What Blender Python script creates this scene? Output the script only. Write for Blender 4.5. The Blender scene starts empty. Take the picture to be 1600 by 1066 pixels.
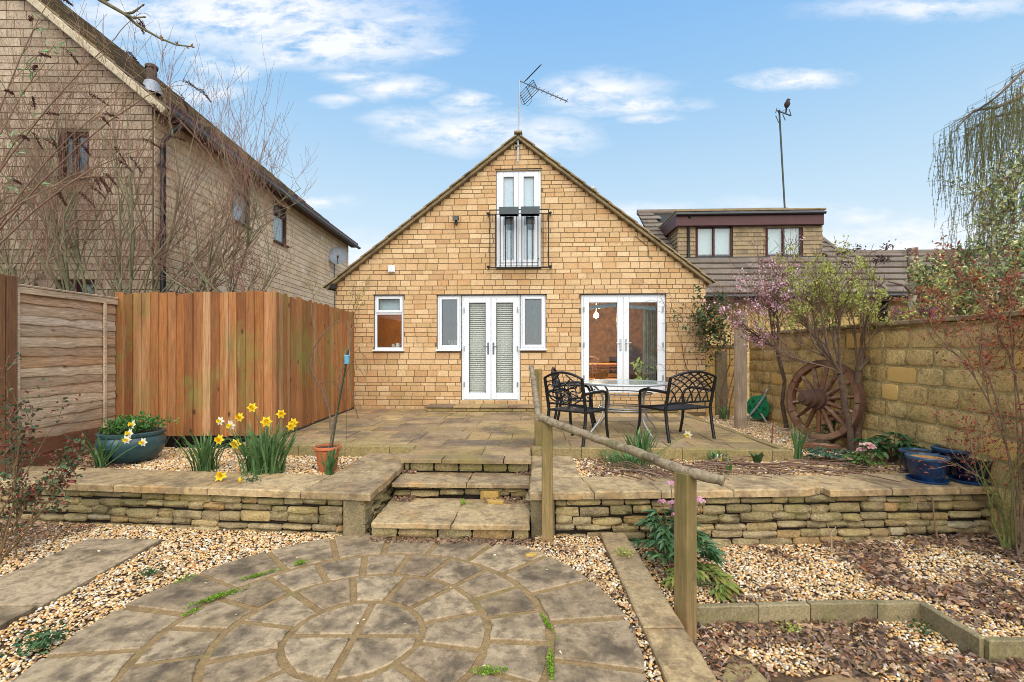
import bpy, math, random
import numpy as np
from mathutils import Vector, Matrix
random.seed(7); RNG = np.random.default_rng(7)
S = bpy.context.scene; COL = S.collection
TH = math.radians(2.79); CT, ST = math.cos(TH), math.sin(TH); F = 760.0; EYE = 1.65
# ---------------------------------------------------------------- camera
cam = bpy.data.cameras.new('camera'); camo = bpy.data.objects.new('camera', cam); COL.objects.link(camo)
camo.location = (0, 0, EYE); camo.rotation_euler = (math.radians(90), 0, TH)
cam.sensor_width = 36; cam.lens = F / 1600 * 36; cam.shift_y = 0.010; cam.clip_start = .05; cam.clip_end = 3000
S.camera = camo
# ---------------------------------------------------------------- light
SUN_EL, SUN_AZ = math.radians(48), math.radians(168)   # azimuth clockwise from +Y (behind the camera, to the right)
w = bpy.data.worlds.new('World'); S.world = w; w.use_nodes = True
nt = w.node_tree; nt.nodes.clear(); N = nt.nodes; L = nt.links
def wn(t, **k):
    n = N.new(t)
    for a, b in k.items(): setattr(n, a, b)
    return n
def wm(op, a, b=None, c=None, clamp=False):
    n = wn('ShaderNodeMath', operation=op, use_clamp=clamp)
    for i, x in enumerate((a, b, c)):
        if x is None: continue
        if isinstance(x, (int, float)): n.inputs[i].default_value = x
        else: L.new(x, n.inputs[i])
    return n.outputs[0]
sky = wn('ShaderNodeTexSky', sky_type='NISHITA', sun_disc=False, sun_elevation=SUN_EL, sun_rotation=SUN_AZ)
sky.altitude = 100; sky.air_density = 1.0; sky.dust_density = 1.6; sky.ozone_density = 1.4
tc = wn('ShaderNodeTexCoord'); sp = wn('ShaderNodeSeparateXYZ'); L.new(tc.outputs['Generated'], sp.inputs[0])
ay = wm('MAXIMUM', wm('ABSOLUTE', sp.outputs[1]), .12)
cu = wm('DIVIDE', sp.outputs[0], ay); cv = wm('DIVIDE', sp.outputs[2], ay)
cb = wn('ShaderNodeCombineXYZ'); L.new(cu, cb.inputs[0]); L.new(cv, cb.inputs[1])
def wnoise(scale, detail, vec, rough=.6, dist=0.0):
    n = wn('ShaderNodeTexNoise'); n.inputs['Scale'].default_value = scale; n.inputs['Detail'].default_value = detail
    n.inputs['Roughness'].default_value = rough; n.inputs['Distortion'].default_value = dist; L.new(vec, n.inputs['Vector']); return n
mp = wn('ShaderNodeMapping'); mp.inputs['Scale'].default_value = (1, 2.6, 1); mp.inputs['Rotation'].default_value = (0, 0, .12); L.new(cb.outputs[0], mp.inputs[0])
nz = wnoise(5.2, 9, mp.outputs[0], .6, .1)
warp = wn('ShaderNodeVectorMath', operation='MULTIPLY_ADD'); L.new(nz.outputs['Color'], warp.inputs[0])
warp.inputs[1].default_value = (.16, .07, 0); L.new(cb.outputs[0], warp.inputs[2])
def uv(px, py):
    xc = (px - 800) / F; X = xc * CT - ST; Y = xc * ST + CT
    return X / Y + .08, (549 - py) / F / Y + .035
acc = None
for (px, py, rx, ry, am) in [(380, 22, 190, 42, 1), (520, 62, 120, 32, 1), (230, 22, 110, 26, .8), (440, 86, 60, 14, .8), (590, 60, 70, 12, .7), (340, 106, 44, 11, .9), (320, 140, 42, 11, .8),
        (560, 118, 40, 8, .7), (615, 140, 46, 14, .9), (640, 190, 44, 13, .75), (728, 163, 28, 11, .85), (735, 208, 84, 20, 1), (525, 160, 30, 7, .6), (860, 205, 50, 16, .7), (940, 140, 66, 20, .9), (990, 168, 70, 9, .9),
        (1018, 189, 30, 6, .7), (1235, 124, 56, 11, 1), (1450, 10, 120, 14, .7), (500, 316, 40, 9, .7), (1335, 335, 50, 7, .55), (835, 230, 60, 10, .6), (610, 30, 60, 9, .6), (670, 85, 34, 6, .5),
        (1400, 392, 210, 34, .85), (1010, 338, 150, 14, .55), (560, 395, 70, 26, .5), (1180, 322, 90, 9, .35), (0, 60, 170, 40, .8), (-300, 120, 200, 30, .8), (1900, 120, 170, 26, .8), (300, -260, 260, 60, .7), (1200, -220, 240, 40, .7)]:
    u, v = uv(px, py); a = wn('ShaderNodeVectorMath', operation='MULTIPLY_ADD'); L.new(warp.outputs[0], a.inputs[0])
    sx, sy = F / rx, F / ry; a.inputs[1].default_value = (sx, sy, 0); a.inputs[2].default_value = (-u * sx, -v * sy, 0)
    ln = wn('ShaderNodeVectorMath', operation='LENGTH'); L.new(a.outputs[0], ln.inputs[0])
    m = wm('MULTIPLY_ADD', ln.outputs['Value'], -am * .58, am * 1.12, clamp=True)
    acc = m if acc is None else wm('MAXIMUM', acc, m)
fib = wnoise(11, 10, mp.outputs[0], .66, .15)
cl = wm('MULTIPLY', acc, wm('MULTIPLY_ADD', fib.outputs['Fac'], 4.2, -1.35, clamp=True))
cl = wm('MULTIPLY', cl, 1.25, clamp=True)
grad = wn('ShaderNodeValToRGB'); L.new(sp.outputs[2], grad.inputs[0]); e = grad.color_ramp.elements
e[0].position = 0.0; e[0].color = (.93, .97, 1.0, 1); e[1].position = .62; e[1].color = (.22, .50, .93, 1)
for p, c in ((.14, (.80, .91, .985, 1)), (.27, (.60, .80, .955, 1)), (.45, (.36, .63, .93, 1))):
    k = e.new(p); k.color = c
SKYG = 8.6
gs = wn('ShaderNodeVectorMath', operation='SCALE'); L.new(grad.outputs[0], gs.inputs[0]); gs.inputs['Scale'].default_value = SKYG
mx = wn('ShaderNodeMix', data_type='RGBA'); mx.inputs[0].default_value = .86; L.new(sky.outputs[0], mx.inputs[6]); L.new(gs.outputs[0], mx.inputs[7])
m2 = wn('ShaderNodeMix', data_type='RGBA'); L.new(wm('MULTIPLY', cl, .9), m2.inputs[0]); L.new(mx.outputs[2], m2.inputs[6])
m2.inputs[7].default_value = (8.3, 8.4, 8.7, 1)
bg = wn('ShaderNodeBackground'); bg.inputs[1].default_value = .10; L.new(m2.outputs[2], bg.inputs[0])
wo = wn('ShaderNodeOutputWorld'); L.new(bg.outputs[0], wo.inputs[0])
sun = bpy.data.lights.new('sun', 'SUN'); sun.energy = 4.3; sun.angle = math.radians(85); sun.color = (1, .93, .82)
suno = bpy.data.objects.new('sun', sun); COL.objects.link(suno)
sd = Vector((math.sin(SUN_AZ) * math.cos(SUN_EL), math.cos(SUN_AZ) * math.cos(SUN_EL), math.sin(SUN_EL)))
suno.rotation_euler = sd.to_track_quat('Z', 'Y').to_euler(); suno.location = sd * 60
S.view_settings.view_transform = 'Standard'; S.view_settings.look = 'None'; S.view_settings.gamma = 1
S.view_settings.use_curve_mapping = False; S.view_settings.exposure = 0.32
S.cycles.filter_width = .95; S.cycles.max_bounces = 6; S.cycles.transparent_max_bounces = 16
# ---------------------------------------------------------------- measuring helpers (pixel of the photograph + a real plane -> point)
def Cw(x, d, z=0.0): return Vector((x * CT - d * ST, x * ST + d * CT, z))          # camera-aligned metres -> world
def W(px, py, z=None, Y=None, X=None, d=None):
    xc = (px - 800) / F; zc = (549 - py) / F
    if z is not None: d = (z - EYE) / zc
    elif Y is not None: d = Y / (xc * ST + CT)
    elif X is not None: d = X / (xc * CT - ST)
    return Cw(xc * d, d, EYE + zc * d)
# ---------------------------------------------------------------- object helpers
ORG = {}
def tag(o, label=None, cat=None, group=None, kind=None):
    if label: o['label'] = label
    if cat: o['category'] = cat
    if group: o['group'] = group
    if kind: o['kind'] = kind
    return o
def org(o):
    v = Vector((0, 0, 0))
    while o is not None: v = v + Vector(o.location); o = o.parent
    return v
def thing(name, loc, label=None, cat=None, group=None, kind=None, rz=0):
    o = bpy.data.objects.new(name, None); COL.objects.link(o); o.location = loc; o.rotation_euler = (0, 0, rz); o.empty_display_size = .1
    return tag(o, label, cat, group, kind)
def link(name, me, parent=None, loc=(0, 0, 0), world=True):
    o = bpy.data.objects.new(name, me); COL.objects.link(o)
    l = Vector(loc)
    if parent is not None:
        if world: l = l - org(parent)
        o.parent = parent
    o.location = l
    return o
def copy_tree(o, parent=None):
    c = o.copy(); COL.objects.link(c); c.parent = parent
    for ch in o.children: copy_tree(ch, c)
    return c
def Rz(a): return Matrix.Rotation(a, 3, 'Z')
def frame_of(t, up=Vector((0, 0, 1))):
    t = t.normalized(); 
    if abs(t.dot(up)) > .98: up = Vector((1, 0, 0))
    a = t.cross(up).normalized(); return a, a.cross(t).normalized()
class MB:
    def __init__(s): s.v = []; s.f = []; s.m = []; s.r = []; s.cur = 0; s.rnd = 0.0
    def add(s, vs, fs, mi=None):
        b = len(s.v); s.v += [tuple(x) for x in vs]; s.f += [tuple(b + i for i in f) for f in fs]
        s.m += [s.cur if mi is None else mi] * len(fs); s.r += [s.rnd] * len(vs)
    def box(s, c, d, R=None, bev=0.0, jit=0.0):
        c = Vector(c); h = [x / 2 for x in d]; b = min([bev] + [x * .45 for x in h])
        if b > 0:
            P = []
            for sx in (-1, 1):
                for sy in (-1, 1):
                    for sz in (-1, 1):
                        P += [(sx * h[0], sy * (h[1] - b), sz * (h[2] - b)), (sx * (h[0] - b), sy * h[1], sz * (h[2] - b)), (sx * (h[0] - b), sy * (h[1] - b), sz * h[2])]
            ix = lambda a, bb, cc, k: ((a * 2 + bb) * 2 + cc) * 3 + k
            Fs = []
            for k, (a, b2) in ((0, (1, 2)), (1, (2, 0)), (2, (0, 1))):
                for sg in (0, 1):
                    q = []
                    for (u, v) in ((0, 0), (1, 0), (1, 1), (0, 1)):
                        t = [0, 0, 0]; t[k] = sg; t[a] = u; t[b2] = v; q.append(ix(*t, k))
                    Fs.append(q if sg else q[::-1])
            for k in range(3):       # edges along axis k
                a, b2 = (k + 1) % 3, (k + 2) % 3
                for u in (0, 1):
                    for v in (0, 1):
                        t0 = [0] * 3; t1 = [0] * 3; t0[k] = 0; t1[k] = 1
                        for t in (t0, t1): t[a] = u; t[b2] = v
                        q = [ix(*t0, a), ix(*t0, b2), ix(*t1, b2), ix(*t1, a)]
                        Fs.append(q[::-1] if u == v else q)
            for a in (0, 1):
                for bb in (0, 1):
                    for cc in (0, 1):
                        q = [ix(a, bb, cc, 0), ix(a, bb, cc, 1), ix(a, bb, cc, 2)]
                        Fs.append(q if (a + bb + cc) % 2 == 1 else q[::-1])
        else:
            P = [(x * h[0], y * h[1], z * h[2]) for x in (-1, 1) for y in (-1, 1) for z in (-1, 1)]
            Fs = [(0, 1, 3, 2), (4, 6, 7, 5), (0, 4, 5, 1), (2, 3, 7, 6), (0, 2, 6, 4), (1, 5, 7, 3)]
        P = [Vector(p) + Vector((random.uniform(-jit, jit), random.uniform(-jit, jit), random.uniform(-jit, jit))) if jit else Vector(p) for p in P]
        if R is not None: P = [R @ p for p in P]
        s.add([c + p for p in P], Fs)
        return s
    def bx(s, x0, x1, y0, y1, z0, z1, bev=0.0, jit=0.0):
        return s.box(((x0 + x1) / 2, (y0 + y1) / 2, (z0 + z1) / 2), (x1 - x0, y1 - y0, z1 - z0), None, bev, jit)
    def bar(s, p, q, wd, ht, bev=0.0, up=Vector((0, 0, 1))):
        p = Vector(p); q = Vector(q); t = (q - p); a, b = frame_of(t, up)
        R = Matrix((t.normalized(), a, b)).transposed()
        return s.box((p + q) / 2, (t.length, wd, ht), R, bev)
    def tube(s, pts, rad, n=6, cap=True, flat=1.0):
        pts = [Vector(p) for p in pts]
        if isinstance(rad, (int, float)): rad = [rad] * len(pts)
        vs = []; a = b = None
        for i, p in enumerate(pts):
            t = (pts[min(i + 1, len(pts) - 1)] - pts[max(i - 1, 0)]).normalized()
            if a is None: a, b = frame_of(t)
            else:
                a = (a - t * a.dot(t)).normalized(); b = a.cross(t).normalized() * (1 if b.dot(a.cross(t)) > 0 else -1)
            for k in range(n):
                an = 2 * math.pi * k / n; vs.append(p + (a * math.cos(an) + b * math.sin(an) * flat) * rad[i])
        fs = [(i * n + k, i * n + (k + 1) % n, (i + 1) * n + (k + 1) % n, (i + 1) * n + k) for i in range(len(pts) - 1) for k in range(n)]
        if cap: fs += [tuple(range(n))[::-1], tuple((len(pts) - 1) * n + k for k in range(n))]
        s.add(vs, fs); return s
    def lathe(s, prof, c=(0, 0, 0), n=24, R=None, wob=0.0):
        c = Vector(c); vs = []
        for (r, z) in prof:
            for k in range(n):
                a = 2 * math.pi * k / n; p = Vector((r * math.cos(a), r * math.sin(a), z))
                vs.append(c + (R @ p if R is not None else p))
        m = len(prof)
        fs = [(i * n + k, i * n + (k + 1) % n, (i + 1) * n + (k + 1) % n, (i + 1) * n + k) for i in range(m - 1) for k in range(n)]
        s.add(vs, fs); return s
    def prism(s, poly, z0, z1, bev=0.0):
        n = len(poly)
        if bev > 0:
            c = Vector((sum(p[0] for p in poly) / n, sum(p[1] for p in poly) / n))
            inn = []
            for i in range(n):
                p = Vector(poly[i][:2]); a = Vector(poly[i - 1][:2]); b = Vector(poly[(i + 1) % n][:2])
                d1 = (p - a).normalized(); d2 = (b - p).normalized(); nrm = Vector((-(d1.y + d2.y), d1.x + d2.x))
                if nrm.length < 1e-6: nrm = Vector((-d1.y, d1.x))
                nrm.normalize(); k = bev / max(.5, abs(nrm.dot(Vector((-d1.y, d1.x)))))
                q = p + nrm * k
                if (q - c).length > (p - c).length: q = p - nrm * k
                inn.append(q)
            vs = [(p[0], p[1], z0) for p in poly] + [(p[0], p[1], z1 - bev * .7) for p in poly] + [(p.x, p.y, z1) for p in inn]
            fs = [(i, (i + 1) % n, n + (i + 1) % n, n + i) for i in range(n)] + [(n + i, n + (i + 1) % n, 2 * n + (i + 1) % n, 2 * n + i) for i in range(n)] + [tuple(2 * n + i for i in range(n))]
        else:
            vs = [(p[0], p[1], z0) for p in poly] + [(p[0], p[1], z1) for p in poly]
            fs = [(i, (i + 1) % n, n + (i + 1) % n, n + i) for i in range(n)] + [tuple(n + i for i in range(n)), tuple(range(n))[::-1]]
        ar = sum(poly[i][0] * poly[(i + 1) % n][1] - poly[(i + 1) % n][0] * poly[i][1] for i in range(n))
        if ar < 0: fs = [f[::-1] for f in fs]
        s.add(vs, fs); return s
    def mesh(s, name, mats, off=(0, 0, 0), smooth=False):
        me = bpy.data.meshes.new(name); o = Vector(off)
        me.from_pydata([(x - o.x, y - o.y, z - o.z) for x, y, z in s.v], [], s.f)
        for m in (mats if isinstance(mats, (list, tuple)) else [mats]): me.materials.append(m)
        me.polygons.foreach_set('material_index', s.m)
        if any(s.r):
            at = me.attributes.new('rnd', 'FLOAT', 'POINT'); at.data.foreach_set('value', s.r)
        me.validate(); me.update()
        if smooth:
            me.polygons.foreach_set('use_smooth', [True] * len(me.polygons))
            try: me.set_sharp_from_angle(angle=math.radians(50 if smooth is True else smooth))
            except Exception: pass
        return me
    def build(s, name, mats, parent=None, smooth=False, local=False, base=None):
        off = Vector((0, 0, 0))
        if parent is not None and not local: off = org(parent)
        if base is not None: off = Vector(base)
        me = s.mesh(name, mats, off, smooth); o = bpy.data.objects.new(name, me); COL.objects.link(o)
        if parent is not None: o.parent = parent
        elif base is not None: o.location = base
        return o
def nmesh(name, V, Fc, mats, rnd=None, smooth=False, midx=None):
    me = bpy.data.meshes.new(name); V = np.asarray(V, np.float32); Fc = np.asarray(Fc, np.int32); k = Fc.shape[1]
    me.vertices.add(len(V)); me.vertices.foreach_set('co', V.ravel()); me.loops.add(Fc.size); me.loops.foreach_set('vertex_index', Fc.ravel())
    me.polygons.add(len(Fc)); me.polygons.foreach_set('loop_start', np.arange(0, Fc.size, k, dtype=np.int32)); me.polygons.foreach_set('loop_total', np.full(len(Fc), k, np.int32))
    for m in (mats if isinstance(mats, (list, tuple)) else [mats]): me.materials.append(m)
    if midx is not None: me.polygons.foreach_set('material_index', midx)
    me.update(calc_edges=True)
    me.polygons.foreach_set('use_smooth', np.full(len(Fc), bool(smooth)))
    if rnd is not None:
        at = me.attributes.new('rnd', 'FLOAT', 'POINT'); at.data.foreach_set('value', np.asarray(rnd, np.float32))
    return me
# ---------------------------------------------------------------- materials
def lin(h):
    if not isinstance(h, str): return (*h, 1)
    r = [int(h[i:i + 2], 16) / 255 for i in (0, 2, 4)]
    return (*[x / 12.92 if x <= .04045 else ((x + .055) / 1.055) ** 2.4 for x in r], 1)
class MT:
    def __init__(s, name):
        s.m = bpy.data.materials.new(name); s.m.use_nodes = True; s.t = s.m.node_tree; s.t.nodes.clear()
        s.o = s.n('ShaderNodeOutputMaterial'); s.b = s.n('ShaderNodeBsdfPrincipled'); s.l(s.b.outputs[0], s.o.inputs[0])
    def n(s, t, **k):
        x = s.t.nodes.new(t)
        for a, b in k.items(): setattr(x, a, b)
        return x
    def l(s, a, b): s.t.links.new(a, b)
    def math(s, op, a, b=None, c=None, clamp=False):
        n = s.n('ShaderNodeMath', operation=op, use_clamp=clamp)
        for i, x in enumerate((a, b, c)):
            if x is None: continue
            if isinstance(x, (int, float)): n.inputs[i].default_value = x
            else: s.l(x, n.inputs[i])
        return n.outputs[0]
    def mix(s, f, a, b, mode='MIX'):
        n = s.n('ShaderNodeMix', data_type='RGBA', blend_type=mode)
        for i, x in ((0, f), (6, a), (7, b)):
            if isinstance(x, (int, float)): n.inputs[i].default_value = x
            elif isinstance(x, tuple): n.inputs[i].default_value = x
            else: s.l(x, n.inputs[i])
        return n.outputs[2]
    def pos(s, scale=(1, 1, 1), obj=False):
        if obj: c = s.n('ShaderNodeTexCoord').outputs['Object']
        else: c = s.n('ShaderNodeNewGeometry').outputs['Position']
        if scale == (1, 1, 1): return c
        m = s.n('ShaderNodeMapping'); m.inputs['Scale'].default_value = scale; s.l(c, m.inputs[0]); return m.outputs[0]
    def noise(s, scale, detail=4, vec=None, rough=.6, dist=0, w=None):
        n = s.n('ShaderNodeTexNoise'); n.inputs['Scale'].default_value = scale; n.inputs['Detail'].default_value = detail
        n.inputs['Roughness'].default_value = rough; n.inputs['Distortion'].default_value = dist
        if w is not None: n.noise_dimensions = '4D'; n.inputs['W'].default_value = w
        if vec is not None: s.l(vec, n.inputs['Vector'])
        return n.outputs['Fac']
    def mr(s, v, a, b, c=0., d=1.):
        n = s.n('ShaderNodeMapRange'); s.l(v, n.inputs[0])
        for i, x in zip((1, 2, 3, 4), (a, b, c, d)): n.inputs[i].default_value = x
        return n.outputs[0]
    def ramp(s, v, cols):
        n = s.n('ShaderNodeValToRGB'); s.l(v, n.inputs[0]); e = n.color_ramp.elements
        e[0].position = 0; e[0].color = lin(cols[0]); e[1].position = 1; e[1].color = lin(cols[-1])
        for i, c in enumerate(cols[1:-1]):
            k = e.new((i + 1) / (len(cols) - 1)); k.color = lin(c)
        return n.outputs[0]
    def rnd(s):
        a = s.n('ShaderNodeAttribute', attribute_name='rnd').outputs['Fac']; r = s.n('ShaderNodeObjectInfo').outputs['Random']
        return s.math('FRACT', s.math('ADD', a, r))
    def bump(s, h, strength, dist=.01):
        n = s.n('ShaderNodeBump'); n.inputs['Strength'].default_value = strength; n.inputs['Distance'].default_value = dist
        s.l(h, n.inputs['Height']); return n
def surf(name, cols, rough=.85, spec=.3, gs=40, ga=.35, patches=(), bump=.4, bs=90, bd=.006, metal=0, stretch=(1, 1, 1), sheen=0, coarse=0, obj=False, trans=0, tint=None):
    """cols: one colour per piece; gs/ga grain; patches: (colour, scale, lo, hi, amount, w, zrange, up)"""
    t = MT(name); P = t.pos(stretch, obj)
    c = t.ramp(t.rnd(), cols) if len(cols) > 1 else None
    g = t.noise(gs, 6, P, .7)
    if c is None: c = t.mix(0.0, lin(cols[0]), lin(cols[0]))
    gg = t.mr(g, .3, .7, 1 - ga, 1 + ga)
    vm = t.n('ShaderNodeVectorMath', operation='SCALE'); t.l(c, vm.inputs[0]); t.l(gg, vm.inputs['Scale']); c = vm.outputs[0]
    for p in patches:
        col, sc, lo, hi, am = p[:5]; wv = p[5] if len(p) > 5 else 0; zr = p[6] if len(p) > 6 else None; up = p[7] if len(p) > 7 else None
        f = t.math('MULTIPLY', t.mr(t.noise(sc, 7, t.pos(stretch if len(p) > 8 else (1, 1, 1)), .65, .3, w=wv), lo, hi), am)
        if zr:
            z = t.n('ShaderNodeSeparateXYZ'); t.l(t.n('ShaderNodeNewGeometry').outputs['Position'], z.inputs[0]); f = t.math('MULTIPLY', f, t.mr(z.outputs[2], zr[0], zr[1], 1, 0))
        if up:
            z = t.n('ShaderNodeSeparateXYZ'); t.l(t.n('ShaderNodeNewGeometry').outputs['Normal'], z.inputs[0]); f = t.math('MULTIPLY', f, t.mr(z.outputs[2], up[0], up[1]))
        c = t.mix(f, c, lin(col))
    t.l(c, t.b.inputs['Base Color']); t.b.inputs['Roughness'].default_value = rough; t.b.inputs['Specular IOR Level'].default_value = spec; t.b.inputs['Metallic'].default_value = metal
    if bump:
        h = t.noise(bs, 8, P, .7)
        if coarse: h = t.math('MULTIPLY_ADD', t.noise(coarse, 4, P), 1.5, h)
        b = t.bump(h, bump, bd); t.l(b.outputs[0], t.b.inputs['Normal'])
    if trans:
        tr = t.n('ShaderNodeBsdfTranslucent'); t.l(c, tr.inputs[0]); mxs = t.n('ShaderNodeMixShader'); mxs.inputs[0].default_value = trans
        t.l(t.b.outputs[0], mxs.inputs[1]); t.l(tr.outputs[0], mxs.inputs[2]); t.l(mxs.outputs[0], t.o.inputs[0])
    return t.m
def wood(name, cols, axis='z', rough=.8, patches=(), ga=.45, gsc=3.0):
    st = {'z': (26, 26, 1.3), 'x': (1.3, 26, 26), 'y': (26, 1.3, 26)}[axis]
    ex = [('4a2c18', .22, .54, .68, .45, 11, None, None, 1), ('d0a070', .16, .56, .72, .40, 13, None, None, 1)]
    m = surf(name, cols, rough, .25, gsc, ga, list(patches) + ex, .5, gsc * 1.6, .004, stretch=st)
    t = m.node_tree; b = [n for n in t.nodes if n.type == 'BSDF_PRINCIPLED'][0]; src = b.inputs['Base Color'].links[0].from_socket
    g = t.nodes.new('ShaderNodeNewGeometry'); mp_ = t.nodes.new('ShaderNodeMapping'); mp_.inputs['Scale'].default_value = tuple(1 if q > 2 else .6 for q in st); t.links.new(g.outputs['Position'], mp_.inputs[0])
    v = t.nodes.new('ShaderNodeTexVoronoi'); v.inputs['Scale'].default_value = 4.2; t.links.new(mp_.outputs[0], v.inputs['Vector'])
    r = t.nodes.new('ShaderNodeMapRange'); t.links.new(v.outputs['Distance'], r.inputs[0]); r.inputs[1].default_value = .06; r.inputs[2].default_value = .13; r.inputs[3].default_value = .75; r.inputs[4].default_value = 0
    x = t.nodes.new('ShaderNodeMix'); x.data_type = 'RGBA'; t.links.new(r.outputs[0], x.inputs[0]); t.links.new(src, x.inputs[6]); x.inputs[7].default_value = lin('3a2214'); t.links.new(x.outputs[2], b.inputs['Base Color'])
    return m
def glass(name, tint=(.9, .95, .95), refl=1.0, rough=.0):
    t = MT(name); t.t.nodes.remove(t.b)
    tr = t.n('ShaderNodeBsdfTransparent'); tr.inputs[0].default_value = (*tint, 1); gl = t.n('ShaderNodeBsdfGlossy'); gl.inputs['Roughness'].default_value = rough
    fr = t.n('ShaderNodeFresnel'); fr.inputs[0].default_value = 1.5; mx = t.n('ShaderNodeMixShader')
    bm = t.bump(t.noise(2.2, 2, t.pos()), .06, .02); t.l(bm.outputs[0], gl.inputs['Normal'])
    t.l(t.math('MULTIPLY_ADD', fr.outputs[0], refl, .06 * refl, clamp=True), mx.inputs[0]); t.l(tr.outputs[0], mx.inputs[1]); t.l(gl.outputs[0], mx.inputs[2]); t.l(mx.outputs[0], t.o.inputs[0])
    return t.m
def emis(name, col, st):
    t = MT(name); t.b.inputs['Base Color'].default_value = lin(col); t.b.inputs['Emission Color'].default_value = lin(col); t.b.inputs['Emission Strength'].default_value = st; return t.m
MOSS = '5f6a22'
mt_brick = surf('house stone block', ['b8966a', 'c8a67a', 'c09e70', 'd0b086', 'c6a276', 'be9466', 'd6b88e', 'b48e66'], gs=45, ga=.28, bs=70, bump=.55, bd=.008,
    patches=[('8a6a44', 1.3, .52, .72, .35, 1), ('6c5e40', 9, .56, .7, .25, 4), ('6e6238', 2.2, .42, .62, .55, 3, (.5, 1.1))])
mt_mortar = surf('house mortar', ['6e5a3e'], gs=60, ga=.2, bs=120)
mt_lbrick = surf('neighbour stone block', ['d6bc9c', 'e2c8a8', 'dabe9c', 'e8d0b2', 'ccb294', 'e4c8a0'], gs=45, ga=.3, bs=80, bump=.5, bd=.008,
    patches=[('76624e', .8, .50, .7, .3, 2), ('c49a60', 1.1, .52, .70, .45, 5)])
mt_lmortar = surf('neighbour mortar', ['675b46'], gs=60, ga=.2)
mt_rub = surf('dry walling stone', ['9a8866', '8a7858', 'ac9870', '7c6c50', 'b09868', '958262', 'a48052', 'a09478'], gs=55, ga=.5, bs=55, bump=.9, bd=.012, coarse=14,
    patches=[('d0c8b4', 60, .60, .66, .8, 9), ('3c3626', 5, .50, .68, .65, 2), ('6a6a26', 4, .42, .62, .75, 3, (.5, -.15)), ('a4742e', 3, .62, .74, .5, 7)])
mt_earth = surf('dark joint earth', ['241d15'], gs=30, ga=.4)
mt_cop = surf('coping slab stone', ['a8906a', 'b39a72', '9c8664', 'b0956a'], gs=26, ga=.32, bs=45, bump=.7, bd=.01, coarse=9,
    patches=[('57473a', 2.6, .48, .64, .7, 1), ('7d6b38', 3.4, .54, .70, .40, 4), ('b5854a', 4, .54, .68, .5, 6), ('6a563e', 10, .50, .62, .6, 12), ('d2c8b0', 32, .62, .68, .55, 8)])
mt_pave = surf('circle paving stone', ['937e62', 'a28c6e', '8a755a', 'ae9878', '988266'], gs=36, ga=.28, bs=60, bump=.55, bd=.006, coarse=10,
    patches=[('5a4b38', 14, .48, .60, .55, 21), ('40362b', 3.4, .49, .62, .7, 1), ('937c50', 3.0, .52, .70, .35, 4), ('b0a68f', 90, .62, .67, .5, 8)])
_b = [n for n in mt_pave.node_tree.nodes if n.type == 'BSDF_PRINCIPLED'][0]; _t = mt_pave.node_tree; _src = _b.inputs['Base Color'].links[0].from_socket
_a = _t.nodes.new('ShaderNodeAttribute'); _a.attribute_name = 'stain'; _n = _t.nodes.new('ShaderNodeTexNoise'); _n.inputs['Scale'].default_value = 9; _n.inputs['Detail'].default_value = 6; _g = _t.nodes.new('ShaderNodeNewGeometry'); _t.links.new(_g.outputs['Position'], _n.inputs['Vector'])
_m = _t.nodes.new('ShaderNodeMath'); _m.operation = 'MULTIPLY_ADD'; _m.use_clamp = True; _t.links.new(_n.outputs['Fac'], _m.inputs[0]); _m.inputs[1].default_value = 2.6; _m.inputs[2].default_value = -1.0
_k = _t.nodes.new('ShaderNodeMath'); _k.operation = 'MULTIPLY'; _t.links.new(_m.outputs[0], _k.inputs[0]); _t.links.new(_a.outputs['Fac'], _k.inputs[1])
_x = _t.nodes.new('ShaderNodeMix'); _x.data_type = 'RGBA'; _t.links.new(_k.outputs[0], _x.inputs[0]); _t.links.new(_src, _x.inputs[6]); _x.inputs[7].default_value = lin('4a3f33'); _t.links.new(_x.outputs[2], _b.inputs['Base Color'])
mt_joint = surf('sandy joint mortar', ['8e744e'], gs=60, ga=.35, bs=120, bump=.8, patches=[('6f593a', 6, .5, .62, .6, 2), ('66682e', 2.6, .56, .66, .6, 5)])
mt_flag = surf('patio flagstone', ['96805a', 'a88e62', '8c7558', 'b0946a', '7c6a56', '9a8158', 'a38662'], gs=22, ga=.28, bs=40, bump=.45, bd=.006, coarse=7,
    patches=[('50443a', 1.5, .47, .63, .75, 1), ('8a7a3a', 1.1, .50, .68, .45, 4), ('8f5f40', 1.7, .55, .7, .55, 6), ('c3b08a', 80, .63, .68, .4, 8)])
mt_kerb = surf('mossy kerb stone', ['8f7c52', '96835a', '82724e'], gs=40, ga=.4, bs=60, bump=.7, bd=.008, patches=[('6e6830', 3, .46, .66, .45, 2), ('3f3826', 6, .55, .7, .6, 6), ('c9bda2', 80, .62, .66, .5, 8)])
mt_conc = surf('weathered concrete', ['857656', '7a6c4e', '8e7f5e'], gs=70, ga=.45, bs=90, bump=.8, bd=.006, patches=[('4a4434', 4, .5, .66, .6, 3), ('666a2c', 2.4, .56, .7, .55, 5), ('c9bfa8', 110, .6, .65, .6, 8)])
mt_fence = wood('orange stained fence board', ['8c5830', '9c663a', 'a67044', '7a4c2c', 'a87a50', '925e36', 'b08660'], 'z', ga=.4, patches=[('76803e', 1.6, .48, .66, .6, 2, (1.2, .5)), ('c8a880', .28, .56, .70, .55, 5, None, None, 1), ('4c2c1a', 1.4, .60, .76, .6, 8)])
mt_waney = wood('grey weathered waney board', ['b49c82', 'c0a88c', 'c8b296', 'a8927a', 'b48c66', 'c6b4a0'], 'y', ga=.5, patches=[('a39a92', 1.4, .48, .66, .65, 2), ('a0622f', 1.6, .54, .70, .6, 6)])
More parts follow.
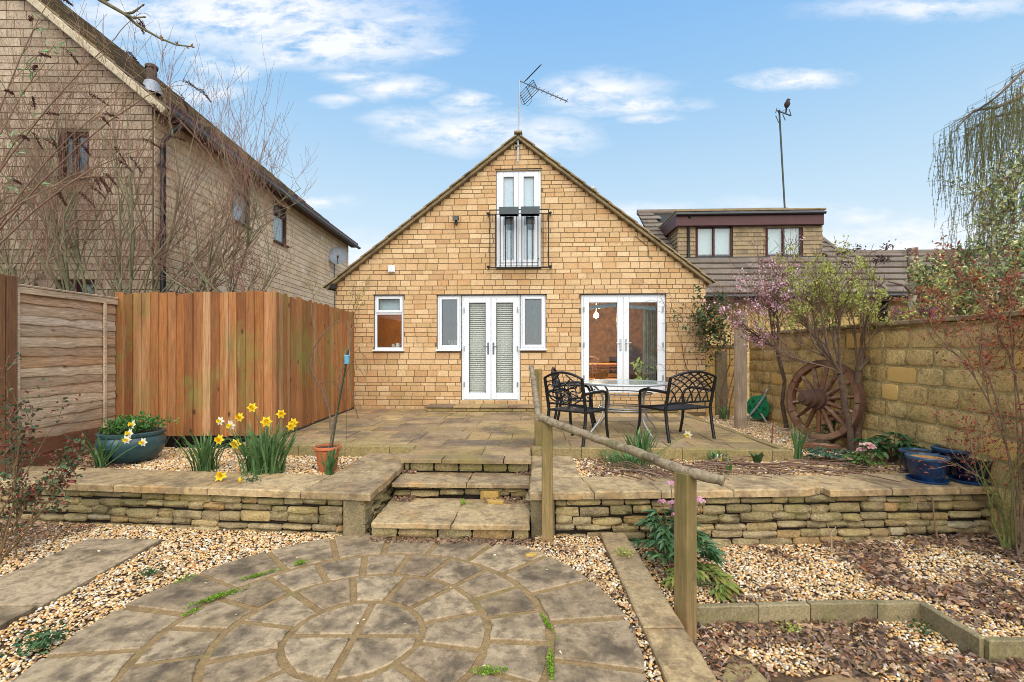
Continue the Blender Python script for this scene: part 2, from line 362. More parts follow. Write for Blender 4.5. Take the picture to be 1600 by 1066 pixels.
mt_gboard = wood('brown gravel board', ['6b4630', '744c36'], 'y', ga=.4, patches=[('3d3428', 1.6, .5, .7, .5, 3)])
mt_post = wood('green stained softwood post', ['876e4a', '907650', '7b6544'], 'z', ga=.4, patches=[('565828', 2.0, .36, .60, .75, 9, (.45, -.1)), ('646030', 2.5, .50, .68, .5, 2), ('4b4028', 5, .56, .7, .5, 5)])
mt_grey = wood('silver grey post', ['b09c86', 'a5907a'], 'z', ga=.4, patches=[('6f5c48', 2.5, .5, .66, .5, 2)])
mt_rail = surf('barked round rail', ['8a7a62', '958468'], gs=30, ga=.5, bs=60, bump=1, bd=.006, stretch=(1, 1, 1), patches=[('3f3626', 6, .5, .64, .7, 2), ('b3ab98', 30, .58, .66, .6, 5), ('67682f', 4, .54, .68, .5, 8)])
mt_white = surf('white plastic frame', ['d9dce0'], rough=.35, spec=.45, gs=3, ga=.03, bump=0)
mt_seal = surf('dark rubber seal', ['30302f'], rough=.6, bump=0)
mt_black = surf('black painted iron', ['101012'], rough=.38, spec=.5, gs=40, ga=.2, bump=.15, bs=120)
mt_silver = surf('grey painted steel', ['a3a6a8'], rough=.4, spec=.5, gs=20, ga=.1, bump=0, metal=.3)
mt_alu = surf('aluminium', ['a8abad'], rough=.4, metal=.8, gs=20, ga=.1, bump=0)
mt_brown = surf('brown window frame', ['43221f', '4a2522'], rough=.5, gs=8, ga=.15, bump=.1)
mt_gutter = surf('black plastic gutter', ['1c1d20'], rough=.35, spec=.5, gs=20, ga=.15, bump=0)
mt_ggut = surf('grey plastic gutter', ['5c6269'], rough=.4, spec=.5, gs=20, ga=.15, bump=0)
mt_tile = surf('brown concrete roof tile', ['6e6256', '786b5e', '665a50', '82746a'], gs=40, ga=.35, bs=70, bump=.6, patches=[('3a332c', 2, .5, .7, .5, 2), ('8a8450', 7, .60, .7, .6, 5), ('b0a894', 60, .62, .67, .5, 8)])
mt_tilew = surf('warm lichen verge tile', ['8a7858', '968462', '7e6c50'], gs=40, ga=.4, bs=70, bump=.7, patches=[('3c3428', 4, .5, .66, .6, 2), ('8d8a48', 6, .58, .7, .6, 5)])
mt_hung = surf('tile hanging', ['82705a', '968264', '8c7a5c', '6e6050'], gs=40, ga=.4, bs=70, bump=.6, patches=[('94865e', 5, .56, .7, .5, 5)])
mt_lead = surf('lead flashing', ['8b9096'], rough=.55, metal=.2, gs=6, ga=.2, bump=.2)
mt_block = surf('yellow garden block', ['ccaa6c', 'd6b476', 'c6a266', 'dcbc7e', 'd0ae70'], gs=55, ga=.45, bs=50, bump=1, bd=.014, coarse=16,
    patches=[('75643a', 3.0, .52, .66, .45, 2), ('6a5430', 11, .52, .62, .5, 5), ('6e6a34', 2.2, .52, .66, .4, 3, (.9, .3))])
mt_smooth = surf('smooth yellow sawn block', ['d0a860', 'd8b06a'], gs=70, ga=.15, bs=90, bump=.3)
mt_bmort = surf('yellow grey wall mortar', ['bca46e'], gs=40, ga=.4, bs=50, bump=.9, bd=.012, patches=[('4c4630', 3, .5, .64, .6, 2)])
# ================================================================ generic masonry
def block_mesh(name, mat, bx, bz, jy=.12, jx=.02, three=True, bulge=0.0, smooth=False):
    """unit block, x and z in -.5...5, face at y=-1; bx, bz = chamfer as share of size"""
    xs = [-.5 + bx, random.uniform(-.15, .15), .5 - bx]; zs = [-.5 + bz, random.uniform(-.1, .1), .5 - bz]
    vs = []; j = lambda a: random.uniform(-a, a)
    for iz, z in enumerate(zs):
        for ix, x in enumerate(xs):
            edge = (ix != 1) + (iz != 1)
            vs.append((x + j(jx), -1 + j(jy) + bulge * edge * .5, z + j(jx)))
    per = [0, 1, 2, 5, 8, 7, 6, 3]
    for i in per:
        x, y, z = vs[i]
        ox = -.5 if i % 3 == 0 else (.5 if i % 3 == 2 else x); oz = -.5 if i < 3 else (.5 if i > 5 else z)
        cr = .05 if bulge and i in (0, 2, 8, 6) else 0
        vs.append((ox * (1 - cr) + j(jx * .5), -.35 if bulge else -.1, oz * (1 - cr * 2) + j(jx * .5)))
    n0 = 9
    for k in range(8): x, y, z = vs[n0 + k]; vs.append((x * (.96 if bulge else 1), .3, z * (.96 if bulge else 1)))
    fs = [(0, 1, 4, 3), (1, 2, 5, 4), (3, 4, 7, 6), (4, 5, 8, 7)]
    for k in range(8):
        a, b = per[k], per[(k + 1) % 8]; fs.append((a, n0 + k, n0 + (k + 1) % 8, b)); fs.append((n0 + k, n0 + 8 + k, n0 + 8 + (k + 1) % 8, n0 + (k + 1) % 8))
    m = MB(); m.add(vs, fs); return m.mesh(name, mat, smooth=140 if smooth else False)
def lay(root, name, cells, origin, ang, variants, depth, nmax=300, key=None, jd=.15, stuff=None):
    """cells (u0,u1,z0,z1) in the wall's plane; origin = point of u=0 z=0; ang = wall direction"""
    key = key or (lambda c: -(c[1] - c[0]) * (c[3] - c[2])); cells = sorted(cells, key=key)
    R = Rz(ang); o0 = Vector(origin); ro = org(root)
    for (u0, u1, z0, z1) in cells[:nmax]:
        ob = bpy.data.objects.new(name, random.choice(variants)); COL.objects.link(ob); ob.parent = root
        ob.location = o0 + R @ Vector(((u0 + u1) / 2, 0, (z0 + z1) / 2)) - ro
        ob.rotation_euler = (0, 0, ang); ob.scale = (u1 - u0, depth * random.uniform(1 - jd, 1 + jd), z1 - z0)
        if random.random() < .5: ob.scale.x *= -1; ob.scale.z *= -1
    rest = cells[nmax:]
    if rest:
        Vs = []; Fq = []; rn = []; base = 0
        tab = [(np.array([v.co[:] for v in m.vertices]), np.array([p.vertices[:] for p in m.polygons])) for m in variants]
        Rn = np.array(R)
        for (u0, u1, z0, z1) in rest:
            v, f = random.choice(tab); vv = v * np.array([u1 - u0, depth * random.uniform(1 - jd, 1 + jd), z1 - z0]) + np.array([(u0 + u1) / 2, 0, (z0 + z1) / 2])
            Vs.append(vv @ Rn.T + np.array(o0 - ro)); Fq.append(f + base); base += len(v); rn.append(np.full(len(v), random.random()))
        me = nmesh(stuff or name + 's', np.concatenate(Vs), np.concatenate(Fq), list(variants[0].materials), np.concatenate(rn))
        o = link(stuff or name + 's', me); o.parent = root; o['kind'] = 'stuff'
def courses(u0f, u1f, z0, z1, hs, ws, joint=.010, holes=(), jr=0.0):
    """u0f(z), u1f(z): limits; holes (u0,u1,z0,z1)"""
    out = []; z = z0
    while z < z1 - .03:
        h = random.choice(hs) * random.uniform(1 - jr, 1 + jr); zt = min(z + h, z1); zm = (z + zt) / 2; a, b = u0f(zm), u1f(zm); 
        if b - a < .08: z = zt; continue
        segs = [(a, b)]
        for (h0, h1, k0, k1) in holes:
            if k0 < zm < k1:
                ns = []
                for (p, q) in segs:
                    if h0 > p: ns.append((p, min(q, h0)))
                    if h1 < q: ns.append((max(p, h1), q))
                segs = [s_ for s_ in ns if s_[1] - s_[0] > .03]
        x = a - random.uniform(0, ws[1])
        while x < b:
            wd = random.uniform(*ws)
            for (p, q) in segs:
                l, r = max(x, p), min(x + wd, q)
                if r - l > .045: out.append((l + joint / 2, r - joint / 2, z + joint / 2, zt - joint / 2))
            x += wd
        z = zt
    return out
def plane_holes(x0, x1, z0, ztop, holes, xcuts=()):
    """list of polygons (x,z) covering the region under ztop(x), minus holes"""
    xs = sorted(set([x0, x1] + [c for h in holes for c in h[:2]] + list(xcuts))); out = []
    for a, b in zip(xs, xs[1:]):
        hh = sorted([h for h in holes if h[0] <= a + 1e-6 and h[1] >= b - 1e-6], key=lambda h: h[2]); z = z0
        for h in hh:
            if h[2] > z: out.append([(a, z), (b, z), (b, h[2]), (a, h[2])])
            z = h[3]
        out.append([(a, z), (b, z), (b, ztop(b)), (a, ztop(a))])
    return out
# ================================================================ ground levels
PZ = .48                                   # patio
g = MB(); g.bx(-60, 60, -30, 90, -.62, -.60); 
tag(g.build('ground', surf('bare earth ground', ['4a4030'], gs=3, ga=.4)), kind='structure')
# ================================================================ main house
HY = 9.8
root = thing('house', (0, HY, PZ), 'gabled honey stone house with white plastic doors and a small railed upper opening', 'house')
HX0, HX1 = W(524, 500, Y=HY).x, W(1103, 500, Y=HY).x
AX, AZ = W(810, 219, Y=HY).x, W(810, 219, Y=HY).z
EZ = W(1103, 441, Y=HY).z; slope = (AZ - EZ) / (HX1 - AX); slopeL = (AZ - EZ) / (AX - HX0)
roofz = lambda x: AZ - (x - AX) * slope if x > AX else AZ - (AX - x) * slopeL
def rect(a, b, c, d): p = W(a, d, Y=HY); q = W(b, c, Y=HY); return (p.x, q.x, p.z, q.z)
R_top = rect(775.5, 845.5, 264, 417); R_kit = rect(584.5, 630.5, 461, 548.5); R_sl = rect(683, 721, 461, 549)
R_door = rect(721, 813, 461, 626); R_sr = rect(813, 853, 460, 548); R_fd = rect(908, 1040.5, 459.5, 616)
holes = [R_top, R_kit, R_sl, R_door, R_sr, R_fd]
mb = MB()
for poly in plane_holes(HX0, HX1, .2, lambda x: roofz(x) - .02, holes, (AX,)):
    mb.add([(x, HY + .002, z) for x, z in poly], [(0, 1, 2, 3)])
for (a, b, c, d) in holes:   # reveals
    mb.add([(a, HY, c), (a, HY + .25, c), (a, HY + .25, d), (a, HY, d)], [(0, 1, 2, 3)]); mb.add([(b, HY, c), (b, HY + .25, c), (b, HY + .25, d), (b, HY, d)], [(3, 2, 1, 0)])
    mb.add([(a, HY, d), (a, HY + .25, d), (b, HY + .25, d), (b, HY, d)], [(0, 1, 2, 3)]); mb.add([(a, HY, c), (a, HY + .25, c), (b, HY + .25, c), (b, HY, c)], [(3, 2, 1, 0)])
for x in (HX0, HX1): mb.add([(x, HY, .2), (x, HY + 8, .2), (x, HY + 8, EZ - .03), (x, HY, EZ - .03)], [(0, 1, 2, 3)])
mb.add([(HX0, HY + 8, .2), (HX1, HY + 8, .2), (HX1, HY + 8, EZ - .03), (AX, HY + 8, AZ - .03), (HX0, HY + 8, EZ - .03)], [(0, 1, 2, 3, 4)])
wall = mb.build('wall', mt_mortar, root)
def u0(z): return HX0 if z < EZ else AX - (AZ - z) / slopeL + .02
def u1(z): return HX1 if z < EZ else AX + (AZ - z) / slope - .02
cells = courses(u0, u1, PZ - .04, AZ - .05, [.082, .095, .105, .115, .12, .07, .135], (.17, .30), .011, holes)
bv = [block_mesh('stone_block', mt_brick, .010, .025, .07, .004) for _ in range(8)]
# the 300 largest as parts; a negative depth is outward already
lay(wall, 'stone_block', cells, (0, HY + .002, 0), 0, bv, .0065, 300)
# roof: tile courses running back, verge undercloak boards
tc_ = MB(); nrow = 15
for side in (-1, 1):
    ex = (HX0 - .13) if side < 0 else (HX1 + .06); sl = slopeL if side < 0 else slope
    run = abs(AX - ex); L_ = math.hypot(run, run * sl); ang = math.atan(sl)
    for i in range(nrow):
        m = MB(); t0 = L_ * i / nrow; t1 = L_ * (i + 1) / nrow + .05
        tm = (t0 + t1) / 2; nx, nz = math.sin(ang), math.cos(ang)
        cx = AX + side * tm * math.cos(ang); cz = AZ - tm * math.sin(ang)
        R = Matrix.Rotation(side * (ang - .045), 3, 'Y')
        m.rnd = random.random()
        m.box((cx + side * nx * .062, HY + 3.9 + random.uniform(-.008, .008), cz + nz * .062 + random.uniform(-.003, .003)), (t1 - t0, 8.1, .030), R, .006)
        m.build('tile_course', mt_tilew, root)
    m = MB(); R = Matrix.Rotation(side * ang, 3, 'Y'); cx = AX + side * L_ / 2 * math.cos(ang); cz = AZ - L_ / 2 * math.sin(ang)
    m.box((cx + side * nx * .014, HY - .045 + .02, cz + nz * .014), (L_ + .02, .17, .058), R, .008); m.build('verge_board', mt_tilew, root)
m = MB(); m.box((AX, HY + 3.9, AZ + .10), (.16, 8.12, .05), None, .02); m.build('ridge_tile', mt_tilew, root)
m = MB(); q = W(519, 446, Y=HY - .1); m.tube([(q.x + .02, HY - .14, q.z - .02), (q.x + .02, HY + 7.9, q.z - .02)], .055, 10); m.build('gutter', mt_gutter, root)
m = MB(); m.tube([(HX1 + .08, HY - .06, EZ + .0), (HX1 + .08, HY + 7.9, EZ + .0)], .05, 10); m.build('gutter', mt_gutter, root)
# ---------------- white plastic windows and doors
mt_glass = glass('window glass', refl=.38); mt_glassr = glass('bright reflecting glass', refl=2.2); mt_glassd = glass('blind door glass', (.95, .97, .95), .45)
def frame(mb, a, b, c, d, y, t, dep, tb=None, bev=.006):
    tb = t if tb is None else tb
    mb.bx(a, a + t, y, y + dep, c, d, bev); mb.bx(b - t, b, y, y + dep, c, d, bev)
    mb.bx(a + t + .0005, b - t - .0005, y + .001, y + dep - .001, d - t, d, bev); mb.bx(a + t + .0005, b - t - .0005, y + .001, y + dep - .001, c, c + tb, bev)
def pane(par, a, b, c, d, y, mat=None, seal=True):
    m = MB(); m.bx(a, b, y, y + .008, c, d); o = m.build('pane', mat or mt_glass, par)
    if seal:
        m = MB(); frame(m, a - .004, b + .004, c - .004, d + .004, y - .006, .010, .014, bev=0); m.build('gasket', mt_seal, par)
    return o
YF = HY + .035
# kitchen window
a, b, c, d = R_kit; c += .02
m = MB(); frame(m, a, b, c, d, YF, .05, .07); m.bx(a + .05, b - .05, YF + .001, YF + .069, d - .40, d - .345, .005)
wk = m.build('window', mt_white, root)
m = MB(); frame(m, a + .035, b - .035, d - .36, d - .03, YF - .022, .05, .05); m.build('sash', mt_white, wk)
pane(wk, a + .088, b - .088, d - .31, d - .082, YF + .01); pane(wk, a + .055, b - .055, c + .055, d - .402, YF + .03)
m = MB(); m.bx(a - .02, b + .02, YF - .10, YF + .02, c - .03, c + .006, .008); m.build('sill', mt_white, wk)
# combination of sidelights and doors
for (a, b, c, d) in (R_sl, R_sr):
    c += .03; m = MB(); frame(m, a, b - .002, c, d, YF, .05, .07); ws = m.build('window', mt_white, root)
    m = MB(); frame(m, a + .04, b - .04, c + .04, d - .04, YF - .02, .05, .05); m.build('sash', mt_white, ws)
    pane(ws, a + .092, b - .092, c + .092, d - .092, YF + .012, mt_glassr)
    m = MB(); m.bx(a - .02, b + (.02 if a > -.5 else -.01), YF - .10, YF + .02, c - .03, c + .006, .008); m.build('sill', mt_white, ws)
def leaf(par, a, b, c, d, hinge_left, blind, wst=.11, wbot=.13):
    m = MB(); frame(m, a, b, c, d, YF - .015, wst, .06, wbot, .010); m.bx(a + .01, b - .01, YF - .02, YF + .0, c + .0, c + .025, .004)
    o = m.build('door_leaf', mt_white, par)
    pane(o, a + wst, b - wst, c + wbot, d - wst, YF + .015, mt_glassd if blind else None)
    m = MB(); x = a + .012 if hinge_left else b - .012
    for z in (c + .3, c + (d - c) * .5, d - .25): m = MB(); m.tube([(x, YF - .035, z - .05), (x, YF - .035, z + .05)], .012, 8); m.build('hinge', mt_alu, o)
    m = MB(); x = b - .05 if hinge_left else a + .05; z = c + (d - c) * .5; s_ = -1 if hinge_left else 1
    m.bx(x - .017, x + .017, YF - .03, YF - .012, z - .12, z + .12, .004); m.tube([(x, YF - .03, z + .04), (x, YF - .07, z + .04), (x + s_ * .1, YF - .07, z + .035)], .009, 8)
    m.build('handle', mt_ggut if blind else mt_alu, o)
    return o
a, b, c, d = R_door
m = MB(); frame(m, a + .001, b - .001, c, d, YF, .06, .08, .04); fr = m.build('french_door', mt_white, root)
mid = (a + b) / 2; leaf(fr, a + .045, mid - .003, c + .03, d - .05, True, True, .105); leaf(fr, mid + .003, b - .045, c + .03, d - .05, False, True, .105)
for (p, q) in ((a + .15, mid - .11), (mid + .11, b - .15)):
    m = MB(); z = c + .17
    while z < d - .17: m.box(((p + q) / 2, YF + .085, z), (q - p, .040, .003), Matrix.Rotation(math.radians(50), 3, 'X')); z += .040
    m.bx(p, q, YF + .06, YF + .10, d - .20, d - .16, .004)
    for x in (p + .08, q - .08): m.tube([(x, YF + .07, c + .15), (x, YF + .07, d - .16)], .002, 4)
    m.build('venetian_blind', surf('blind slat', ['dcdad6'], rough=.5, bump=0, gs=5, ga=.05), fr)
a, b, c, d = R_fd
m = MB(); frame(m, a, b, c, d, YF, .065, .08, .04); fr2 = m.build('french_door', mt_white, root)
mid = (a + b) / 2; leaf(fr2, a + .045, mid - .003, c + .03, d - .05, True, False, .115, .14); leaf(fr2, mid + .003, b - .045, c + .03, d - .05, False, False, .115, .14)
for k, x in enumerate((a + .27, b - .27)):
    m = MB(); m.tube([(x, YF - .02, c + .09), (x, YF - .035, c + .09)], .016, 10); m.build('doorstop', mt_gutter, fr2)
# tilted grey blind rails inside the heads of the right doors, and small pelmets in sidelights
for (p, q, dz) in ((a + .17, mid - .13, .05), (mid + .13, b - .17, -.03)):
    m = MB(); m.bar((p, YF + .07, d - .255 + (0 if dz > 0 else .02)), (q, YF + .07, d - .255 + dz), .02, .075, .004); m.build('blind_rail', mt_ggut, fr2)
# upper doors
a, b, c, d = R_top
m = MB(); frame(m, a, b, c, d, YF, .055, .08, .03); fu = m.build('french_door', mt_white, root); mid = (a + b) / 2
lg = surf('frosted white blind', ['c4c8d6'], rough=.25, gs=4, ga=.08, bump=0)
for (p, q, hl) in ((a + .045, mid - .002, True), (mid + .002, b - .045, False)):
    m = MB(); frame(m, p, q, c + .02, d - .045, YF - .012, .10, .06, .13, .01); o = m.build('door_leaf', mt_white, fu)
    pane(o, p + .10, q - .10, c + .15, d - .145, YF + .015)
    m = MB(); m.bx(p + .09, q - .09, YF + .06, YF + .065, c + .12, d - .12); m.build('blind', lg, o)
m = MB(); m.tube([(b - .055, YF - .01, 3.52), (b - .055, YF - .03, 3.52)], .014, 10); m.build('vent_plug', mt_gutter, fu)
m = MB(); m.bx(a - .01, b + .01, HY - .05, HY + .08, c - .035, c - .004, .006); m.build('sill', mt_white, fu)
for (a, b, c, d) in (R_kit, R_top, (R_sl[0], R_sr[1], 0, R_sl[3]), R_fd):
    m = MB(); m.bx(a - .02, b + .02, HY - .022, HY + .03, d + .001, d + .011); m.build('lintel_angle', mt_seal, root)
# interior: one warm room behind the doors, rooms behind the other glass
mi_or = surf('orange wallpapered wall', ['93642f'], gs=7, ga=.6, bump=.2, patches=[('6d3c1a', 2.2, .5, .7, .5, 2)]); mi_fl = wood('interior floor board', ['6b4a2e'], 'y'); mi_ce = surf('ceiling paint', ['c9c2b4'], bump=0)
mi_br = surf('kitchen cupboard brown', ['a06c40'], gs=5, ga=.2, bump=0); mi_gr = surf('dim grey interior wall', ['9a8e80'], bump=0)
def room(x0, x1, y1, z0, z1, mw):
    m = MB(); m.bx(x0, x1, y1, y1 + .05, z0, z1); m.bx(x0 - .05, x0, HY + .27, y1, z0, z1); m.bx(x1, x1 + .05, HY + .27, y1, z0, z1); m.build('room_wall', mw, root)
    m = MB(); m.bx(x0, x1, HY + .27, y1, z0 - .04, z0); m.build('room_floor', mi_fl, root); m = MB(); m.bx(x0, x1, HY + .27, y1, z1, z1 + .04); m.build('room_ceiling', mi_ce, root)
room(.45, 3.2, HY + 3.6, .62, 3.0, mi_or); room(HX0 + .1, -2.16, HY + 2.4, .62, 3.0, mi_br); room(-2.1, .3, HY + 2.2, .62, 3.0, mi_gr); room(-1.4, 1.2, HY + 2, 3.15, 5.0, mi_gr)
def lamp(name, loc, energy, label):
    m = MB(); prof = [(0, -.06), (.05, -.04), (.065, 0), (.045, .05), (.015, .07), (.012, .09)]
    m.lathe(prof, (0, 0, 0), 12); m.tube([(0, 0, .09), (0, 0, 3.0 - loc[2])], .006, 5); o = m.build(name, emis('lit bulb ' + name, 'ffc890', 6), None); o.location = loc
    tag(o, label, 'lamp'); l = bpy.data.lights.new('bulb', 'POINT'); l.energy = energy; l.color = (1, .82, .62); l.shadow_soft_size = .08
    lo = bpy.data.objects.new('bulb_light', l); COL.objects.link(lo); lo.parent = o; lo.location = (0, 0, -.12)
lamp('pendant_lamp', (1.35, HY + 1.15, 2.45), 120, 'lit pendant bulb seen through the left leaf of the right hand glazed doors')
lamp('kitchen_lamp', (-2.6, HY + 1.1, 2.75), 50, 'lit bulb inside the room behind the small kitchen window')
mi_w = wood('polished orange wood', ['c87c40', 'b87038'], 'x', .4)
t = thing('dining_table', (1.55, HY + 1.5, .62), 'orange wooden dining table inside behind the right hand glazed doors', 'table')
m = MB(); m.bx(1.1, 2.0, HY + 1.1, HY + 1.9, 1.33, 1.37, .01); m.build('table_top', mi_w, t)
m = MB(); frame(m, 1.14, 1.96, 1.24, 1.32, HY + 1.14, .02, .72); m.build('apron', mi_w, t)
for x in (1.15, 1.95):
    for y in (1.15, 1.85): m = MB(); m.bx(x - .03, x + .03, HY + y - .03, HY + y + .03, .62, 1.33, .005); m.build('leg', mi_w, t)
for k, (x, y, ww, lb) in enumerate(((1.12, .78, .36, 'spindle back wooden chair inside, in front of the dining table'), (1.74, .85, .4, 'low wooden stool chair inside, right of the spindle back chair'))):
    t = thing('dining_chair', (x, HY + y, .62), lb, 'chair')
    m = MB(); m.bx(x - ww / 2, x + ww / 2, HY + y - .18, HY + y + .2, 1.02, 1.06, .01); m.build('seat', mi_w, t)
    for sx in (-1, 1):
        for sy in (-.15, .17): m = MB(); m.tube([(x + sx * ww * .46, HY + y + sy * 1.1, .62), (x + sx * ww * .4, HY + y + sy, 1.02)], .018, 7); m.build('leg', mi_w, t)
    if k == 0:
        for q in range(5): m = MB(); xx = x - .15 + q * .075; m.tube([(xx, HY + y - .17, 1.06), (xx * 1.0 + (xx - x) * .25, HY + y - .22, 1.5)], .009, 6); m.build('spindle', mi_w, t)
        m = MB(); m.tube([(x - .21, HY + y - .22, 1.46), (x - .1, HY + y - .24, 1.53), (x + .1, HY + y - .24, 1.53), (x + .21, HY + y - .22, 1.46)], .02, 7); m.build('top_rail', mi_w, t)
    else:
        m = MB(); m.bx(x - .2, x + .2, HY + y - .2, HY + y - .17, 1.10, 1.17, .01); m.build('top_rail', mi_w, t)
t = thing('sideboard', (2.45, HY + 3.3, .62), 'dark wooden sideboard against the orange wall inside the right hand glazed doors', 'sideboard')
m = MB(); m.bx(2.0, 3.1, HY + 3.1, HY + 3.55, .62, 1.5, .01); m.build('cabinet', wood('dark wood', ['3d2014'], 'x', .5), t)
m = MB(); m.lathe([(.09, 0), (.10, .02), (.05, .06), (.07, .1), (.13, .16), (.13, .26), (.06, .32), (0, .33)], (2.55, HY + 3.3, 1.5), 14); o = m.build('ornament', surf('dark glazed ornament', ['4c3a30'], rough=.3), None, True, base=(2.55, HY + 3.3, 1.5)); tag(o, 'dark rounded ornament standing on the sideboard inside', 'ornament')
cu_m = surf('grey patterned curtain', ['8d8674'], gs=14, ga=.4, bump=.1, trans=.2)
def curtain(x0, x1, y, z0, z1, lb, mat=cu_m, k=7):
    m = MB(); n = 40; vs = []; 
    for i in range(n + 1):
        x = x0 + (x1 - x0) * i / n; yy = y + .03 * math.sin(i / n * k * 2 * math.pi) + .01 * math.sin(i * 1.7); vs += [(x, yy, z0), (x, yy, z1)]
    m.add(vs, [(2 * i, 2 * i + 2, 2 * i + 3, 2 * i + 1) for i in range(n)]); o = m.build('curtain', mat, None, True, base=(x0, y, z0)); tag(o, lb, 'curtain')
a, b, c, d = R_fd; curtain(b - .42, b - .14, HY + .22, .66, d - .2, 'grey gathered curtain at the right edge of the right hand glazed doors')
a, b, c, d = R_sr; curtain(b - .26, b - .07, HY + .2, 1.3, d - .1, 'greenish curtain inside the narrow window right of the middle doors', surf('green curtain', ['63705a'], trans=.2, bump=0), 4)
# ---------------- fittings on the facade
def W9(px, py, dy=0.0): return W(px, py, Y=HY - dy)
t = thing('balcony_railing', (AX + .02, HY - .02, W9(800, 418).z), 'thin black iron railing with curled corners across the white upper doors', 'railing')
x0, x1 = W9(765.5, 300, .2).x, W9(857, 300, .2).x; zt = W9(800, 328, .2).z; zm_ = W9(800, 334.5, .2).z; zb = W9(800, 418, .2).z; zb2 = W9(800, 411, .2).z; yr = HY - .2
for z, r in ((zt, .012), (zm_, .010), (zb, .016), (zb2, .008)):
    m = MB(); xa, xb = (x0, x1) if z != zb2 else (x0 + .2, x1 - .2); m.tube([(xa, yr, z), (xb, yr, z)], r, 6); m.build('rail', mt_black, t)
for i, px in enumerate((765.5, 774, 781.5, 790, 798.5, 807.5, 815.5, 823.5, 831.5, 840.5, 848.5, 857)):
    m = MB(); x = W9(px, 300, .2).x; m.tube([(x, yr, zb), (x, yr, zt if i in (0, 3, 4, 7, 8, 11) else zm_)], .011, 6); m.build('bar', mt_black, t)
for x in (x0, x1):
    for z in (zm_, zb):
        m = MB(); m.tube([(x, yr, z), (x + (.03 if x > 0 else -.03), yr + .1, z), (x + (.05 if x > 0 else -.05), HY - .01, z + .02)], .014, 7)
        m.lathe([(0, -.03), (.022, -.02), (.03, 0), (.022, .02), (0, .03)], (x + (.04 if x > 0 else -.04), yr + .02, z + .02), 8); m.build('bracket', mt_black, t, True)
for k, (pa, pb) in enumerate(((780.5, 810), (814, 843))):
    xa, xb = W9(pa, 300, .3).x, W9(pb, 300, .3).x; z0, z1 = W9(0, 347, .3).z, W9(0, 336, .3).z
    t = thing('window_box', ((xa + xb) / 2, HY - .28, z0), ['left', 'right'][k] + ' grey trough planter hooked over the upper railing', 'planter', 'planters on the upper railing')
    m = MB(); frame(m, xa, xb, z0, z1, HY - .36, .012, .16); m.bx(xa, xb, HY - .36, HY - .20, z0, z0 + .012); m.bx(xa - .004, xb + .004, HY - .365, HY - .35, z0, z1, .004); m.bx(xa, xb, HY - .21, HY - .2, z0, z1)
    m.build('trough', surf('grey plastic trough', ['454d50'], rough=.5, gs=12, ga=.2, bump=.1), t)
    m = MB(); m.bx(xa + .015, xb - .015, HY - .34, HY - .22, z0 + .02, z1 - .01); m.build('soil', mt_earth, t)
    m = MB(); xm = (xa + xb) / 2; m.bx(xm - .085, xm + .085, HY - .19, HY - .17, z0 - .15, z0 - .004, .004); m.build('support_plate', mt_black, t)
p = W9(713.5, 344); t = thing('floodlight', (p.x, HY, p.z), 'small black floodlight on the left of the gable', 'floodlight')
m = MB(); m.box((p.x, HY - .11, p.z + .01), (.12, .07, .09), Matrix.Rotation(.4, 3, 'X'), .008); m.build('lamp_head', mt_black, t)
m = MB(); m.box((p.x, HY - .149, p.z - .006), (.1, .004, .07), Matrix.Rotation(.4, 3, 'X')); m.build('lens', surf('floodlight lens', ['6f7474'], rough=.15, bump=0), t)
m = MB(); m.bar((p.x, HY - .1, p.z - .02), (p.x, HY - .012, p.z - .06), .05, .012, .003); m.lathe([(0, -.03), (.03, -.02), (.03, .03), (0, .03)], (p.x, HY - .05, p.z - .08), 10); m.build('bracket', mt_black, t)
p = W9(612.5, 421); t = thing('vent_box', (p.x, HY, p.z), 'small square white vent cover above the kitchen window', 'vent')
m = MB(); m.bx(p.x - .07, p.x + .07, HY - .06, HY - .012, p.z - .07, p.z + .07, .008); m.build('cover', mt_white, t)
for k in range(5): m = MB(); m.bx(p.x - .055, p.x + .055, HY - .066, HY - .06, p.z - .05 + k * .023, p.z - .04 + k * .023, .002); m.build('louvre', mt_white, t)
m = MB(); q0 = W9(1012, 385); m.tube([(q0.x - .25, HY - .02, q0.z + .2), (q0.x, HY - .02, q0.z), (q0.x + .02, HY - .02, q0.z - .22), (q0.x + .1, HY - .02, q0.z - .24)], .005, 5); o = m.build('cable', mt_gutter, None, base=(q0.x, HY, q0.z)); tag(o, 'thin black cable hanging down the right of the gable', 'cable')
# TV aerial: mast clamped to the gable
b0 = W9(809, 253, .06); top = W9(812, 126, .06)
t = thing('tv_aerial', b0, 'television aerial with grid reflector on a mast clamped to the gable peak', 'aerial')
m = MB(); zs = W9(810, 214, .06).z; m.tube([b0, (b0.x + .01, b0.y, zs)], .017, 8); m.build('mast_foot', surf('white mast', ['b9b9b9'], rough=.5, bump=0), t)
m = MB(); m.tube([(b0.x + .01, b0.y, zs), top], .015, 8); m.build('mast', mt_silver, t)
for py in (240, 247): m = MB(); z = W9(0, py).z; m.bx(b0.x - .05, b0.x + .03, HY - .08, HY - .01, z - .02, z + .02, .004); m.build('clamp', mt_ggut, t)
A = lambda px, py, dy=0: W(px, py, Y=HY - .06 - dy)
bs0, bs1 = A(813, 127), A(885, 158, .8)
m = MB(); m.tube([bs0, bs1], .012, 6); m.build('boom', mt_ggut, t); mdk = surf('dark aerial rod', ['3a4046'], rough=.5, bump=0)
for k in range(9):
    f = .22 + .78 * k / 8; p = bs0.lerp(bs1, f)
    m = MB(); m.tube([p + Vector((-.03, -.05, -.06)), p + Vector((.03, .05, .06))], .006, 5); m.tube([p + Vector((.025, -.05, -.05)), p + Vector((-.025, .05, .05))], .006, 5); m.build('element', mdk, t)
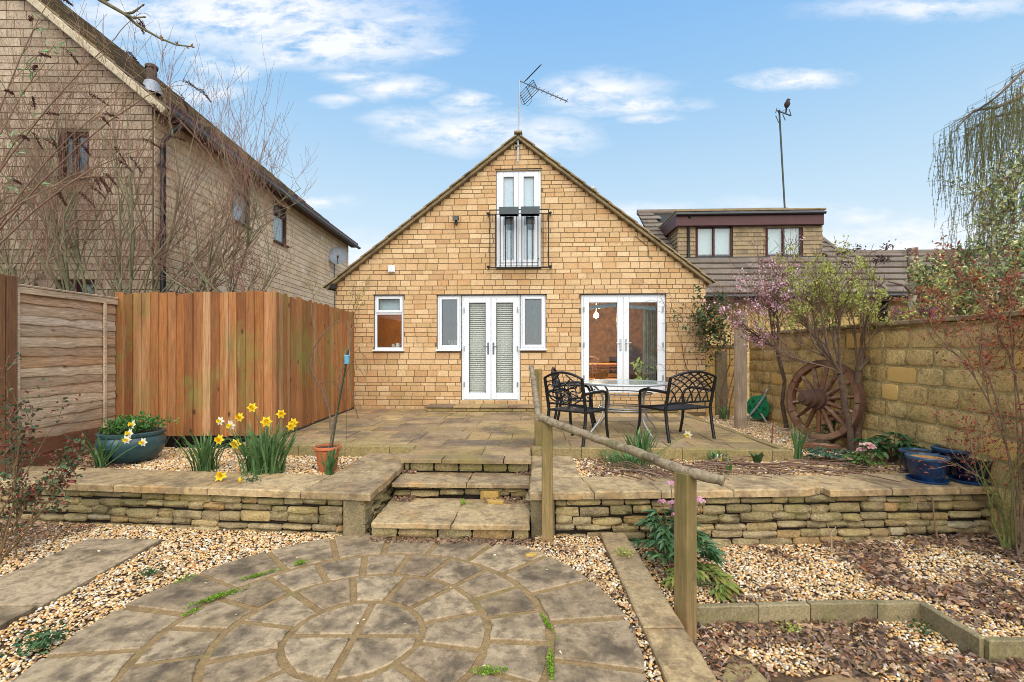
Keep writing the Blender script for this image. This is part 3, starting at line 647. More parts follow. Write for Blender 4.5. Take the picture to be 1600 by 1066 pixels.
def grid(p00, p10, p01, n, nm):
    m = MB(); p11 = p10 + p01 - p00
    for a, b in ((p00, p10), (p01, p11), (p00.lerp(p01, .5), p10.lerp(p11, .5))): m.tube([a, b], .008, 5)
    for k in range(n + 1): m.tube([p00.lerp(p10, k / n), p01.lerp(p11, k / n)], .006, 5)
    m.build(nm, mdk, t)
grid(A(812, 147), A(820, 163), A(833, 125, .25), 5, 'reflector_grid')
grid(A(819, 128), A(823, 125), A(842, 104, .3), 4, 'reflector_grid')
m = MB(); p = A(815, 160); m.tube([A(812, 150), A(816, 163), A(825, 165, .05), A(831, 158, .1), A(831, 150, .12)], .004, 5); m.build('cable', mt_gutter, t)
# step slabs at the two doors
for (pa, pb, lb, top) in ((664, 838, 'low mossy stone doorstep below the middle doors', .105), (893, 1062, 'low stone doorstep below the right hand glazed doors', .10)):
    xa, xb = W(pa, 640, Y=9.33).x, W(pb, 640, Y=9.33).x; t = thing('doorstep', ((xa + xb) / 2, 9.4, PZ), lb, 'doorstep')
    cs = courses(lambda z: xa + .03, lambda z: xb - .03, PZ, PZ + top - .035, [top - .035], (.25, .4), .012); vv = [block_mesh('stone', mt_kerb, .03, .1, .2, .02) for _ in range(3)]
    lay(t, 'stone', cs, (0, 9.37, 0), 0, vv, .02)
    m = MB(); m.bx(xa + .02, xb - .02, 9.372, HY - .02, PZ, PZ + top - .036); m.build('core', mt_joint, t)
    n = 4
    for k in range(n): m = MB(); m.bx(xa + (xb - xa) * k / n + .004, xa + (xb - xa) * (k + 1) / n - .004, 9.33, HY - .016, PZ + top - .035, PZ + top, .01, .003); m.build('slab', mt_flag, t)
# ================================================================ neighbouring house on the left
LF = Cw(-5.88, 17.47); LN = Cw(-5.655, 7.67); EVZ = 5.57       # far and near corner of its side wall
root = thing('house', (LN.x, LN.y, 0), 'tall pale stone house on the left with brown windows and a mossy tiled roof', 'house')
ud = (LF - LN); SLEN = ud.length; ud.normalize(); angS = math.atan2(ud.y, ud.x); gd = Vector((ud.y, -ud.x, 0)); angG = math.atan2(gd.y, gd.x)  # gd points right along the gable
TL = .84; GW = 7.0
def side_pt(u, z, out=0): return LN + ud * u + gd * out + Vector((0, 0, z))
def gab_pt(u, z, out=0): return LN + gd * u - ud * out + Vector((0, 0, z))
def side_u(px):
    xc = (px - 800) / F; dirv = Vector((xc * CT - ST, xc * ST + CT, 0)); n = gd
    k = LN.dot(n) / dirv.dot(n); return (dirv * k - LN).dot(ud), k
def gab_u(px):
    xc = (px - 800) / F; dirv = Vector((xc * CT - ST, xc * ST + CT, 0)); k = LN.dot(ud) / dirv.dot(ud); return (dirv * k - LN).dot(gd), k
zof = lambda py, d: EYE + (549 - py) / F * d
sw = []
for (pa, pb, ya, yb) in ((362.5, 390, 270, 343), (427, 447.5, 310, 375)):
    ua, da = side_u(pa); ub, db = side_u(pb); sw.append((ua, ub, zof(yb, da), zof(ya, da)))
ga_, gda = gab_u(91); gb_, gdb = gab_u(139); gwin = (ga_, gb_, zof(277, gda), zof(206, gda)); gwin2 = (gab_u(88)[0], gab_u(148)[0], .6, zof(438, gda))
mb = MB()
for poly in plane_holes(0, SLEN, 0, lambda u: EVZ - .05, [tuple(h) for h in sw]): mb.add([side_pt(u, z, -.003) for u, z in poly], [(0, 1, 2, 3)])
gz = lambda u: EVZ - u * TL + .01
for poly in plane_holes(-GW, 0, 0, gz, [gwin, gwin2]): mb.add([gab_pt(u, z, -.003) for u, z in poly], [(0, 1, 2, 3)])
e = LN - gd * GW
mb.add([LF, LF - gd * 14, LF - gd * 14 + Vector((0, 0, EVZ)), LF - gd * GW + Vector((0, 0, EVZ + GW * TL)), LF + Vector((0, 0, EVZ))], [(0, 1, 2, 3, 4)])
for (u0_, u1_, z0_, z1_) in sw:
    P4 = [(u0_, z0_), (u1_, z0_), (u1_, z1_), (u0_, z1_)]
    for i in range(4): a_, b_ = P4[i], P4[(i + 1) % 4]; mb.add([side_pt(*a_), side_pt(*b_), side_pt(*b_, -.25), side_pt(*a_, -.25)], [(0, 1, 2, 3)])
for (u0_, u1_, z0_, z1_) in (gwin, gwin2):
    P4 = [(u0_, z0_), (u1_, z0_), (u1_, z1_), (u0_, z1_)]
    for i in range(4): a_, b_ = P4[i], P4[(i + 1) % 4]; mb.add([gab_pt(*a_), gab_pt(*b_), gab_pt(*b_, -.25), gab_pt(*a_, -.25)], [(0, 1, 2, 3)])
lw = mb.build('wall', mt_lmortar, root)
lv = [block_mesh('stone_block', mt_lbrick, .010, .025, .07, .004) for _ in range(8)]
cS = courses(lambda z: .01, lambda z: SLEN, 1.6, EVZ - .05, [.10, .14, .12, .16], (.22, .42), .009, sw)
lay(lw, 'stone_block', cS, LN, angS, lv, .007, 170, key=lambda c: -(c[1] - c[0]) * (c[3] - c[2]) / (8 + c[0]) ** 2 * (1 if side_u(250)[0] < c[0] else .3), stuff='side_wall_blocks')
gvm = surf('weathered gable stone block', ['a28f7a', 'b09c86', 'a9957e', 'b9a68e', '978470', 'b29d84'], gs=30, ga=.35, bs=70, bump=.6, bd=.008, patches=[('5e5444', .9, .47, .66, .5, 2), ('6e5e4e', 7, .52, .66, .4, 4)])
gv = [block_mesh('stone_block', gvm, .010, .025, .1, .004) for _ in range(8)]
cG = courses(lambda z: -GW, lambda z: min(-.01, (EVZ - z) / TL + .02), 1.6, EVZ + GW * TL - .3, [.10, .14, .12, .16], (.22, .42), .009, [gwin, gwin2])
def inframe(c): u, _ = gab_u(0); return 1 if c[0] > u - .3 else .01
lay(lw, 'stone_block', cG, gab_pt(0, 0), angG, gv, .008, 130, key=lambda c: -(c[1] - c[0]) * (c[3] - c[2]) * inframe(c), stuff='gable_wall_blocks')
# roof in joined tiles (too oblique to tell apart)
mt_ltile = surf('mossy brown roof tile', ['6e6050', '7c6c58', '62564a', '887660', '7a6848'], gs=30, ga=.4, bs=60, bump=.7, patches=[('7b7434', 4, .52, .66, .7, 2), ('b0a27a', 30, .6, .68, .5, 5)])
m = MB(); nr = 26; sl_len = math.hypot(GW, GW * TL) + .35; an = math.atan(TL); step = sl_len / nr
sd_ = (-gd * math.cos(an) + Vector((0, 0, math.sin(an)))); nn = (gd * math.sin(an) + Vector((0, 0, math.cos(an))))
eave = LN + gd * .30 + Vector((0, 0, EVZ - .30 * TL + .06))
Rr = Matrix((ud, sd_, nn)).transposed()
for i in range(nr):
    nt_ = 30
    for k in range(nt_):
        w_ = (SLEN + .35) / nt_; m.rnd = random.random()
        c_ = eave + sd_ * (step * (i + .5)) + ud * (-.15 + w_ * (k + .5)) + nn * (.045 + random.uniform(-.006, .01))
        m.box(c_, (w_ - .008, step + .06, .028), Rr @ Matrix.Rotation(-.06, 3, 'X'))
o = m.build('roof_tiles', mt_ltile, root); o['kind'] = 'stuff'
m = MB(); m.add([eave + ud * -.13, eave + ud * (SLEN + .18), eave + ud * (SLEN + .18) + sd_ * sl_len, eave + ud * -.13 + sd_ * sl_len], [(0, 1, 2, 3)]); m.build('roof_felt', mt_seal, root)
m = MB(); p0 = eave - ud * .12 - nn * .03; m.bar(p0, p0 + sd_ * sl_len, .13, .11, .01, up=nn); m.build('verge_mortar', surf('pale verge mortar', ['b2a48a'], gs=20, ga=.3), root)
m = MB(); m.bar(side_pt(-.1, EVZ - .17, .2), side_pt(SLEN + .1, EVZ - .17, .2), .24, .02); m.bar(side_pt(-.12, EVZ - .11, .31), side_pt(SLEN + .12, EVZ - .11, .31), .02, .15); m.build('soffit', mt_brown, root)
# half round gutter
m = MB(); ga0, ga1 = side_pt(-.14, EVZ - .17, .35), side_pt(SLEN + .14, EVZ - .17, .35); nseg = 8; vs = []
for p in (ga0, ga1):
    for k in range(nseg + 1): a = math.pi * k / nseg; vs.append(p + gd * math.cos(a) * .062 - Vector((0, 0, math.sin(a) * .062)))
for p in (ga0, ga1):
    for k in range(nseg + 1): a = math.pi * k / nseg; vs.append(p + gd * math.cos(a) * .056 - Vector((0, 0, math.sin(a) * .056 - .003)))
n1 = nseg + 1
m.add(vs, [(k, k + 1, n1 + k + 1, n1 + k) for k in range(nseg)] + [(2 * n1 + k, 2 * n1 + k + 1, 3 * n1 + k + 1, 3 * n1 + k) for k in range(nseg)]); m.build('gutter', mt_ggut, root, True)
for k in range(9): m = MB(); p = side_pt(.3 + k * 1.15, EVZ - .15, .35); m.box(p, (.1, .02, .09), Rz(angS)); m.build('gutter_bracket', mt_gutter, root)
u_, d_ = side_u(250); m = MB(); q = side_pt(.12, 0, .06)
m.tube([side_pt(.12, EVZ - .17, .38), side_pt(.12, EVZ - .3, .36), side_pt(.12, EVZ - .55, .07), side_pt(.12, 1.2, .07)], .042, 10); m.build('downpipe', mt_gutter, root, True)
for z in (4.6, 3.5, 2.5): m = MB(); m.box(side_pt(.12, z, .05), (.13, .1, .05), Rz(angS), .008); m.build('pipe_collar', mt_gutter, root)
def bwin(par, corner, u, out, ang, w_, h_, topfrac, pm, vert=False):
    """brown casement; corner = outer left bottom point"""
    R = Rz(ang); wn_ = thing('window', corner); wn_.parent = par; wn_.location = Vector(corner) - org(par); wn_.rotation_euler = (0, 0, ang)
    m = MB(); frame(m, 0, w_, 0, h_, .02, .05, .06, bev=.004)
    if topfrac: m.bx(.05, w_ - .05, .021, .079, h_ * (1 - topfrac) - .025, h_ * (1 - topfrac) + .025, .004)
    if vert: m.bx(w_ * .5 - .03, w_ * .5 + .03, .021, .079, .05, h_ - .05, .004)
    m.build('window_frame', mt_brown, wn_, local=True)
    m = MB(); 
    if topfrac: frame(m, .03, w_ - .03, h_ * (1 - topfrac) + .005, h_ - .03, .0, .04, .05, bev=.004)
    elif vert: frame(m, .03, w_ * .5 + .02, .03, h_ - .03, .0, .045, .05, bev=.004)
    m.build('sash', mt_brown, wn_, local=True)
    if topfrac:
        for (z0_, z1_) in ((.06, h_ * (1 - topfrac) - .03), (h_ * (1 - topfrac) + .05, h_ - .075)): m = MB(); m.bx(.06, w_ - .06, .045, .052, z0_, z1_); m.build('pane', mt_glass, wn_, local=True)
    else:
        for (x0_, x1_) in ((.07, w_ * .5 - .03), (w_ * .5 + .03, w_ - .055)): m = MB(); m.bx(x0_, x1_, .045, .052, .06, h_ - .07); m.build('pane', mt_glass, wn_, local=True)
    m = MB(); m.bx(.055, w_ - .055, .11, .115, .05, h_ - .05); m.build('net_curtain', pm, wn_, local=True)
    m = MB(); m.bx(-.03, w_ + .03, -.07, .03, -.04, -.002, .006); m.build('sill', mt_brown, wn_, local=True)
    return wn_
net = surf('pale net curtain', ['c3c8cc'], gs=20, ga=.1, bump=0); netg = surf('dim grey net', ['7d8890'], gs=12, ga=.3, bump=0)
for h in sw: bwin(root, side_pt(h[0], h[2]), 0, 0, angS, h[1] - h[0], h[3] - h[2], .33, net)
bwin(root, gab_pt(gwin[0], gwin[2]), 0, 0, angG, gwin[1] - gwin[0], gwin[3] - gwin[2], 0, netg, True)
bwin(root, gab_pt(gwin2[0], gwin2[2]), 0, 0, angG, gwin2[1] - gwin2[0], gwin2[3] - gwin2[2], 0, mi_gr, True)
# flue with lead flashing near the verge
p = eave + sd_ * .15 + ud * .25; fl = W(237, 133, d=7.9); m = MB(); m.tube([fl - Vector((0, 0, .15)), fl + Vector((0, 0, .26))], .075, 12); m.lathe([(.09, 0), (.095, .04), (.06, .07), (0, .07)], fl + Vector((0, 0, .26)), 12); m.build('flue', surf('grey brown flue', ['54463c'], gs=20, ga=.3), root, True)
m = MB(); m.lathe([(.17, -.16), (.1, .04), (.08, .06)], fl, 12); m.build('flashing', mt_lead, root, True)
# satellite dish on the far end of that side wall
us, ds = side_u(520); t = thing('satellite_dish', side_pt(us, zof(400, ds)), 'grey satellite dish fixed at the far end of the left house wall', 'satellite dish')
c0 = W(528, 400, d=ds - .25); look = Vector((.35, -.9, .32)).normalized(); a_, b_ = frame_of(look); RD = Matrix((a_, b_, look)).transposed()
m = MB(); m.lathe([(0, -.06), (.12, -.045), (.22, -.015), (.30, .03), (.305, .035), (.30, .028)], c0, 24, RD); m.build('dish', mt_lead, t, True)
m = MB(); m.tube([c0 + RD @ Vector((0, -.28, .02)), c0 + RD @ Vector((0, -.22, .3))], .014, 6); m.box(c0 + RD @ Vector((0, -.2, .32)), (.06, .06, .09), RD, .01); m.build('feed_arm', mt_gutter, t)
m = MB(); m.tube([c0 - look * .06, side_pt(us + .1, c0.z, .12), side_pt(us + .1, c0.z - .05, 0)], .022, 7); m.build('wall_bracket', mt_gutter, t)
m = MB(); m.tube([side_pt(us + .1, c0.z - .2, .02), side_pt(us + .12, 1.5, .02)], .008, 5); m.build('cable', mt_gutter, t)
# ================================================================ right neighbour: low roof and tile hung dormer
root = thing('house', (5.5, 12.3, 0), 'low brown tiled house behind on the right with a tile hung flat roofed dormer', 'house')
ex0, ex1, EY, EZ2, TS = 3.42, 14.5, 11.9, 3.0, .7
m = MB(); m.bx(3.5, 14.4, 12.28, 12.5, 0, 3.05); lw2 = m.build('wall', mt_bmort, root)
bl2 = [block_mesh('wall_block', mt_block, .03, .06, .3, .01) for _ in range(4)]
lay(lw2, 'wall_block', courses(lambda z: 3.52, lambda z: 11.5, 1.2, 3.0, [.2, .22], (.35, .5), .014), (0, 12.28, 0), 0, bl2, .015, 170, key=lambda c: -c[2])
m = MB(); m.add([(ex0, EY, EZ2), (8.3, EY, EZ2), (8.3, 16.6, EZ2 + 4.7 * TS), (ex0, 16.6, EZ2 + 4.7 * TS)], [(0, 1, 2, 3)]); m.add([(8.3, EY, EZ2), (ex1, EY, EZ2), (ex1, 13.75, EZ2 + 1.85 * TS), (8.3, 13.75, EZ2 + 1.85 * TS)], [(0, 1, 2, 3)])
m.add([(8.3, EY, EZ2), (8.3, 16.6, EZ2 + 4.7 * TS), (8.3, 16.6, 0), (8.3, EY, 0)], [(0, 1, 2, 3)]); m.build('roof_felt', mt_seal, root)
tl_m = [MB().box((0, 0, 0), (1, 1, 1), None, 0).mesh('roof_tile', mt_tile) for _ in range(1)]
at = math.atan(TS); pitch = math.hypot(4.7, 4.7 * TS); nrow = 17; st_ = pitch / nrow; cnt = 0; rest = MB()
for i in range(nrow):
    lowmax = st_ * (i + .5) * math.cos(at) < 1.85
    k = 0; x = ex0 + (.17 if i % 2 else 0) - .17
    while x < (ex1 if lowmax else 8.3):
        xa, xb = max(x, ex0), min(x + .33, ex1 if lowmax else 8.3); s_ = st_ * (i + .5)
        y_, z_ = EY + s_ * math.cos(at) - .04, EZ2 + s_ * math.sin(at) + .035
        vis = lowmax or (y_ < 16.7 and (x < 4.6 or x > 7.4))
        if xb - xa > .05 and vis and not (4.06 < (xa + xb) / 2 < 7.72 and y_ > 13.40):
            if cnt < 260 and x < 12.5 and (lowmax):
                ob = bpy.data.objects.new('roof_tile', tl_m[0]); COL.objects.link(ob); ob.parent = root; ob.location = Vector(((xa + xb) / 2, y_ + random.uniform(-.004, .004), z_)) - org(root)
                ob.rotation_euler = (at - .14, random.uniform(-.006, .006), 0); ob.scale = (xb - xa - .005, st_ + .05, .034); cnt += 1
            else: rest.rnd = random.random(); rest.box(((xa + xb) / 2, y_, z_), (xb - xa - .005, st_ + .05, .034), Matrix.Rotation(at - .14, 3, 'X'))
        x += .33
o = rest.build('roof_tiles', mt_tile, root); o['kind'] = 'stuff'
m = MB(); m.tube([(ex0, 16.6, EZ2 + 4.7 * TS + .04), (8.35, 16.6, EZ2 + 4.7 * TS + .04)], .10, 8); m.build('ridge_tile', mt_tile, root, True)
m = MB(); m.tube([(8.3, 13.75, EZ2 + 1.85 * TS + .03), (ex1, 13.75, EZ2 + 1.85 * TS + .03)], .09, 8); m.build('ridge_tile', mt_tile, root, True)
m = MB(); m.bar((8.32, EY, EZ2 + .07), (8.32, 16.6, EZ2 + 4.7 * TS + .07), .1, .08, .01); m.build('verge_board', mt_tile, root)
m = MB(); m.bar(W(1466, 407, Y=13.72) + Vector((0, 0, -.02)), Vector((W(1444, 458, Y=12.2).x, 12.15, EZ2 + .25 * TS + .06)), .26, .012); m.build('lead_valley', mt_lead, root)
m = MB(); m.tube([(ex0, EY - .05, EZ2 - .04), (ex1, EY - .05, EZ2 - .04)], .06, 8); m.build('gutter', mt_gutter, root, True)
m = MB(); m.bx(ex0, ex1, EY, EY + .02, EZ2 - .16, EZ2 - .0); m.build('fascia', mt_brown, root)
m = MB(); m.tube([(3.62, EY - .03, EZ2 - .08), (3.62, EY + .1, EZ2 - .3), (3.62, 12.2, EZ2 - .5), (3.62, 12.2, .5)], .035, 8); m.build('downpipe', mt_ggut, root, True)
# dormer
DX0, DX1, DY = 3.98, 7.80, 13.75; DZ0 = 4.215; DZ1 = 5.42
dm = thing('dormer', (6, DY, DZ0)); dm.parent = root; dm.location = Vector((6, DY, DZ0)) - org(root)
def rD(a, b, c, d): p = W(a, d, Y=DY); q = W(b, c, Y=DY); return (p.x, q.x, p.z, q.z)
dws = [rD(1086, 1144, 352, 408), rD(1195, 1253, 352, 408)]
m = MB()
for poly in plane_holes(DX0, DX1, DZ0 - .1, lambda x: DZ1, dws): m.add([(x, DY, z) for x, z in poly], [(0, 1, 2, 3)])
m.add([(DX0, DY, DZ0 - .1), (DX0, 16.4, DZ0 - .1), (DX0, 16.4, DZ1), (DX0, DY, DZ1)], [(0, 1, 2, 3)]); m.add([(DX1, DY, DZ0 - .1), (DX1, 16.4, DZ0 - .1), (DX1, 16.4, DZ1), (DX1, DY, DZ1)], [(0, 1, 2, 3)]); m.build('dormer_wall', mt_seal, dm)
m = MB(); z = DZ0 + .02; hh = .118
i = 0
while z < DZ1 - .1:
    for (ax, fixed) in (('f', DY), ('l', DX0), ('r', DX1)):
        x = (DX0 - .03 if ax == 'f' else DY - .03) - (.08 if i % 2 else 0); end = DX1 + .03 if ax == 'f' else 16.3
        while x < end:
            xa, xb = max(x, DX0 - .03 if ax == 'f' else DY - .03), min(x + .165, end); zt_ = z + hh; ok = xb - xa > .02
            if ax == 'f':
                for h in dws:
                    if h[2] - .05 < z + hh / 2 < h[3] and xb > h[0] and xa < h[1]:
                        if xa < h[0]: xb = h[0] - .004
                        elif xb > h[1]: xa = h[1] + .004
                        else: ok = False
                        if xb - xa < .015: ok = False
            elif z < EZ2 + (xa - EY) * TS - .1: ok = False
            if ok:
                m.rnd = random.random(); R = Matrix.Rotation(-.16, 3, 'X')
                if ax == 'f': m.box(((xa + xb) / 2, DY - .035, z + hh / 2), (xb - xa - .004, .016, hh + .03), R)
                elif ax == 'l': m.box((DX0 - .035, (xa + xb) / 2, z + hh / 2), (xb - xa - .004, .016, hh + .03), Rz(-math.pi / 2) @ R)
                else: m.box((DX1 + .035, (xa + xb) / 2, z + hh / 2), (xb - xa - .004, .016, hh + .03), Rz(math.pi / 2) @ R)
            x += .165
    z += hh; i += 1
o = m.build('tile_hanging', mt_hung, dm); o['kind'] = 'stuff'
for h in dws: 
    wd_ = bwin(dm, Vector((h[0], DY - .03, h[2])), 0, 0, 0, h[1] - h[0], h[3] - h[2], 0, net, True)
    # bwin parents to dm; its meshes are one level deeper than parts allow, so hang the window on the house
    wp = org(wd_); wd_.parent = root; wd_.location = wp - org(root)
m = MB(); m.bx(3.85, 7.80, 13.54, 16.35, 5.43, 5.48, .01); m.build('flat_roof', mt_lead, dm)
m = MB(); m.bx(3.82, 7.83, 13.50, 13.59, 5.47, 5.52, .01); m.bx(3.82, 3.90, 13.592, 16.3, 5.47, 5.52, .01); m.build('roof_edge', mt_tilew, dm)
m = MB(); m.bx(3.88, 7.77, 13.57, 13.595, 5.10, 5.428); m.bx(3.85, 3.878, 13.57, 16.3, 5.08, 5.428); m.bx(7.772, 7.80, 13.57, 16.3, 5.08, 5.428); m.bx(3.88, 7.77, 13.596, 13.70, 5.09, 5.11)
m.build('fascia', surf('dark plum fascia', ['4a2a2a', '523030'], rough=.5, gs=5, ga=.15, bump=.1), dm)
m = MB(); m.tube([(3.84, 13.52, 5.40), (7.82, 13.52, 5.40)], .042, 8); m.tube([(W(1077, 380, Y=13.6).x, 13.52, 5.38), (W(1077, 380, Y=13.6).x, 13.68, 5.2), (W(1077, 380, Y=13.6).x, 13.66, DZ0)], .036, 8); m.build('gutter', mt_gutter, dm, True)
m = MB(); m.bx(4.0, 7.78, DY - .09, DY - .03, DZ0 - .16, DZ0 + .0, .01); m.bx(4.0, 7.78, DY - .36, DY - .08, DZ0 - .17, DZ0 - .12, .01); m.build('lead_apron', mt_lead, dm)
# second aerial on the flat roof, leaning a little
b0 = W(1227.5, 332, Y=15.2); tp = W(1217.5, 172, Y=15.2)
t = thing('tv_aerial', b0, 'tall thin leaning aerial mast above the dormer', 'aerial')
m = MB(); m.tube([(b0.x, b0.y, 5.55), tp], .026, 6); m.build('mast', surf('dull green grey mast', ['4c4f48'], gs=20, ga=.3), t)
K = lambda px, py, dy=0: W(px, py, Y=15.2 - dy)
m = MB(); m.tube([K(1214, 173), K(1236, 181, .3)], .022, 5); m.build('boom', mdk, t)
for (p_, q_) in (((1214, 169), (1212, 176)), ((1212, 181), (1217, 192)), ((1223, 179), (1227, 188)), ((1233, 171), (1236, 180)), ((1216, 176), (1219, 172))): m = MB(); m.tube([K(*p_), K(*q_, .1)], .013, 5); m.build('element', mdk, t)
c_ = K(1230, 163); t2 = thing('bird', c_ - Vector((0, 0, .12)), 'small dark bird perched above the thin leaning aerial', 'bird')
bm_ = surf('dark brown feathers', ['3a2c28'], gs=30, ga=.4)
m = MB(); m.lathe([(0, -.14), (.03, -.12), (.075, -.05), (.085, .02), (.06, .075), (.045, .095), (.052, .125), (.035, .16), (0, .17)], c_, 12, Matrix.Rotation(.2, 3, 'Y')); m.build('body', bm_, t2, True)
m = MB(); m.add([c_ + Vector((-.03, .02, -.1)), c_ + Vector((.02, .02, -.1)), c_ + Vector((.01, .06, -.24)), c_ + Vector((-.04, .06, -.24)), c_ + Vector((0, .03, -.1))], [(0, 1, 2, 3), (0, 4, 3), (4, 1, 2)]); m.build('tail', bm_, t2)
m = MB(); m.lathe([(.014, 0), (0, .05)], c_ + Vector((.06, -.02, .13)), 6, Matrix.Rotation(1.5, 3, 'Y')); m.build('beak', mt_seal, t2)
m = MB(); m.tube([c_ + Vector((0, 0, -.12)), K(1221, 175)], .006, 4); m.build('perch_wire', mdk, t)
# ================================================================ fences
def board_mesh(w_, h_, th):
    m = MB(); n = 7; vs = []
    for i in range(n + 1):
        z = h_ * i / n; o1 = random.uniform(-.002, .002); yb = random.uniform(-.003, .003)
        for (x, y) in ((0, -.006), (w_, -th), (w_, 0), (0, 0)): vs.append((x + (o1 if 0 < i < n else 0), y + (yb if 0 < i < n else 0), z))
    fs = [(i * 4 + k, i * 4 + (k + 1) % 4, (i + 1) * 4 + (k + 1) % 4, (i + 1) * 4 + k) for i in range(n) for k in range(4)] + [(n * 4, n * 4 + 1, n * 4 + 2, n * 4 + 3)]
    m.add(vs, fs); return m.mesh('board', mt_fence)
FX0, FX1, FY = -5.62, -3.47, 6.24; FT, FB = 2.43, .53
bms = [board_mesh(.135, 1.9, .022) for _ in range(5)]
t = thing('fence', (FX0, FY, .4), 'upright orange stained board fence facing the garden between the grey panel and the corner', 'fence')
x = FX0 + .005; nb = 18
for i in range(nb):
    ob = link('board', random.choice(bms), t, (FX0 + (FX1 - FX0) * i / nb, FY + random.uniform(-.004, .004), FB + random.uniform(-.01, .01)))
    ob.scale = ((FX1 - FX0) / nb / .120, 1, (FT - FB + random.uniform(-.012, .012)) / 1.9); ob.rotation_euler = (0, random.uniform(-.004, .004), 0)
for z in (.75, 1.45, 2.2): m = MB(); m.bx(FX0, FX1, FY + .005, FY + .06, z, z + .07, .005); m.build('rail', mt_gboard, t)
m = MB(); m.bx(FX1 - .0, FX1 + .07, FY - .02, FY + .06, .35, FT + .005, .008); m.build('post', mt_fence, t)
m = MB(); m.bx(FX0 + .02, -5.0, FY + .0, FY + .03, .3, .5, .003); m.build('gravel_board', mt_gboard, t)
t = thing('fence', (-3.45, 8.0, .4), 'receding orange board fence running back to the house wall', 'fence')
nb = 31; Y0, Y1 = FY + .08, 9.78
for i in range(nb):
    ob = link('board', random.choice(bms), t, (-3.47 - .25 * i / nb + random.uniform(-.008, .008), Y0 + (Y1 - Y0) * i / nb, PZ + .03 + random.uniform(-.01, .01)))
    ob.rotation_euler = (0, 0, math.pi / 2 + .07 + random.uniform(.10, .17)); ob.scale = ((Y1 - Y0) / nb / .125, 1.25, (FT - PZ - .02 + random.uniform(-.015, .015)) / 1.9)
for z in (.75, 1.45, 2.2): m = MB(); m.bar((-3.51, Y0, z), (-3.76, Y1, z), .05, .07, .005); m.build('rail', mt_gboard, t)
m = MB(); m.bar((-3.475, Y0, PZ), (-3.725, Y1, PZ), .04, .05, .003); m.build('gravel_board', mt_seal, t)
# waney edge panel on the left
P0, P1 = W(30, 600, X=-5.60), W(176, 600, X=-5.62); p0 = Vector((-5.52, 4.86, 0)); p1 = Vector((-5.62, 6.22, 0)); dv = (p1 - p0); LW = dv.length; dv.normalize(); aw = math.atan2(dv.y, dv.x); ow = Vector((dv.y, -dv.x, 0))
t = thing('fence', (p0.x, p0.y, .4), 'weathered grey and orange waney edged fence panel of overlapping wavy boards', 'fence panel')
RW = Rz(aw); n = 14; zt, zb = 2.33, .68
for i in range(n):
    m = MB(); z0 = zb + (zt - .06 - zb) * i / n; hgt = (zt - zb) / n + .05; seg = 14; vs = []
    kx = .42 + random.uniform(-.05, .08); amp = random.uniform(.005, .016); ph = random.uniform(0, 6)
    for s_ in range(seg + 1):
        u = LW * s_ / seg; kn = math.exp(-((u / LW - kx) / .06) ** 2)
        zz = z0 + amp * math.sin(u * 3.1 + ph) + .35 * amp * math.sin(u * 9 + ph) + .018 * kn * (1 if i % 3 else -1)
        out = .018 + .010 * kn + .004 * math.sin(u * 5 + ph)
        for (yy, z_) in ((out + .004, zz), (out + .010, zz + .012), (.004, zz + hgt), (-.012, zz + hgt), (.0, zz)): q = p0 + dv * u + ow * yy; vs.append((q.x, q.y, z_))
    fs = [(k * 5 + j, k * 5 + (j + 1) % 5, (k + 1) * 5 + (j + 1) % 5, (k + 1) * 5 + j) for k in range(seg) for j in range(5)] + [(0, 1, 2, 3, 4), tuple(seg * 5 + j for j in range(5))[::-1]]
    m.add(vs, fs); m.build('wavy_board', mt_waney, t, True)
def wbar(u0_, u1_, z0_, z1_, o0, o1, nm, mat=None):
    m = MB(); c_ = p0 + dv * (u0_ + u1_) / 2 + ow * (o0 + o1) / 2; m.box((c_.x, c_.y, (z0_ + z1_) / 2), (u1_ - u0_, o1 - o0, z1_ - z0_), RW, .004, .002); m.build(nm, mat or mt_waney, t)
wbar(-.0, .045, zb - .02, zt - .02, .03, .055, 'batten'); wbar(LW - .22, LW - .18, zb - .02, zt - .06, .03, .055, 'batten'); wbar(-.01, LW + .01, zt - .06, zt + .01, .03, .052, 'batten'); wbar(-.02, LW + .02, zt + .011, zt + .035, -.02, .06, 'capping_rail'); wbar(0, .04, zb, zt, -.04, -.02, 'batten')
wbar(-.02, LW + .02, .50, .68, .0, .03, 'gravel_board', mt_gboard); wbar(-.02, LW + .02, .30, .497, .0, .028, 'gravel_board', mt_gboard)
for k, u in enumerate((-.075, -.2)):
    q = p0 + dv * u + ow * .03; t = thing('timber_post', (q.x, q.y, .2), ['thick brown fence post at the left end of the wavy boarded panel', 'brown board edged post at the far left edge of the photo'][k], 'fence post')
    m = MB(); m.box((q.x, q.y, (2.44 - k * .0 + .2) / 2), (.115, .115, 2.24), RW, .006, .003); m.build('shaft', wood('brown post wood', ['7f5a3c', '74513a'], 'z', ga=.4, patches=[('5e4a30', 1.5, .5, .7, .6, 2), ('a08a6a', 1.5, .56, .7, .4, 6)]), t)
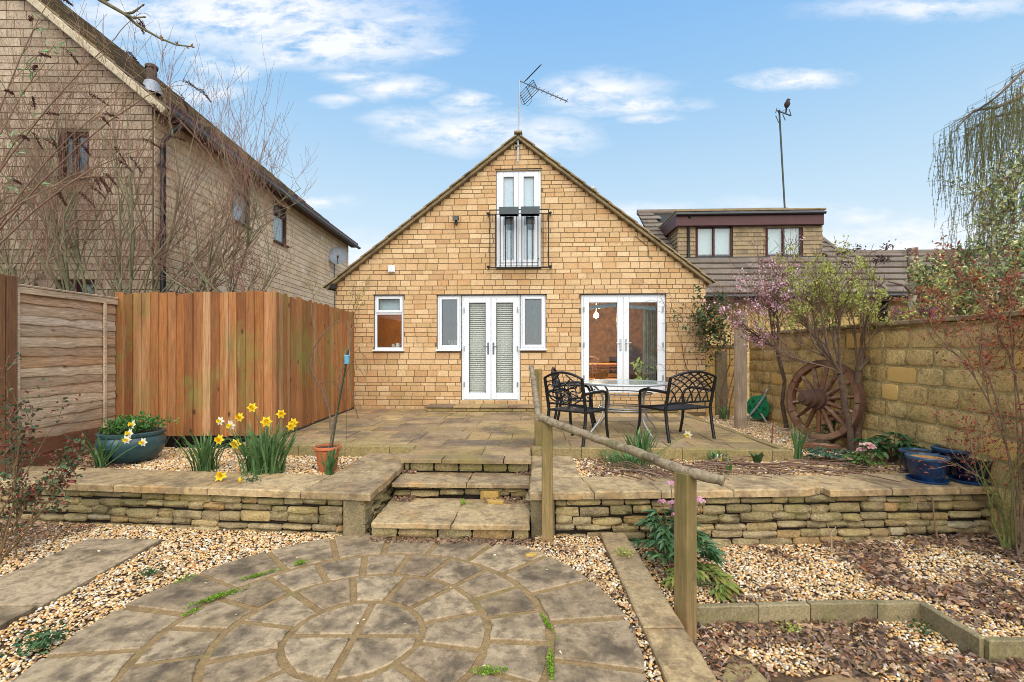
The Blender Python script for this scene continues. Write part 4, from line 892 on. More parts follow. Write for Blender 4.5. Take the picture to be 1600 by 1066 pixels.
# ================================================================ yellow block boundary wall on the right
WX, WT = 4.25, 2.0
t = thing('garden_wall', (WX, 6, .2), 'tall rough yellow block garden wall along the right side under a stone coping', 'wall')
m = MB(); m.bx(WX, WX + .2, 3.0, 9.9, -.3, WT - .05); wl = m.build('wall_core', mt_bmort, t)
gb = [block_mesh('wall_block', mt_block, .07, .13, .4, .03, bulge=.5, smooth=True) for _ in range(6)]; gsm = [block_mesh('wall_block', mt_smooth, .05, .10, .1, .015, bulge=.3, smooth=True) for _ in range(3)]
cw = courses(lambda z: 0, lambda z: 6.9, -.25, WT - .06, [.2, .22, .23], (.28, .48), .024, jr=.06)
lay(wl, 'wall_block', cw, (WX, 9.9, 0), -math.pi / 2, gb * 3 + gsm, .020, 300, jd=.4)
y = 3.0
while y < 9.85: L1 = random.uniform(.5, .8); m = MB(); m.bx(WX - .045, WX + .24, y + .004, min(y + L1, 9.9) - .004, WT - .046, WT + .006, .010, .005); m.build('coping_slab', mt_cop, t); y += L1
# back return wall next to the house, with a narrow pier
t = thing('garden_wall', (3.8, 10.0, .3), 'short yellow block wall with a grey pier between the house corner and the boundary wall', 'wall')
m = MB(); m.bx(HX1 + .02, WX - .002, 10.02, 10.2, .2, 1.72); wl = m.build('wall_core', mt_bmort, t)
lay(wl, 'wall_block', courses(lambda z: HX1 + .02, lambda z: WX, .3, 1.7, [.21, .23], (.38, .46), .012), (0, 10.02, 0), 0, gsm, .016)
m = MB(); m.bx(3.62, 3.84, 9.96, 10.03, .2, 1.66, .01, .004); m.build('pier', mt_conc, t)
m = MB(); m.bx(HX1 + .02, WX, 9.97, 10.25, 1.722, 1.78, .01, .004); m.build('coping_slab', mt_cop, t)
# ================================================================ retaining walls, steps, patio
rv = [block_mesh('stone', mt_rub, .08, .20, .35, .05, bulge=.8, smooth=True) for _ in range(14)]
def rubble(root, p0, p1, z0, z1, hs, ws, nm='stone', depth=.050, jitter=.4, n=300):
    p0 = Vector((*p0, 0)); p1 = Vector((*p1, 0)); L_ = (p1 - p0).length; a = math.atan2(p1.y - p0.y, p1.x - p0.x)
    cs = courses(lambda z: 0, lambda z: L_, z0, z1, hs, ws, .006, jr=.12)
    wv = lambda u, z: .009 * math.sin(u * 2.6 + z * 31) + .006 * math.sin(u * 6.1 + z * 17)
    cs = [(a_ + random.uniform(0, .008), b_, c_ + wv((a_ + b_) / 2, c_) + random.uniform(-.006, .008), d_ + wv((a_ + b_) / 2, c_) + random.uniform(-.008, .010)) for a_, b_, c_, d_ in cs]
    lay(root, nm, cs, p0, a, rv, depth, n, jd=jitter)
def slab(nm, poly, z0, z1, mat, par, bev=.010, n=0, rough=.004):
    """stone slab with chamfered, slightly ragged outline"""
    pts = []
    for i in range(len(poly)):
        a = Vector(poly[i]); b = Vector(poly[(i + 1) % len(poly)]); k = max(1, int((b - a).length / .075)); nr = Vector((-(b - a).y, (b - a).x)).normalized()
        for j in range(k): q = a.lerp(b, j / k); pts.append(q + nr * (random.uniform(-rough, rough) if j else 0))
    m = MB(); m.prism([(p.x, p.y) for p in pts], z0, z1, bev); tz = random.uniform(-.003, .003)
    return m.build(nm, mat, par)
CZ = .40; CTH = .065
def lyf(x): return 4.21 + (-1.45 - x) * .062      # left coping front line
def ryf(x): return 4.295 + (x + .05) * .093       # right coping front line
t = thing('retaining_wall', (-3.6, 4.4, 0), 'low dry stone retaining wall left of the steps with mossy stones and broad coping slabs', 'wall')
m = MB(); m.prism([(-6.6, lyf(-6.6) + .09), (-1.56, lyf(-1.56) + .09), (-1.56, 5.9), (-1.9, 5.9), (-1.9, 4.75), (-6.6, 5.05)], -.3, CZ - CTH - .002); core = m.build('wall_core', mt_earth, t)
rubble(core, (-6.5, lyf(-6.5) + .075), (-1.73, lyf(-1.73) + .075), -.045, CZ - CTH, [.062, .075, .088, .07], (.14, .34))
rubble(core, (-1.545, 4.24), (-1.535, 5.9), -.02, CZ - CTH, [.05, .06, .075], (.12, .26), n=100)
m = MB(); m.bx(-1.715, -1.515, 4.245, 4.45, -.06, CZ - CTH - .001, .012, .004); m.build('pier', mt_conc, t)
xs = [-6.6, -5.7, -4.75, -3.95, -3.0, -2.1]
for a, b in zip(xs, xs[1:]): slab('coping_slab', [(a + .004, lyf(a)), (b - .004, lyf(b)), (b - .004 + .03, lyf(b) + .58), (a + .004 + .03, lyf(a) + .58)], CZ - CTH, CZ + random.uniform(-.004, .004), mt_cop, t, .014, rough=.008)
slab('coping_slab', [(-2.096, lyf(-2.1)), (-1.45, 4.205), (-1.455, 4.95), (-2.06, 4.95)], CZ - CTH, CZ, mt_cop, t, .014, rough=.008)
slab('coping_slab', [(-2.06, 4.958), (-1.455, 4.958), (-1.47, 5.86), (-2.06, 5.86)], CZ - CTH, CZ + .003, mt_cop, t, .014, rough=.008)
t = thing('retaining_wall', (2.1, 4.5, -.1), 'taller dry stone retaining wall right of the steps, its coping cracked in the middle', 'wall')
m = MB(); m.prism([(.04, ryf(.04) + .09), (4.24, ryf(4.24) + .09), (4.24, 5.1), (.42, 4.8), (.42, 5.9), (.04, 5.9)], -.5, CZ - CTH - .002); core = m.build('wall_core', mt_earth, t)
rubble(core, (.17, ryf(.17) + .075), (4.25, ryf(4.25) + .075), -.30, CZ - CTH, [.062, .075, .088, .07, .08], (.14, .34))
m = MB(); m.bx(-.04, .039, 4.6, 5.9, -.2, CZ - CTH - .003); m.build('side_core', mt_earth, t)
rubble(core, (-.045, 5.9), (-.045, 4.6), -.02, CZ - CTH, [.05, .06, .075], (.12, .26), n=100)
m = MB(); m.bx(-.045, .17, 4.345, 4.6, -.06, CZ - CTH - .001, .012, .004); m.build('pier', mt_conc, t)
xs = [-.05, .52, 1.12, 1.78, 2.5, 3.25, 3.9, 4.24]
for i, (a, b) in enumerate(zip(xs, xs[1:])):
    dp = .52
    if i == 0: slab('coping_slab', [(a, ryf(a)), (b - .004, ryf(b)), (b - .07, 4.88), (a, 4.88)], CZ - CTH, CZ, mt_cop, t, .014, rough=.008); continue
    if i == 3: slab('coping_slab', [(a + .004, ryf(a)), (b - .05, ryf(b)), (b + .12, ryf(b) + .09), (b - .02, ryf(b) + .22), (b - .09, ryf(b) + dp), (a - .07, ryf(a) + dp)], CZ - CTH, CZ + .004, mt_cop, t, .014, rough=.01); continue
    if i == 4: slab('coping_slab', [(a + .16, ryf(a) + .0), (b - .004, ryf(b)), (b - .07, ryf(b) + dp), (a - .06, ryf(a) + dp), (a + .0, ryf(a) + .24), (a + .15, ryf(a) + .10)], CZ - CTH, CZ - .004, mt_cop, t, .014, rough=.01); continue
    slab('coping_slab', [(a + .004, ryf(a)), (b - .004, ryf(b)), (b - .07, ryf(b) + dp), (a - .07, ryf(a) + dp)], CZ - CTH, CZ + random.uniform(-.004, .004), mt_cop, t, .014, rough=.008)
slab('coping_slab', [(-.05, 4.888), (.45, 4.888), (.44, 5.86), (-.055, 5.86)], CZ - CTH, CZ - .003, mt_cop, t, .014, rough=.008)
# steps
t = thing('garden_steps', (-.75, 4.7, 0), 'two wide stone slab steps with rubble risers between the low walls', 'steps')
m = MB(); m.bx(-1.47, -.056, 4.245, 5.3, -.2, .112); m.bx(-1.47, -.056, 4.97, 5.5, .1, .27); m.bx(-1.46, -.07, 5.33, 5.95, .2, .432); core = m.build('step_core', mt_earth, t)
rubble(core, (-1.45, 4.235), (-.06, 4.235), .0, .105, [.1], (.2, .4), n=60)
rubble(core, (-1.46, 4.95), (-.06, 4.95), .165, .272, [.05, .06], (.16, .3), n=60, jitter=.7, depth=.05)
bbv = [block_mesh('stone', mt_kerb, .04, .1, .25, .03, bulge=.3, smooth=True) for _ in range(4)]
lay(core, 'stone', courses(lambda z: 0, lambda z: 1.38, .325, .435, [.11], (.2, .28), .016), (-1.45, 5.315, 0), 0, rv, .035)
slab('tread', [(-1.43, 4.165), (-.735, 4.16), (-.73, 4.90), (-1.47, 4.92)], .116, .16, mt_cop, t, .012, rough=.008)
slab('tread', [(-.725, 4.16), (-.052, 4.175), (-.045, 4.90), (-.72, 4.90)], .114, .158, mt_cop, t, .012, rough=.008)
slab('tread', [(-1.455, 4.855), (-.70, 4.85), (-.69, 5.31), (-1.46, 5.31)], .277, .32, mt_cop, t, .012, rough=.008)
slab('tread', [(-.69, 4.85), (-.055, 4.86), (-.055, 5.31), (-.68, 5.31)], .279, .322, mt_cop, t, .012, rough=.008)
# loose broken stone pieces on the lower tread
yl = surf('yellow broken stone', ['b3924e', 'a8884a'], gs=60, ga=.25, bs=60, bump=.6)
for k, (px, py, sx, sy, sz, rz_, lb) in enumerate(((767, 777, .20, .09, .085, .1, 'large yellow broken stone leaning on the riser of the lower step'), (775, 784, .19, .10, .03, -.1, 'flat yellow broken stone lying in front of the larger one on the step'), (830, 868, .1, .06, .03, .3, 'pale flat stone lying on the gravel beside the handrail post'))):
    p = W(px, py, z=.165 if k < 2 else .01); m = MB(); n = 8
    m.prism([(math.cos(a * 2 * math.pi / n) * sx * random.uniform(.45, .56), math.sin(a * 2 * math.pi / n) * sy * random.uniform(.4, .6)) for a in range(n)], 0, sz, .012)
    o = m.build('broken_stone', yl); o.location = (p.x, min(p.y, 4.90) if k == 0 else p.y - .02, .16 if k < 2 else .008); o.rotation_euler = (0, 0, rz_); tag(o, lb, 'stone')
# patio
pat = thing('patio', (0, 7.9, PZ), kind='structure')
m = MB(); m.bx(-3.78, 2.9, 5.90, HY - .002, -.2, PZ - .012); m.bx(-1.46, -.06, 5.36, 5.90, .3, PZ - .042); m.build('joint_bed', mt_joint, pat)
def tile_region(x0, x1, y0, y1, rows, par):
    y = y0
    for h in rows:
        x = x0
        while x < x1 - .02:
            wd = random.choice([.3, .45, .6, .6, .75, .9]) * random.uniform(.95, 1.05)
            if x1 - x - wd < .22: wd = x1 - x
            sub = [(y, y + h)] if h < .5 or random.random() < .55 else [(y, y + h * .5), (y + h * .5, y + h)]
            for (ya, yb) in sub:
                slab('flagstone', [(x + .006, ya + .006), (x + wd - .006, ya + .006), (x + wd - .006, yb - .006), (x + .006, yb - .006)], PZ - .04, PZ + random.uniform(-.004, .004), mt_flag, par, .006, rough=.005)
            x += wd
        y += h
tile_region(-3.76, 2.86, 5.99, 9.79, [.45, .6, .45, .7, .55, .45, .6], pat)
for (a, b, y0_, y1_) in ((-1.465, -.62, 5.47, 5.98), (-.615, -.07, 5.47, 5.98), (-1.465, -1.02, 5.22, 5.462), (-1.01, -.35, 5.215, 5.462), (-.34, -.05, 5.225, 5.462)):
    slab('flagstone', [(a, y0_), (b, y0_), (b, y1_), (a, y1_)], PZ - .042, PZ + random.uniform(-.003, .003), mt_flag, pat, .008, rough=.006)
def kerb_run(p, q, z0, z1, wd, lens, par, mat, nm='kerb_stone', gap=.006):
    p = Vector((*p, 0)); q = Vector((*q, 0)); L_ = (q - p).length; dv_ = (q - p) / L_; nr = Vector((-dv_.y, dv_.x, 0)); s_ = 0
    while s_ < L_ - .05:
        l_ = min(random.uniform(*lens), L_ - s_)
        if L_ - s_ - l_ < .15: l_ = L_ - s_
        a = p + dv_ * (s_ + gap / 2); b = p + dv_ * (s_ + l_ - gap / 2); zz = z1 + random.uniform(-.004, .004)
        slab(nm, [(a - nr * wd / 2).xy, (b - nr * wd / 2).xy, (b + nr * wd / 2).xy, (a + nr * wd / 2).xy], z0, zz, mat, par, .010, rough=.004); s_ += l_
kerb_run((-3.46, 5.925), (-1.48, 5.925), .30, PZ + .008, .115, (.5, .62), pat, mt_kerb)
kerb_run((-.05, 5.925), (3.02, 5.925), .30, PZ + .008, .115, (.5, .62), pat, mt_kerb)
kerb_run((2.70, 9.75), (2.97, 5.99), .30, PZ + .012, .09, (.8, .95), pat, mt_kerb)
# ================================================================ circle
CC = Vector((-1.04, 2.75))
cir = thing('paving_circle', (CC.x, CC.y, 0), kind='structure')
m = MB(); n = 96; m.prism([(CC.x + 1.60 * math.cos(2 * math.pi * k / n), CC.y + 1.60 * math.sin(2 * math.pi * k / n)) for k in range(n)], -.06, .008); m.build('joint_bed', mt_joint, cir)
def sector(r0, r1, a0, a1, rr0=0, gap=.023):
    n = max(4, int((a1 - a0) * r1 / .09)); P_ = []
    g1 = gap / r1; g0 = gap / max(r0, .12); j = lambda: random.uniform(-.007, .007)
    P_ += [(CC.x + (r1 + j()) * math.cos(a0 + g1 + (a1 - a0 - 2 * g1) * k / n), CC.y + (r1 + j()) * math.sin(a0 + g1 + (a1 - a0 - 2 * g1) * k / n)) for k in range(n + 1)]
    if r0 < .05: am = (a0 + a1) / 2; P_.append((CC.x + .03 * math.cos(am), CC.y + .03 * math.sin(am)))
    else: P_ += [(CC.x + (r0 + j()) * math.cos(a1 - g0 - (a1 - a0 - 2 * g0) * k / n), CC.y + (r0 + j()) * math.sin(a1 - g0 - (a1 - a0 - 2 * g0) * k / n)) for k in range(n + 1)]
    m = MB(); m.prism(P_, -.03, .018 + random.uniform(-.003, .003), .006); n_p = len(P_); top = m.v[2 * n_p:]; c_ = Vector((sum(v[0] for v in top) / n_p, sum(v[1] for v in top) / n_p, top[0][2]))
    fi = next(i for i, f in enumerate(m.f) if len(f) == n_p); loop = list(m.f[fi]); del m.f[fi]; del m.m[fi]; k_ = random.uniform(.28, .42)
    b_ = len(m.v); m.add([Vector(m.v[i]).lerp(c_, k_ * random.uniform(.8, 1.2)) for i in loop], [tuple(range(n_p))]); m.f[-1] = tuple(b_ + i for i in range(n_p)); b2 = len(m.v)
    m.add([Vector(m.v[b_ + i]).lerp(c_, .35) for i in range(n_p)], []); m.f[-1] = tuple(b2 + i for i in range(n_p))
    for i in range(n_p): j_ = (i + 1) % n_p; m.f.append((loop[i], loop[j_], b_ + j_, b_ + i)); m.f.append((b_ + i, b_ + j_, b2 + j_, b2 + i)); m.m += [0, 0]
    o = m.build('paving_stone', mt_pave, cir)
    at = o.data.attributes.new('stain', 'FLOAT', 'POINT'); amt = random.choice([.95, .8, .6, .3, .9]); at.data.foreach_set('value', [0.0] * b_ + [amt * .75] * n_p + [amt] * n_p)
rad_ = math.radians
for (r0, r1, n_, off) in ((0, .365, 4, 90), (.405, .74, 12, 109), (.785, 1.105, 20, 104), (1.15, 1.62, 20, 94 + 2.79)):
    for k in range(n_): a0 = rad_(off + 2.79) - 2 * math.pi * k / n_; sector(r0, r1, a0 - 2 * math.pi / n_, a0)
# path slabs on the left
pth = thing('path', (-3.5, 3, 0), kind='structure')
for (d0, d1) in ((3.14, 4.25), (2.0, 3.12), (.95, 1.98)):
    P4 = [Cw(-3.72, d0), Cw(-3.03, d0), Cw(-3.06, d1), Cw(-3.70, d1)]; slab('paving_slab', [p.xy for p in P4], -.03, .014 + random.uniform(-.003, .003), mt_pave, pth, .006, rough=.006)
# raking edging strip on the right of the circle
edg = thing('edging_strip', (.7, 3.4, 0), kind='structure')
for (d0, d1) in ((3.86, 4.34), (3.36, 3.85), (2.85, 3.35), (2.33, 2.84), (1.8, 2.32), (1.2, 1.79)):
    P4 = [Cw(.755 + .012 * d0 - .02, d0), Cw(1.01, d0), Cw(1.008, d1), Cw(.755 + .012 * d1 - .02, d1)]; slab('edging_slab', [p.xy for p in P4], -.28, .035 + random.uniform(-.003, .003), mt_cop, edg, .010, rough=.004)
RG = -.12; RL = -.215     # right garden, upper gravel and lower litter level
ed = thing('bed_edging', (2.2, 3.4, RL), 'pale concrete kerb edging with a bend, holding back the gravel on the right', 'kerb')
EP = [W(1086, 945, z=-.08), W(1437, 938, z=-.08), W(1538, 997, z=-.08), W(1700, 997, z=-.08)]
for a, b in zip(EP, EP[1:]): kerb_run(a.xy, b.xy, -.34, -.08, .055, (.3, .5), ed, mt_conc)
sst = thing('stepping_stones', (1.3, 2.6, RL), kind='structure')
q = [W(1095, 1030, z=RL + .02), W(1140, 995, z=RL + .02), W(1165, 993, z=RL + .02), W(1215, 1066, z=RL + .02), W(1235, 1110, z=RL + .02), W(1130, 1110, z=RL + .02)]
slab('stepping_slab', [Cw(1.03, 2.55).xy, Cw(1.33, 2.95).xy, Cw(1.40, 2.93).xy, Cw(1.50, 2.2).xy, Cw(1.03, 2.2).xy], RL - .04, RL + .03, mt_kerb, sst, .01)
slab('stepping_slab', [Cw(1.52, 2.15).xy, Cw(1.56, 2.72).xy, Cw(2.02, 2.84).xy, Cw(2.10, 2.62).xy, Cw(2.10, 2.15).xy], RL - .04, RL + .012, surf('sandstone slab', ['8f7350'], gs=40, ga=.35, bump=.6, patches=[('5d4834', 3, .5, .66, .6, 2)]), sst, .01)
# ground sheets under the gravel
mt_sub = surf('wet grit', ['5c4630', '4c3a28'], gs=60, ga=.6, bs=80, bump=1)
gs_ = thing('gravel_bed', (0, 3, 0), kind='structure')
m = MB(); m.prism([(-9, -1), (Cw(.88, -1).x, -1), Cw(.88, 4.4).xy[:], (-9, 4.6)], -.3, -.012); m.build('sub_base', mt_sub, gs_)
m = MB(); m.bx(-8, -1.9, 4.7, 6.3, .1, .345); m.bx(.4, 3.05, 4.7, 5.9, .1, .345); m.bx(2.75, WX + .05, 5.0, 10.0, .05, .345); m.bx(-8, -5.7, 6.2, 9, .1, .34); m.build('sub_base', mt_sub, gs_)
m = MB(); m.prism([(Cw(.98, -1).x, -1), (8, -1), (8, 5), (Cw(.98, 4.6).x, 4.8)], -.5, RL - .01); m.build('sub_base', mt_sub, gs_)
upper = [Cw(.99, 3.34).xy, EP[0].xy, EP[1].xy, EP[2].xy, EP[3].xy, Vector((8, 5)), Vector((.5, 4.8))]
m = MB(); m.prism([tuple(p) for p in upper], -.4, RG - .012); m.build('sub_base', mt_sub, gs_)
# ================================================================ gravel
ph = (1 + 5 ** .5) / 2
ICO = np.array([(-1, ph, 0), (1, ph, 0), (-1, -ph, 0), (1, -ph, 0), (0, -1, ph), (0, 1, ph), (0, -1, -ph), (0, 1, -ph), (ph, 0, -1), (ph, 0, 1), (-ph, 0, -1), (-ph, 0, 1)]) / math.hypot(1, ph)
IF = np.array([(0, 11, 5), (0, 5, 1), (0, 1, 7), (0, 7, 10), (0, 10, 11), (1, 5, 9), (5, 11, 4), (11, 10, 2), (10, 7, 6), (7, 1, 8), (3, 9, 4), (3, 4, 2), (3, 2, 6), (3, 6, 8), (3, 8, 9), (4, 9, 5), (2, 4, 11), (6, 2, 10), (8, 6, 7), (9, 8, 1)])
def in_view(X, Y, margin=1.1):
    xc = X * CT + Y * ST; d = -X * ST + Y * CT
    return (np.abs(xc) < d * 1.06 + margin) & (d > .6)
def inpoly(X, Y, poly):
    r = np.zeros(len(X), bool); n = len(poly)
    for i in range(n):
        x1, y1 = poly[i]; x2, y2 = poly[i - 1]; c = ((y1 > Y) != (y2 > Y)) & (X < (x2 - x1) * (Y - y1) / ((y2 - y1) + 1e-12) + x1); r ^= c
    return r
mt_grav = surf('golden gravel', ['ead4a8', 'd4ae74', 'c08648', 'e2c490', 'b4783c', 'f0e0bc', 'cc9c58', '986a3c', 'dcb67c', 'bda888', 'e6b46c', '96805e', 'd6ae74', '7a5a3a', 'f4ecd8', 'dfa868', 'a49684', 'f6f0e2', '6a5440', 'd8c8a8', '8c6040'], rough=.6, spec=.35, gs=90, ga=.18, bump=0)
def pebbles(name, bbox, mask, zf, dens, size=(.0075, .0145), tri=20, mat=None, zr=.008):
    x0, x1, y0, y1 = bbox; n = int((x1 - x0) * (y1 - y0) * dens); X = RNG.uniform(x0, x1, n); Y = RNG.uniform(y0, y1, n); k = mask(X, Y) & in_view(X, Y); X, Y = X[k], Y[k]; n = len(X)
    a = RNG.uniform(*size, n) * RNG.choice([1, 1, 1, 1.35], n); s = np.stack([a, a * RNG.uniform(.55, .9, n), a * RNG.uniform(.35, .6, n)], 1)
    th = RNG.uniform(0, 2 * np.pi, n); ti = RNG.normal(0, .35, n)
    V = ICO[None] * (1 + RNG.uniform(-.2, .2, (n, 12, 1))) * s[:, None]
    c, s_ = np.cos(ti)[:, None], np.sin(ti)[:, None]; x, y, z = V[..., 0], V[..., 1], V[..., 2]; x, z = x * c - z * s_, x * s_ + z * c
    c, s_ = np.cos(th)[:, None], np.sin(th)[:, None]; x, y = x * c - y * s_, x * s_ + y * c
    V = np.stack([x + X[:, None], y + Y[:, None], z + (zf(X, Y) + RNG.uniform(-.004, zr, n))[:, None]], -1).reshape(-1, 3)
    Fc = (IF[None] + np.arange(n)[:, None, None] * 12).reshape(-1, 3); rn = np.repeat(RNG.random(n), 12)
    o = link(name, nmesh(name, V, Fc, mat or mt_grav, rn, True)); print(name, n); return tag(o, kind='stuff')
def low_mask(X, Y):
    r = np.hypot(X - CC.x, Y - CC.y); xc = X * CT + Y * ST; d = -X * ST + Y * CT
    pathm = (xc > -3.72) & (xc < -3.02) & (d < 4.26)
    step = (X > -1.46) & (X < -.0) & (Y > 4.2); pier = (X > -1.73) & (X < -1.5) & (Y > 4.23); wall_ = (X < -1.7) & (Y > 4.21 + (-1.45 - X) * .062 + .07) | (X > 0) & (Y > 4.37)
    return (r > 1.60) & ~pathm & ~step & ~pier & ~wall_ & (xc < .77) & (xc > -7)
gb_ = [(-7, 1.05, 1.0, 4.9)]
o = pebbles('gravel', gb_[0], low_mask, lambda X, Y: 0 * X - .002, 3700); tag(o, 'golden gravel scattered around the paving circle and the left path', 'gravel')
ub = lambda X, Y: ((X < -1.98) & (Y > 4.21 + (-1.45 - X) * .062 + .56) & (Y < np.where(X < -3.5, 6.3, 5.87)) & ~((X > -2.09)) )
o = pebbles('gravel', (-6.4, -2.0, 4.7, 6.3), ub, lambda X, Y: 0 * X + .352, 2300, (.010, .019)); tag(o, 'golden gravel in the raised bed left of the steps', 'gravel')
def ub2(X, Y): return ((X > .43) & (X < 3.0) & (Y > 4.295 + (X + .05) * .093 + .5) & (Y < 5.87)) | ((X > 2.97 - (Y - 5.99) * .0718 + .05) & (X < WX - .01) & (Y > 4.295 + (X + .05) * .093 + .5) & (Y < 9.95))
o = pebbles('gravel', (.4, 4.3, 4.8, 9.95), ub2, lambda X, Y: 0 * X + .352, 2000, (.011, .020)); tag(o, 'golden gravel in the raised bed along the right wall and behind the right coping', 'gravel')
up_t = [tuple(p) for p in upper]
rzf = lambda X, Y: RG + .0 * X + np.clip((X - 2.5) * .03, 0, .05)
o = pebbles('gravel', (.7, 6, 2.9, 4.8), lambda X, Y: inpoly(X, Y, up_t) & (Y < 4.38 + (X + .05) * .093) & (X * CT + Y * ST > 1.03), rzf, 3600); tag(o, 'golden gravel below the right retaining wall behind the concrete edging', 'gravel')
def lowr(X, Y): 
    xc = X * CT + Y * ST; d = -X * ST + Y * CT
    return ~inpoly(X, Y, up_t) & (xc > 1.03) & (Y < 4) & ~((xc > 1.5) & (xc < 2.08) & (d < 2.8)) & ~((xc < 1.5) & (d < 2.9 - abs(0)))
o = pebbles('gravel', (.7, 5, .9, 3.6), lowr, lambda X, Y: 0 * X + RL, 3500); tag(o, 'golden gravel in the lower front corner on the right', 'gravel')
# ================================================================ leaves as numpy clouds
def leafmesh(name, P_, D, U, Ln, wr=.5, mat=None, rnd=None, curl=.15, fold=.25, hi=True):
    P_ = np.asarray(P_, float); D = np.asarray(D, float); U = np.asarray(U, float); n = len(P_); Ln = np.broadcast_to(np.asarray(Ln, float), (n,))[:, None]
    D = D / (np.linalg.norm(D, axis=1, keepdims=True) + 1e-9); Sx = np.cross(D, U); Sx /= (np.linalg.norm(Sx, axis=1, keepdims=True) + 1e-9); U = np.cross(Sx, D)
    wv = wr if np.isscalar(wr) else np.asarray(wr)[:, None]
    at_ = lambda u, v, h: P_ + D * Ln * u + Sx * Ln * wv * v + U * Ln * h
    if hi:
        V = np.stack([at_(0, 0, 0), at_(.30, -.46, fold * .4 - curl * .1), at_(.33, 0, -curl * .1), at_(.30, .46, fold * .4 - curl * .1), at_(.68, -.36, fold * .3 - curl * .45), at_(.70, 0, -curl * .5), at_(.68, .36, fold * .3 - curl * .45), at_(1, 0, -curl)], 1)
        f = np.array([(0, 2, 1), (0, 3, 2), (1, 2, 5), (1, 5, 4), (2, 3, 6), (2, 6, 5), (4, 5, 7), (5, 6, 7)]); k = 8
    else:
        V = np.stack([at_(0, 0, 0), at_(.45, -.5, fold * .4), at_(1, 0, -curl), at_(.45, .5, fold * .4)], 1); f = np.array([(0, 2, 1), (0, 3, 2)]); k = 4
    Fc = (f[None] + np.arange(n)[:, None, None] * k).reshape(-1, 3); rn = np.repeat(RNG.random(n) if rnd is None else rnd, k)
    return nmesh(name, V.reshape(-1, 3), Fc, mat, rn)
def rdir(n, zlo=-1, zhi=1):
    z = RNG.uniform(zlo, zhi, n); a = RNG.uniform(0, 2 * np.pi, n); r = np.sqrt(np.clip(1 - z * z, 0, 1)); return np.stack([r * np.cos(a), r * np.sin(a), z], 1)
mt_litter = surf('fallen brown leaf', ['6e5442', '80634a', '5a473a', '92745a', 'aa8e70', '70584a', '463a32', '8a6e60', '8a5638', 'bca082'], rough=.55, spec=.35, gs=60, ga=.3, bump=0)
def litter(name, bbox, mask, zf, dens, label, size=(.02, .068), mat=None):
    x0, x1, y0, y1 = bbox; n = int((x1 - x0) * (y1 - y0) * dens); X = RNG.uniform(x0, x1, n); Y = RNG.uniform(y0, y1, n); k = mask(X, Y) & in_view(X, Y); X, Y = X[k], Y[k]; n = len(X)
    Ps = np.stack([X, Y, zf(X, Y) + RNG.uniform(.004, .022, n)], 1); D = rdir(n, -.25, .45); U = rdir(n, .3, 1)
    o = link(name, leafmesh(name, Ps, D, U, RNG.uniform(*size, n), RNG.uniform(.35, .75, n), mat or mt_litter, curl=.25, fold=.5)); return tag(o, label, 'leaves', kind='stuff')
from mathutils import noise as mn
def patch(X, Y, sc, thr, seed=0): return np.array([mn.noise(Vector((x * sc + seed, y * sc, seed))) for x, y in zip(X, Y)]) > thr
litter('leaf_litter', (.8, 5, 1.6, 3.7), lambda X, Y: ~inpoly(X, Y, up_t) & (X * CT + Y * ST > 1.05) & (Y > 2.80 + .1 * np.sin(X * 5)) & patch(X, Y, 2.2, -.22), lambda X, Y: 0 * X + RL + .008, 1500, 'brown fallen leaves heaped below the concrete edging')
litter('leaf_litter', (.8, 5, 1.2, 3.0), lambda X, Y: ~inpoly(X, Y, up_t) & (X * CT + Y * ST > 1.05) & patch(X, Y, 3, .1, 3), lambda X, Y: 0 * X + RL + .03, 160, 'loose brown leaves strewn over the slabs in the front right corner')
litter('leaf_litter', (2.6, 5.6, 3.0, 4.8), lambda X, Y: inpoly(X, Y, up_t) & (Y < 4.4 + X * .093) & patch(X, Y, 1.6, -.05, 7) & (X + .9 * Y > 6.0), lambda X, Y: rzf(X, Y) + .008, 1500, 'dark fallen leaves against the right retaining wall by the boundary')
litter('leaf_litter', (.9, 4, 3.2, 4.7), lambda X, Y: inpoly(X, Y, up_t) & (Y < 4.4 + X * .093) & patch(X, Y, 3.2, .22, 11), lambda X, Y: rzf(X, Y) + .008, 600, 'scattered brown leaves on the right gravel')
litter('leaf_litter', (-1.45, -.05, 4.0, 5.3), lambda X, Y: ((Y < 4.2) & (Y > 4.1)) | ((Y > 4.75) & (Y < 4.92) & ((X > -.5) | (X < -1.2))) | ((Y > 5.2) & (Y < 5.3) & (np.abs(X + .75) > .55)), lambda X, Y: np.where(Y < 4.2, .005, np.where(Y < 5, .165, .325)), 3600, 'brown leaves gathered in the corners of the steps', (.015, .04))
litter('leaf_litter', (-.2, .9, 2.2, 4.3), lambda X, Y: (np.hypot(X - CC.x, Y - CC.y) > 1.6) & (X * CT + Y * ST < .78) & patch(X, Y, 3, .0, 5) & ((X * CT + Y * ST > .55) | (Y > 3.9)), lambda X, Y: 0 * X + .01, 900, 'brown leaves along the raking edging strip', (.015, .035))
litter('leaf_litter', (-6.2, -3.9, 2.6, 4.5), lambda X, Y: (X < -4.2 + (Y - 4) * .4) & (Y < 4.21 + (-1.45 - X) * .062), lambda X, Y: 0 * X + .01, 2000, 'dark leaves under the rose bush at the left edge', (.015, .04))
litter('leaf_litter', (-5.6, -4.3, 4.9, 6.2), lambda X, Y: (X < -4.6) & (Y > 5.0) & (Y < 5.7), lambda X, Y: 0 * X + .36, 1500, 'dark leaves on the raised bed below the wavy fence panel', (.02, .045))
litter('leaf_litter', (.5, 4.2, 4.8, 6.2), lambda X, Y: ub2(X, Y) & patch(X, Y, 2.4, .0, 2), lambda X, Y: 0 * X + .36, 800, 'brown leaves and debris on the raised bed behind the right coping', (.02, .05))
